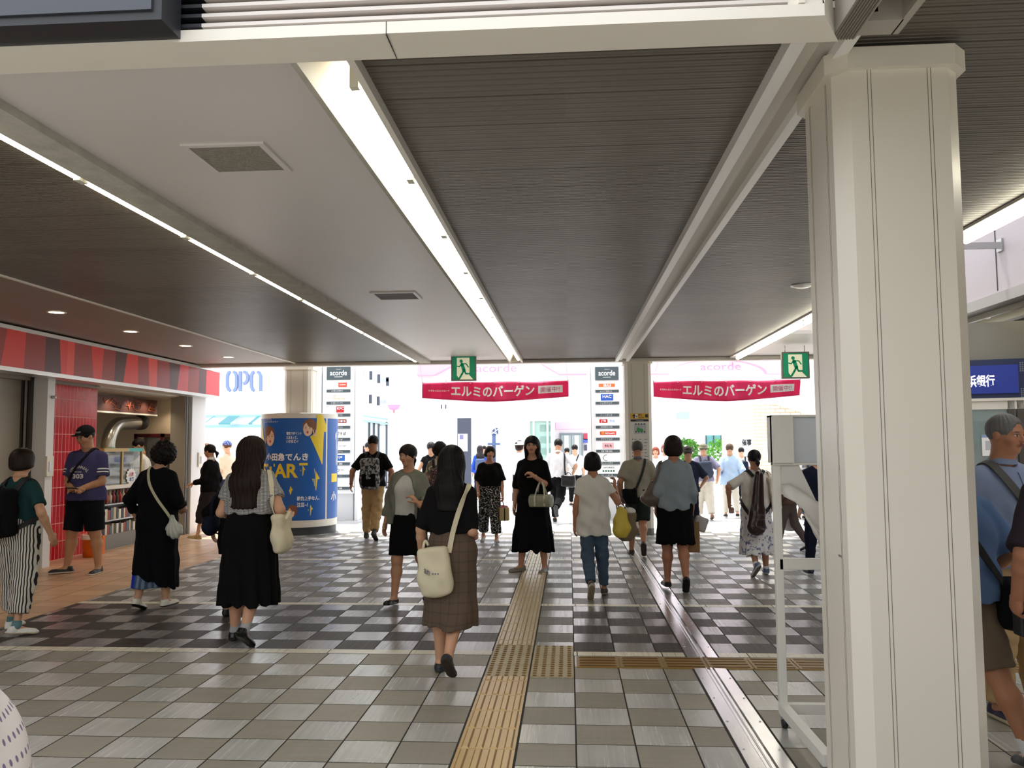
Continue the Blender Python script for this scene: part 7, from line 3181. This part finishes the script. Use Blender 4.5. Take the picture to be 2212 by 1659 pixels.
# ---------------------------------------------------------------- man in the white shirt, running step
F = Figure('man in a white shirt and black trousers striding away with a black shoulder bag', 1207, 1128, 946, -10, legs=((14, 6), (-22, 46)), toes=(0, 60), splay=(2, -3), male=True, arms=((.05, .06, -.25, (.6, -1, 0)), (.07, .05, -.20, (1, -.8, -.2))), lean=4)
F.body(legs_from=1.45)
F.hair('short', (26, 22, 22))
F.top(cloth('bright_shirt', (236, 238, 242)), sleeve=.95, hem=.535, loose=.020, sl=.026, wr=.006, collar=_mats['cloth_bright_shirt'])
F.pants(m_blk, to=1.94, loose=.014)
F.shoes((24, 24, 26), (50, 50, 52))
r = F.item('messenger_bag', 'black messenger bag behind the man in the white shirt', 'bag', (.135, -.07, .42))
f = Field()
f.rbox((.135, -.07, .50), (.085, .04, .072), .02)
f.disp = bag_sag(.003)
F.emit_world('bag_body', f, mat('black_leather', (28, 28, 31), .35, bump=.2, bscale=60), r)
F.strap([(.09, .05, .78), (.08, .01, .85), (.082, -.03, .845), (.10, -.08, .72), (.125, -.085, .60), (.13, -.08, .56)], m_strapk, .018, .004, r, 'strap', d=.008)
loop(F, r, (.10, -.07, .57), (.17, -.07, .57), (.135, -.07, .60), m_strapk)

# ---------------------------------------------------------------- woman in the white tee and jeans
F = Figure('woman walking away in a long white tee and blue jeans carrying two bags', 1284, 1286, 974, 6, legs=((-10, 30), (4, 5)), toes=(52, 0), splay=(0, 3), feet_dir=(0, 12), arms=((.045, .02, -.30, (.6, -1, 0)), (.085, .09, -.03, (.5, -.2, -1), (.1, .5, .8))), girth=1.0, skin=(176, 124, 96))
F.body(legs_from=1.45, hands=(.5, 1.1))
F.hair('bob', (20, 18, 20), length=.95, puff=1.05)
F.top(cloth('white_tee', (214, 212, 208)), sleeve=.55, hem=.415, loose=.018, sl=.018, wr=.005, flare=.008)
F.pants(cloth('denim', (70, 88, 108), var=.25), to=1.9, loose=.010, wr=.004)
F.shoes((70, 62, 58), (190, 182, 164), sole_under=(150, 138, 112), lace=(170, 170, 170))
e_ = F.j['elR'] * .7 + F.j['wrR'] * .3
m_ybag = mat('yellow_leather', (206, 184, 70), .45, bump=.2, bscale=40)
b0 = np.array((e_[0] + .03, e_[1] + .02, e_[2] - .255))
r = F.item('handbag', 'yellow soft handbag on the forearm of the woman in the white tee', 'bag', b0 + (0, -.02, 0))
f = Field()
f.cone(b0 + np.array((0, -.02, .035)), b0 + np.array((0, -.02, .145)), .068, .040, .01, sq=((0, 1, 0), .55))
f.disp = bag_sag(.005)
F.emit_world('bag_body', f, m_ybag, r, F.vf)
m_brnl = mat('brown_leather', (84, 58, 46), .45)
loop(F, r, b0 + np.array((-.03, -.02, .17)), b0 + np.array((.03, -.02, .17)), e_ + np.array((.0, -.0, .03)), m_brnl, .0045)
b1 = np.array((e_[0] + .075, e_[1] + .08, e_[2] - .29))
r = F.item('tote_bag', 'beige tote bag with a white cloth beside the yellow handbag', 'bag', b1)
f = Field()
f.cone(b1 + np.array((0, 0, .05)), b1 + np.array((.0, 0, .17)), .085, .075, .01, sq=((0, 1, 0), .5), cap=True)
f.disp = bag_sag(.005)
F.emit_world('bag_body', f, cloth('dusty_tote', (130, 118, 96)), r, F.vf)
f = Field()
f.ell(b1 + np.array((.03, 0, .185)), (.045, .03, .03), .01)
f.disp = bag_sag(.004)
F.emit_world('white_cloth', f, m_wht, r, F.vf)
loop(F, r, b1 + np.array((-.04, 0, .17)), b1 + np.array((.04, 0, .17)), e_ + np.array((.01, .03, .03)), m_brnl, .0045)

# ---------------------------------------------------------------- grey haired man in shorts
F = Figure('grey haired man in a grey polo and dark green shorts walking away beside the pillar', 1381, 1198, 950, 0, legs=((6, 6), (-12, 34)), toes=(0, 50), splay=(2, -4), male=True, girth=1.06, arms=((.055, .02, -.28, (.6, -1, 0)), (.04, .06, -.26, (.6, -1, 0))), skin=(178, 128, 98))
F.body(legs_from=0.5)
F.hair('short', (96, 92, 90))
F.top(cloth('stone_polo', (160, 156, 142)), sleeve=.78, hem=.50, loose=.020, sl=.026, collar=cloth('slate_collar', (96, 108, 126)))
F.pants(cloth('bottle_green', (38, 46, 44)), to=.90, loose=.022, end=.060, name='shorts')
F.shoes((70, 52, 42), (52, 40, 34), low=False, thick=.010)
r = F.item('messenger_bag', 'black shoulder bag at the left hip of the grey haired man in shorts', 'bag', (-.085, -.11, .44))
f = Field()
f.rbox((-.085, -.115, .52), (.068, .032, .065), .02)
f.rbox((-.085, -.145, .51), (.058, .012, .045), .01)
f.disp = bag_sag(.003)
F.emit_world('bag_body', f, m_blk2, r)
F.strap([(.06, .07, .76), (.068, .02, .85), (.066, -.03, .845), (.045, -.085, .76), (.01, -.10, .66), (-.03, -.105, .58)], m_strapk, .020, .005, r, 'strap', d=.009)

# ---------------------------------------------------------------- woman in the grey blue blouse
F = Figure('woman walking away in a grey blue blouse and black lace hem skirt', 1461, 1274, 938, 2, legs=((3, 4), (-6, 26)), toes=(0, 42), splay=(1, -1), arms=((.03, .04, -.275, (.2, -1, -.2)), (.035, .035, -.285, (.2, -1, 0))), girth=1.02, skin=(176, 122, 96))
F.body(grip=(False, True))
F.hair('bob', (40, 28, 26), length=1.12, puff=1.08)
F.top(cloth('slate_blouse', (140, 152, 162)), sleeve=1.6, hem=.535, loose=.018, sl=.014, wr=.004, flare=.010, name='blouse', back=.35)
F.skirt(m_blk, zt=.60, zh=.285, rt=.09, rh=.128, pleat=.004, n=11, ruffle=.006)
F.shoes((22, 22, 24), (20, 20, 22), low=True, thick=.006)
m_tau = mat('taupe_leather', (96, 82, 76), .42)
r = F.item('shoulder_bag', 'taupe shoulder bag at the left side of the woman in the grey blue blouse', 'bag', (-.165, -.02, .545))
f = Field()
f.cone((-.16, -.02, .59), (-.145, -.02, .675), .060, .03, .01, sq=((.4, .9, 0), .6))
f.ell((-.165, -.02, .585), (.068, .05, .04), .02)
F.emit_world('bag_body', f, m_tau, r, F.vf)
F.strap([(-.13, .02, .70), (-.098, .03, .80), (-.088, .01, .852), (-.092, -.03, .845), (-.115, -.06, .77), (-.14, -.05, .69)], m_tau, .015, .004, r, 'strap', d=.009)
W, d_, n_, s_ = F.grip['R']
b0 = np.array((W[0] + .01, W[1] - .005, W[2] - .235))
r = F.item('paper_bag', 'brown paper carrier bag held by the woman in the grey blue blouse', 'bag', b0)
mb = MB()
q = F.world([b0 + np.array(k) for k in ((-.055, -.03, 0), (.045, -.045, .0), (.058, .03, 0), (-.04, .045, 0), (-.055, -.03, .205), (.045, -.045, .205), (.058, .03, .205), (-.04, .045, .205))])
mb.add(list(q), [(3, 2, 1, 0), (0, 1, 5, 4), (1, 2, 6, 5), (2, 3, 7, 6), (3, 0, 4, 7)])
o = mb.build('bag_body', mat('kraft_paper', (150, 116, 80), .7), r)
so = o.modifiers.new('thick', 'SOLIDIFY')
so.thickness = .003
loop(F, r, b0 + np.array((-.03, -.033, .2)), b0 + np.array((.02, -.042, .2)), W + np.array((0, 0, .005)), m_brnl, .0028)
loop(F, r, b0 + np.array((-.015, .04, .2)), b0 + np.array((.04, .034, .2)), W + np.array((0, 0, .005)), m_brnl, .0028)
b1 = np.array((W[0] + .075, W[1] + .01, W[2] - .10))
r = F.item('handbag', 'small white and grey bag behind the brown paper bag', 'bag', b1)
f = Field()
f.rbox(b1 + np.array((0, 0, .05)), (.045, .02, .05), .012, R=roty(.35))
F.emit_world('bag_body', f, cloth('pale_bag', (190, 190, 190)), r)
loop(F, r, b1 + np.array((-.03, 0, .09)), b1 + np.array((.01, 0, .10)), W + np.array((.0, 0, .01)), m_strapk, .003)

# ---------------------------------------------------------------- girl with the violin case
F = Figure('girl in a white tee and blue floral skirt carrying a dark case', 1637, 1241, 969, 4, legs=((-6, 34), (4, 4)), toes=(46, 0), splay=(2, 3), feet_dir=(20, 10), arms=((.125, .02, -.215, (.9, -.5, .4)), (.05, .04, -.27, (.6, -1, 0))), girth=1.05, skin=(186, 132, 106))
F.body(grip=(True, False), hands=(.9, .5))
F.hair('pony', (26, 22, 24), length=.7)
F.top(cloth('white_knit', (222, 218, 212)), sleeve=.92, hem=.52, loose=.018, sl=.020)


def blueflor(t, x, y, z, v):
    a = t.m('GREATER_THAN', t.noise(v, 20, 3), t.m('MULTIPLY_ADD', z, .16, .50))
    return t.mix(a, L((226, 224, 226)), t.mix(t.m('GREATER_THAN', t.noise(v, 48, 2), .5), L((96, 104, 164)), L((150, 150, 176))))


F.skirt(pattern('blue_floral', blueflor), zt=.61, zh=.165, rt=.092, rh=.142, pleat=.010, n=12, ruffle=.005)
F.shoes((92, 104, 138), (214, 212, 206), sole_under=(112, 104, 96), socks=(m_wht, .1))
m_case = mat('dark_case_shell', (44, 26, 26), .16, spec=.6)
r = F.item('violin_case', 'glossy dark brown instrument case on the back of the girl in the floral skirt', 'instrument case', (-.055, -.16, .33))
f = Field()
f.cone((-.005, -.125, .80), (-.035, -.15, .50), .036, .058, .02, sq=((0, 1, 0), .75))
f.cone((-.035, -.15, .50), (-.045, -.155, .40), .058, .078, .03, sq=((0, 1, 0), .6))
F.emit_world('case_shell', f, m_case, r, F.vf)
loop(F, r, (-.03, -.11, .815), (.02, -.11, .815), (-.003, -.11, .86), mat('grey_loop', (120, 120, 120), .5), .005)
for sd in (1, -1):
    F.strap([(sd * .03 - .01, -.10, .80), (sd * .07, -.05, .845), (sd * .074, .02, .842), (sd * .08, .075, .75), (sd * .095, .03, .62), (sd * .085 - .02, -.07, .52), (-.03 + sd * .05, -.14, .47)], m_strapk, .028, .005, r, 'shoulder_strap', d=.010)
m_rd = pattern('red_rosebuds', lambda t, x, y, z, v: t.mix(t.m('GREATER_THAN', t.noise(v, 34, 1), .66), L((222, 210, 192)), L((170, 66, 60))))
r = F.item('tote_bag', 'white tote bag with red rosebuds on the right shoulder of the case carrying girl', 'bag', (.135, -.04, .52))
f = Field()
f.rbox((.133, -.045, .655), (.036, .05, .135), .014, R=roty(-.17))
f.disp = bag_sag(.004)
F.emit_world('bag_body', f, m_rd, r, F.vf)
F.strap([(.115, .0, .79), (.10, .0, .845), (.104, -.04, .845), (.118, -.07, .78)], m_rd, .02, .004, r, 'strap', d=.009)
W, d_, n_, s_ = F.grip['L']
o = F.item('purse', 'small pale purse in the left hand of the case carrying girl', 'purse', W - (0, 0, .03))
f = Field()
f.rbox(W + (0, 0, -.015), (.022, .014, .026), .008)
F.emit_world('purse', f, cloth('pale_rose', (190, 160, 150)), o)

# ---------------------------------------------------------------- people beyond, in the light
F = Figure('man in an olive bucket hat and purple grey shirt with a dark backpack', 1523, 1122, 957, 2, legs=((4, 4), (-8, 12)), toes=(0, 12), male=True, girth=1.08, arms=((.06, .02, -.27), (.085, .02, -.25, (.7, -1, 0))))
F.body(legs_from=1.45)
F.hair('short', (120, 112, 106))
hat_bucket(F, cloth('olive', (122, 124, 92)))
F.top(cloth('mauve_grey', (136, 134, 156)), sleeve=.85, hem=.50, loose=.022, sl=.026)
F.pants(cloth('sand', (208, 202, 188)), loose=.022)
F.shoes((130, 90, 70), (90, 70, 60))
backpack(F, 'slate backpack on the man in the olive bucket hat', cloth('slate_bag', (62, 68, 84)), h=(.085, .042, .115), c=(0, -.13, .66))
F = Figure('man in navy with a grey bucket hat half hidden by the grey blue blouse', 1490, 1160, 962, 0, legs=((5, 5), (-5, 12)), male=True, arms=((.05, .03, -.28), (.055, .07, -.22, (.7, -1, 0))))
F.body(legs_from=1.45)
F.hair('short', (90, 84, 80))
hat_bucket(F, cloth('grey_hat', (130, 128, 122)))
F.top(cloth('navy_plaid', (48, 54, 76)), sleeve=.9, hem=.5, sl=.024, loose=.02)
F.pants(m_navy)
F.shoes((30, 30, 34), (60, 60, 66))
F = Figure('man in a loose pale blue shirt walking away into the plaza', 0, 0, 0, -6, ground=(atY(1577, 1000, 17.6)[0], 17.6, 0), height=atY(1577, 957, 17.6)[2], male=True, legs=((6, 5), (-8, 14)), arms=((.08, .02, -.26), (.08, .02, -.26)))
F.body(legs_from=1.45)
F.hair('short', (92, 70, 56))
F.top(cloth('sky_shirt', (176, 200, 226)), sleeve=1.5, hem=.44, loose=.030, sl=.03, flare=.02, wr=.007)
F.pants(cloth('sand', (208, 202, 188)))
F.shoes()
F = Figure('small figure with a dark shoulder bag far off by the lettered notice stand', 0, 0, 0, 0, ground=(atY(1602, 1000, 21.2)[0], 21.2, 0), height=atY(1602, 965, 21.2)[2], male=True)
F.body(legs_from=1.45)
F.hair('short')
F.top(m_wht, sleeve=.8, hem=.5)
F.pants(m_navy)
F.shoes()
backpack(F, 'navy backpack on the far man near the notice stand', m_navy)
F = Figure('woman in a white sun hat and dark apron dress on the plaza', 0, 0, 0, -70, ground=(atY(1122, 1000, 18.0)[0], 18.0, 0), height=atY(1122, 950, 18.0)[2], arms=((.03, .13, -.10, (.5, -.5, -1)), (.05, .10, -.18, (.5, -1, -.5))))
F.body()
F.hair('bob', (50, 34, 28))
hat_bucket(F, m_wht, 'sun_hat', 1.25)
F.top(m_wht, sleeve=1.0, hem=.55, loose=.02, sl=.03)
F.skirt(m_navy, zt=.70, zh=.2, rt=.10, rh=.13, pleat=.006, name='apron_dress')
F.shoes((40, 40, 44), (60, 60, 60))
F = Figure('girl in a bright blue jacket far across the plaza', 0, 0, 0, 8, ground=(atY(1037, 1000, 23.0)[0], 23.0, 0), height=atY(1037, 961, 23.0)[2])
F.body(legs_from=1.45)
F.hair('long', (50, 42, 46))
F.top(cloth('royal_blue', (46, 82, 190)), sleeve=1.8, hem=.5, sl=.02)
F.pants(m_navy)
F.shoes()
backpack(F, 'grey backpack on the girl in the bright blue jacket', cloth('steel_bag', (84, 96, 124)))
F = Figure('woman with long light brown hair right of the girl in the blue jacket', 0, 0, 0, -10, ground=(atY(1056, 1000, 24.0)[0], 24.0, 0), height=atY(1056, 962, 24.0)[2])
F.body()
F.hair('long', (120, 84, 70))
F.top(cloth('dusk_top', (76, 72, 92)), sleeve=.9, hem=.5)
F.skirt(m_navy, zt=.6, zh=.3)
F.shoes()
F = Figure('tiny distant figure in faded pink between two women on the plaza', 0, 0, 0, 0, ground=(atY(1046, 1000, 30.0)[0], 30.0, 0), height=atY(1046, 962, 30.0)[2])
F.body(legs_from=1.45)
F.hair('short')
F.top(cloth('faded_pink', (220, 180, 180)), sleeve=.9, hem=.5)
F.pants(m_navy)
F.shoes()
F = Figure('man in a white shirt and black braces before the lift doors', 0, 0, 0, 5, ground=(atY(1242, 1000, 21.0)[0], 21.0, 0), height=atY(1242, 959, 21.0)[2], male=True)
F.body(legs_from=1.45)
F.hair('short')
F.top(m_wht, sleeve=1.0, hem=.5)
F.pants(m_blk)
F.shoes()
F.strap([(.07, .03, .84), (.06, -.03, .84), (-.05, -.07, .6)], m_strapk, .02, .004, None, 'strap')
F = Figure('dark haired person between the white shirted man and the lift', 0, 0, 0, 0, ground=(atY(1225, 1000, 23.5)[0], 23.5, 0), height=atY(1225, 966, 23.5)[2])
F.body(legs_from=1.45)
F.hair('short')
F.top(m_wht, sleeve=.9, hem=.5)
F.pants(m_blk)
F.shoes()
F = Figure('woman with tied dark hair nearest the arcade frame at the left of the plaza', 0, 0, 0, 40, ground=(atY(782, 1000, 19.0)[0], 19.0, 0), height=atY(782, 961, 19.0)[2])
F.body()
F.hair('bob', (56, 46, 50))
F.top(m_wht, sleeve=.8, hem=.5)
F.skirt(m_lblue, zt=.6, zh=.25)
F.shoes()
F = Figure('woman in white with a dark ponytail in profile behind the backpack man', 0, 0, 0, 80, ground=(atY(798, 1000, 17.6)[0], 17.6, 0), height=atY(798, 953, 17.6)[2])
F.body()
F.hair('pony', (44, 38, 40))
F.top(m_wht, sleeve=.8, hem=.5)
F.skirt(m_lblue, zt=.6, zh=.25)
F.shoes()
F = Figure('short haired person in a black vest top left of the floral bloused woman', 0, 0, 0, 10, ground=(atY(931, 1000, 16.5)[0], 16.5, 0), height=atY(931, 953, 16.5)[2], arms=((.09, .08, -.22), (.05, .03, -.28)))
F.body(legs_from=1.45)
F.hair('short', (52, 46, 50))
F.top(m_blk2, sleeve=.3, hem=.5)
F.pants(m_navy)
F.shoes()
F = Figure('red haired woman facing the camera right of the middle pillar', 0, 0, 0, 170, ground=(atY(1417, 1000, 19.0)[0], 19.0, 0), height=atY(1417, 964, 19.0)[2])
F.body(legs_from=1.45)
F.hair('bob', (150, 70, 50))
F.top(m_wht, sleeve=.9, hem=.5)
F.pants(m_navy)
F.shoes()
F = Figure('brown haired person just left of the grey blue blouse woman in the plaza', 0, 0, 0, 160, ground=(atY(1437, 1000, 19.5)[0], 19.5, 0), height=atY(1437, 958, 19.5)[2])
F.body(legs_from=1.45)
F.hair('bob', (150, 96, 84))
F.top(m_wht, sleeve=.9, hem=.5)
F.pants(m_navy)
F.shoes()

# ---------------------------------------------------------------- seen past the sign stand
F = Figure('person in brown with a large white plastic bag behind the sign stand', 1706, 1190, 985, 60, legs=((16, 8), (-12, 20)), toes=(0, 24), arms=((.05, .08, -.28), (.05, .02, -.29)), girth=1.05)
F.body(legs_from=1.45, grip=(True, True))
F.hair('short', (60, 52, 48))
F.top(cloth('brown_top', (96, 74, 64)), sleeve=1.6, hem=.5, sl=.02)
F.pants(cloth('brown_pants', (92, 80, 76)))
F.shoes((52, 34, 32), (40, 36, 36))
W, d_, n_, s_ = F.grip['R']
b0 = np.array((W[0] + .03, W[1], W[2] - .25))
r = F.item('plastic_bag', 'white plastic carrier bag seen through the sign stand', 'bag', b0)
f = Field()
f.ell(b0 + np.array((0, 0, .085)), (.055, .10, .085), .02)
f.cone(b0 + np.array((0, 0, .12)), b0 + np.array((-.01, 0, .24)), .055, .012, .03)
f.disp = bag_sag(.007)
F.emit_world('bag_body', f, mat('thin_plastic', (226, 226, 230), .35), r)
F = Figure('person in white tee and blue jeans seen under the stand header', 0, 0, 0, -40, ground=(atY(1722, 1000, 17.2)[0], 17.2, 0), height=1.66)
F.body(legs_from=1.45)
F.hair('short')
F.top(m_wht, sleeve=.9, hem=.56, sl=.02)
F.pants(cloth('blue_jeans', (62, 84, 130)))
F.shoes()
m_plaid = pattern('grey_plaid', lambda t, x, y, z, v: t.mul(L((180, 180, 184)), t.m('SUBTRACT', 1.0, t.m('MULTIPLY', t.m('ADD', t.m('GREATER_THAN', t.m('SINE', t.m('MULTIPLY', x, 70.0)), 0.), t.m('GREATER_THAN', t.m('SINE', t.m('MULTIPLY', z, 70.0)), 0.)), .42))))
F = Figure('person in a grey plaid shirt in the plaza beside the near pillar', 0, 0, 0, 10, ground=(atY(1757, 1000, 15.6)[0], 15.6, 0), height=1.64)
F.body(legs_from=1.45)
F.hair('short')
F.top(m_plaid, sleeve=1.5, hem=.48, sl=.02, loose=.02)
F.pants(m_navy)
F.shoes()
F = Figure('person in dark clothes partly behind the near pillar by the torn sheet', 1772, 1238, 960, 0, legs=((4, 4), (-6, 10)))
F.body(legs_from=1.45)
F.hair('short')
F.top(m_navy, sleeve=.9, hem=.5)
F.pants(m_navy)
F.shoes((34, 40, 60), (30, 34, 50))

# ---------------------------------------------------------------- right edge
F = Figure('older man in a pale blue button shirt and beige trousers at the right edge', 2196, 1545, 888, 196, legs=((2, 2), (3, 3)), splay=(4, 4), male=True, girth=1.05, arms=((.05, .05, -.27, (.6, -1, 0)), (.045, .02, -.28, (.6, -1, 0))), head=(14, -3, 0), skin=(168, 116, 88))
F.body(legs_from=1.45, hair=(60, 56, 54), lips=(130, 80, 72))
F.hair('short', (112, 110, 110), fringe=.72, puff=.96)
m_ox = cloth('oxford_blue', (128, 140, 168))
F.top(m_ox, sleeve=1.6, hem=.49, loose=.020, sl=.024, wr=.006, collar=m_ox)
mb = MB()
mb2 = [F.up((0, .2, .84 - .035 * k)) for k in range(9)]
Q = np.array(mb2)
for _ in range(40):
    Q[:, 1] -= np.clip(F.fields['shirt'].at(Q) - .004, -.01, .02) * .9
mb.tube(list(F.out(Q)), .004, 6)
mb.build('button_placket', m_ox, F.root, local=True)
F.pants(m_khaki, to=1.93, loose=.018, wr=.004)
F.shoes((40, 36, 62), (206, 196, 168), thick=.014)
F.strap([(.06, -.06, .80), (.072, .0, .852), (.058, .06, .79), (.01, .09, .70), (-.05, .09, .60), (-.10, .05, .52)], mat('grey_webbing', (74, 72, 70), .7), .026, .005, None, 'strap', d=.011)

F = Figure('man in a blue tee and shorts behind the right side of the near pillar', 2082, 1640, 955, 6, legs=((10, 6), (-14, 10)), toes=(0, 10), splay=(3, 9), feet_dir=(6, 10), male=True, girth=1.08, arms=((.05, .03, -.27), (.06, .10, -.22, (.8, -.9, -.1))), skin=(178, 124, 92), lean=6)
F.body(legs_from=0.5)
F.hair('bald', (52, 44, 40))
F.top(cloth('azure_tee', (92, 118, 158)), sleeve=.85, hem=.50, loose=.046, sl=.034, wr=.005)
F.pants(cloth('dark_shorts', (110, 94, 78)), to=.92, loose=.016, end=.06, name='shorts')
F.shoes((30, 34, 34), (70, 74, 74), socks=(m_wht, .2))
r = F.item('waist_bag', 'black and olive shoulder bag on the right hip of the man in the blue tee', 'bag', (.145, -.05, .42))
f = Field()
f.rbox((.145, -.06, .505), (.055, .055, .075), .025)
f.ell((.15, -.06, .46), (.058, .06, .045), .02)
F.emit_world('bag_body', f, m_blk2, r, F.vf)
f = Field()
f.rbox((.16, -.11, .54), (.035, .02, .05), .015)
F.emit_world('pocket', f, cloth('olive_drab', (104, 98, 78)), r, F.vf)
F.strap([(-.07, .07, .78), (-.075, .02, .85), (-.07, -.04, .845), (-.02, -.10, .74), (.05, -.115, .65), (.11, -.10, .57)], m_strapk, .024, .005, r, 'strap', d=.010)

p = atY(2322, 1000, 3.75)
F = Figure('person in a dark plum tee cut off by the right edge of the photo', 0, 0, 0, 0, ground=(p[0], 3.75, 0), height=1.66, arms=((.05, .03, -.27, (.6, -1, 0)), (.05, .03, -.27)), male=True, skin=(184, 128, 100))
F.body(legs_from=1.45, hands=(.8, .5), grip=(True, False))
F.hair('short')
F.top(cloth('plum_tee', (56, 48, 58)), sleeve=.95, hem=.5, loose=.022, sl=.03)
F.pants(m_navy)
F.shoes()
W, d_, n_, s_ = F.grip['L']
o = F.item('phone', 'dark phone held low by the person at the right edge', 'phone', W - (0, 0, .04))
f = Field()
f.rbox(W + d_ * .03, (.006, .022, .042), .003)
F.emit_world('phone', f, m_dark, o, .005)

# ---------------------------------------------------------------- passer-by brushing past the lens
p = atY(0, 1500, 1.55)
F = Figure('passer-by in a white dress with small violet dots at the bottom left corner', 0, 0, 0, -90, ground=(p[0] - .285, 1.55, 0), height=1.56, arms=((.02, -.05, -.28), (.02, -.05, -.28)))
F.body()
F.hair('bob')


def vdots(t, x, y, z, v):
    a = t.m('SUBTRACT', t.m('FRACT', t.m('MULTIPLY', x, 46.0)), .5)
    b = t.m('SUBTRACT', t.m('FRACT', t.m('MULTIPLY', z, 26.0)), .5)
    d2 = t.m('ADD', t.m('MULTIPLY', a, a), t.m('MULTIPLY', t.m('MULTIPLY', b, b), 1.5))
    return t.mix(t.m('LESS_THAN', d2, .045), L((226, 216, 210)), L((130, 112, 140)))


m_vd = pattern('violet_dots', vdots)
F.top(m_vd, sleeve=.5, hem=.56, loose=.010, sl=.012, name='dress_top')
F.skirt(m_vd, zt=.71, zh=.36, rt=.105, rh=.30, rm=.205, pleat=.004, n=10, name='dress_skirt', sq=.95, hollow=False)
F.shoes((200, 190, 180), (190, 180, 170))
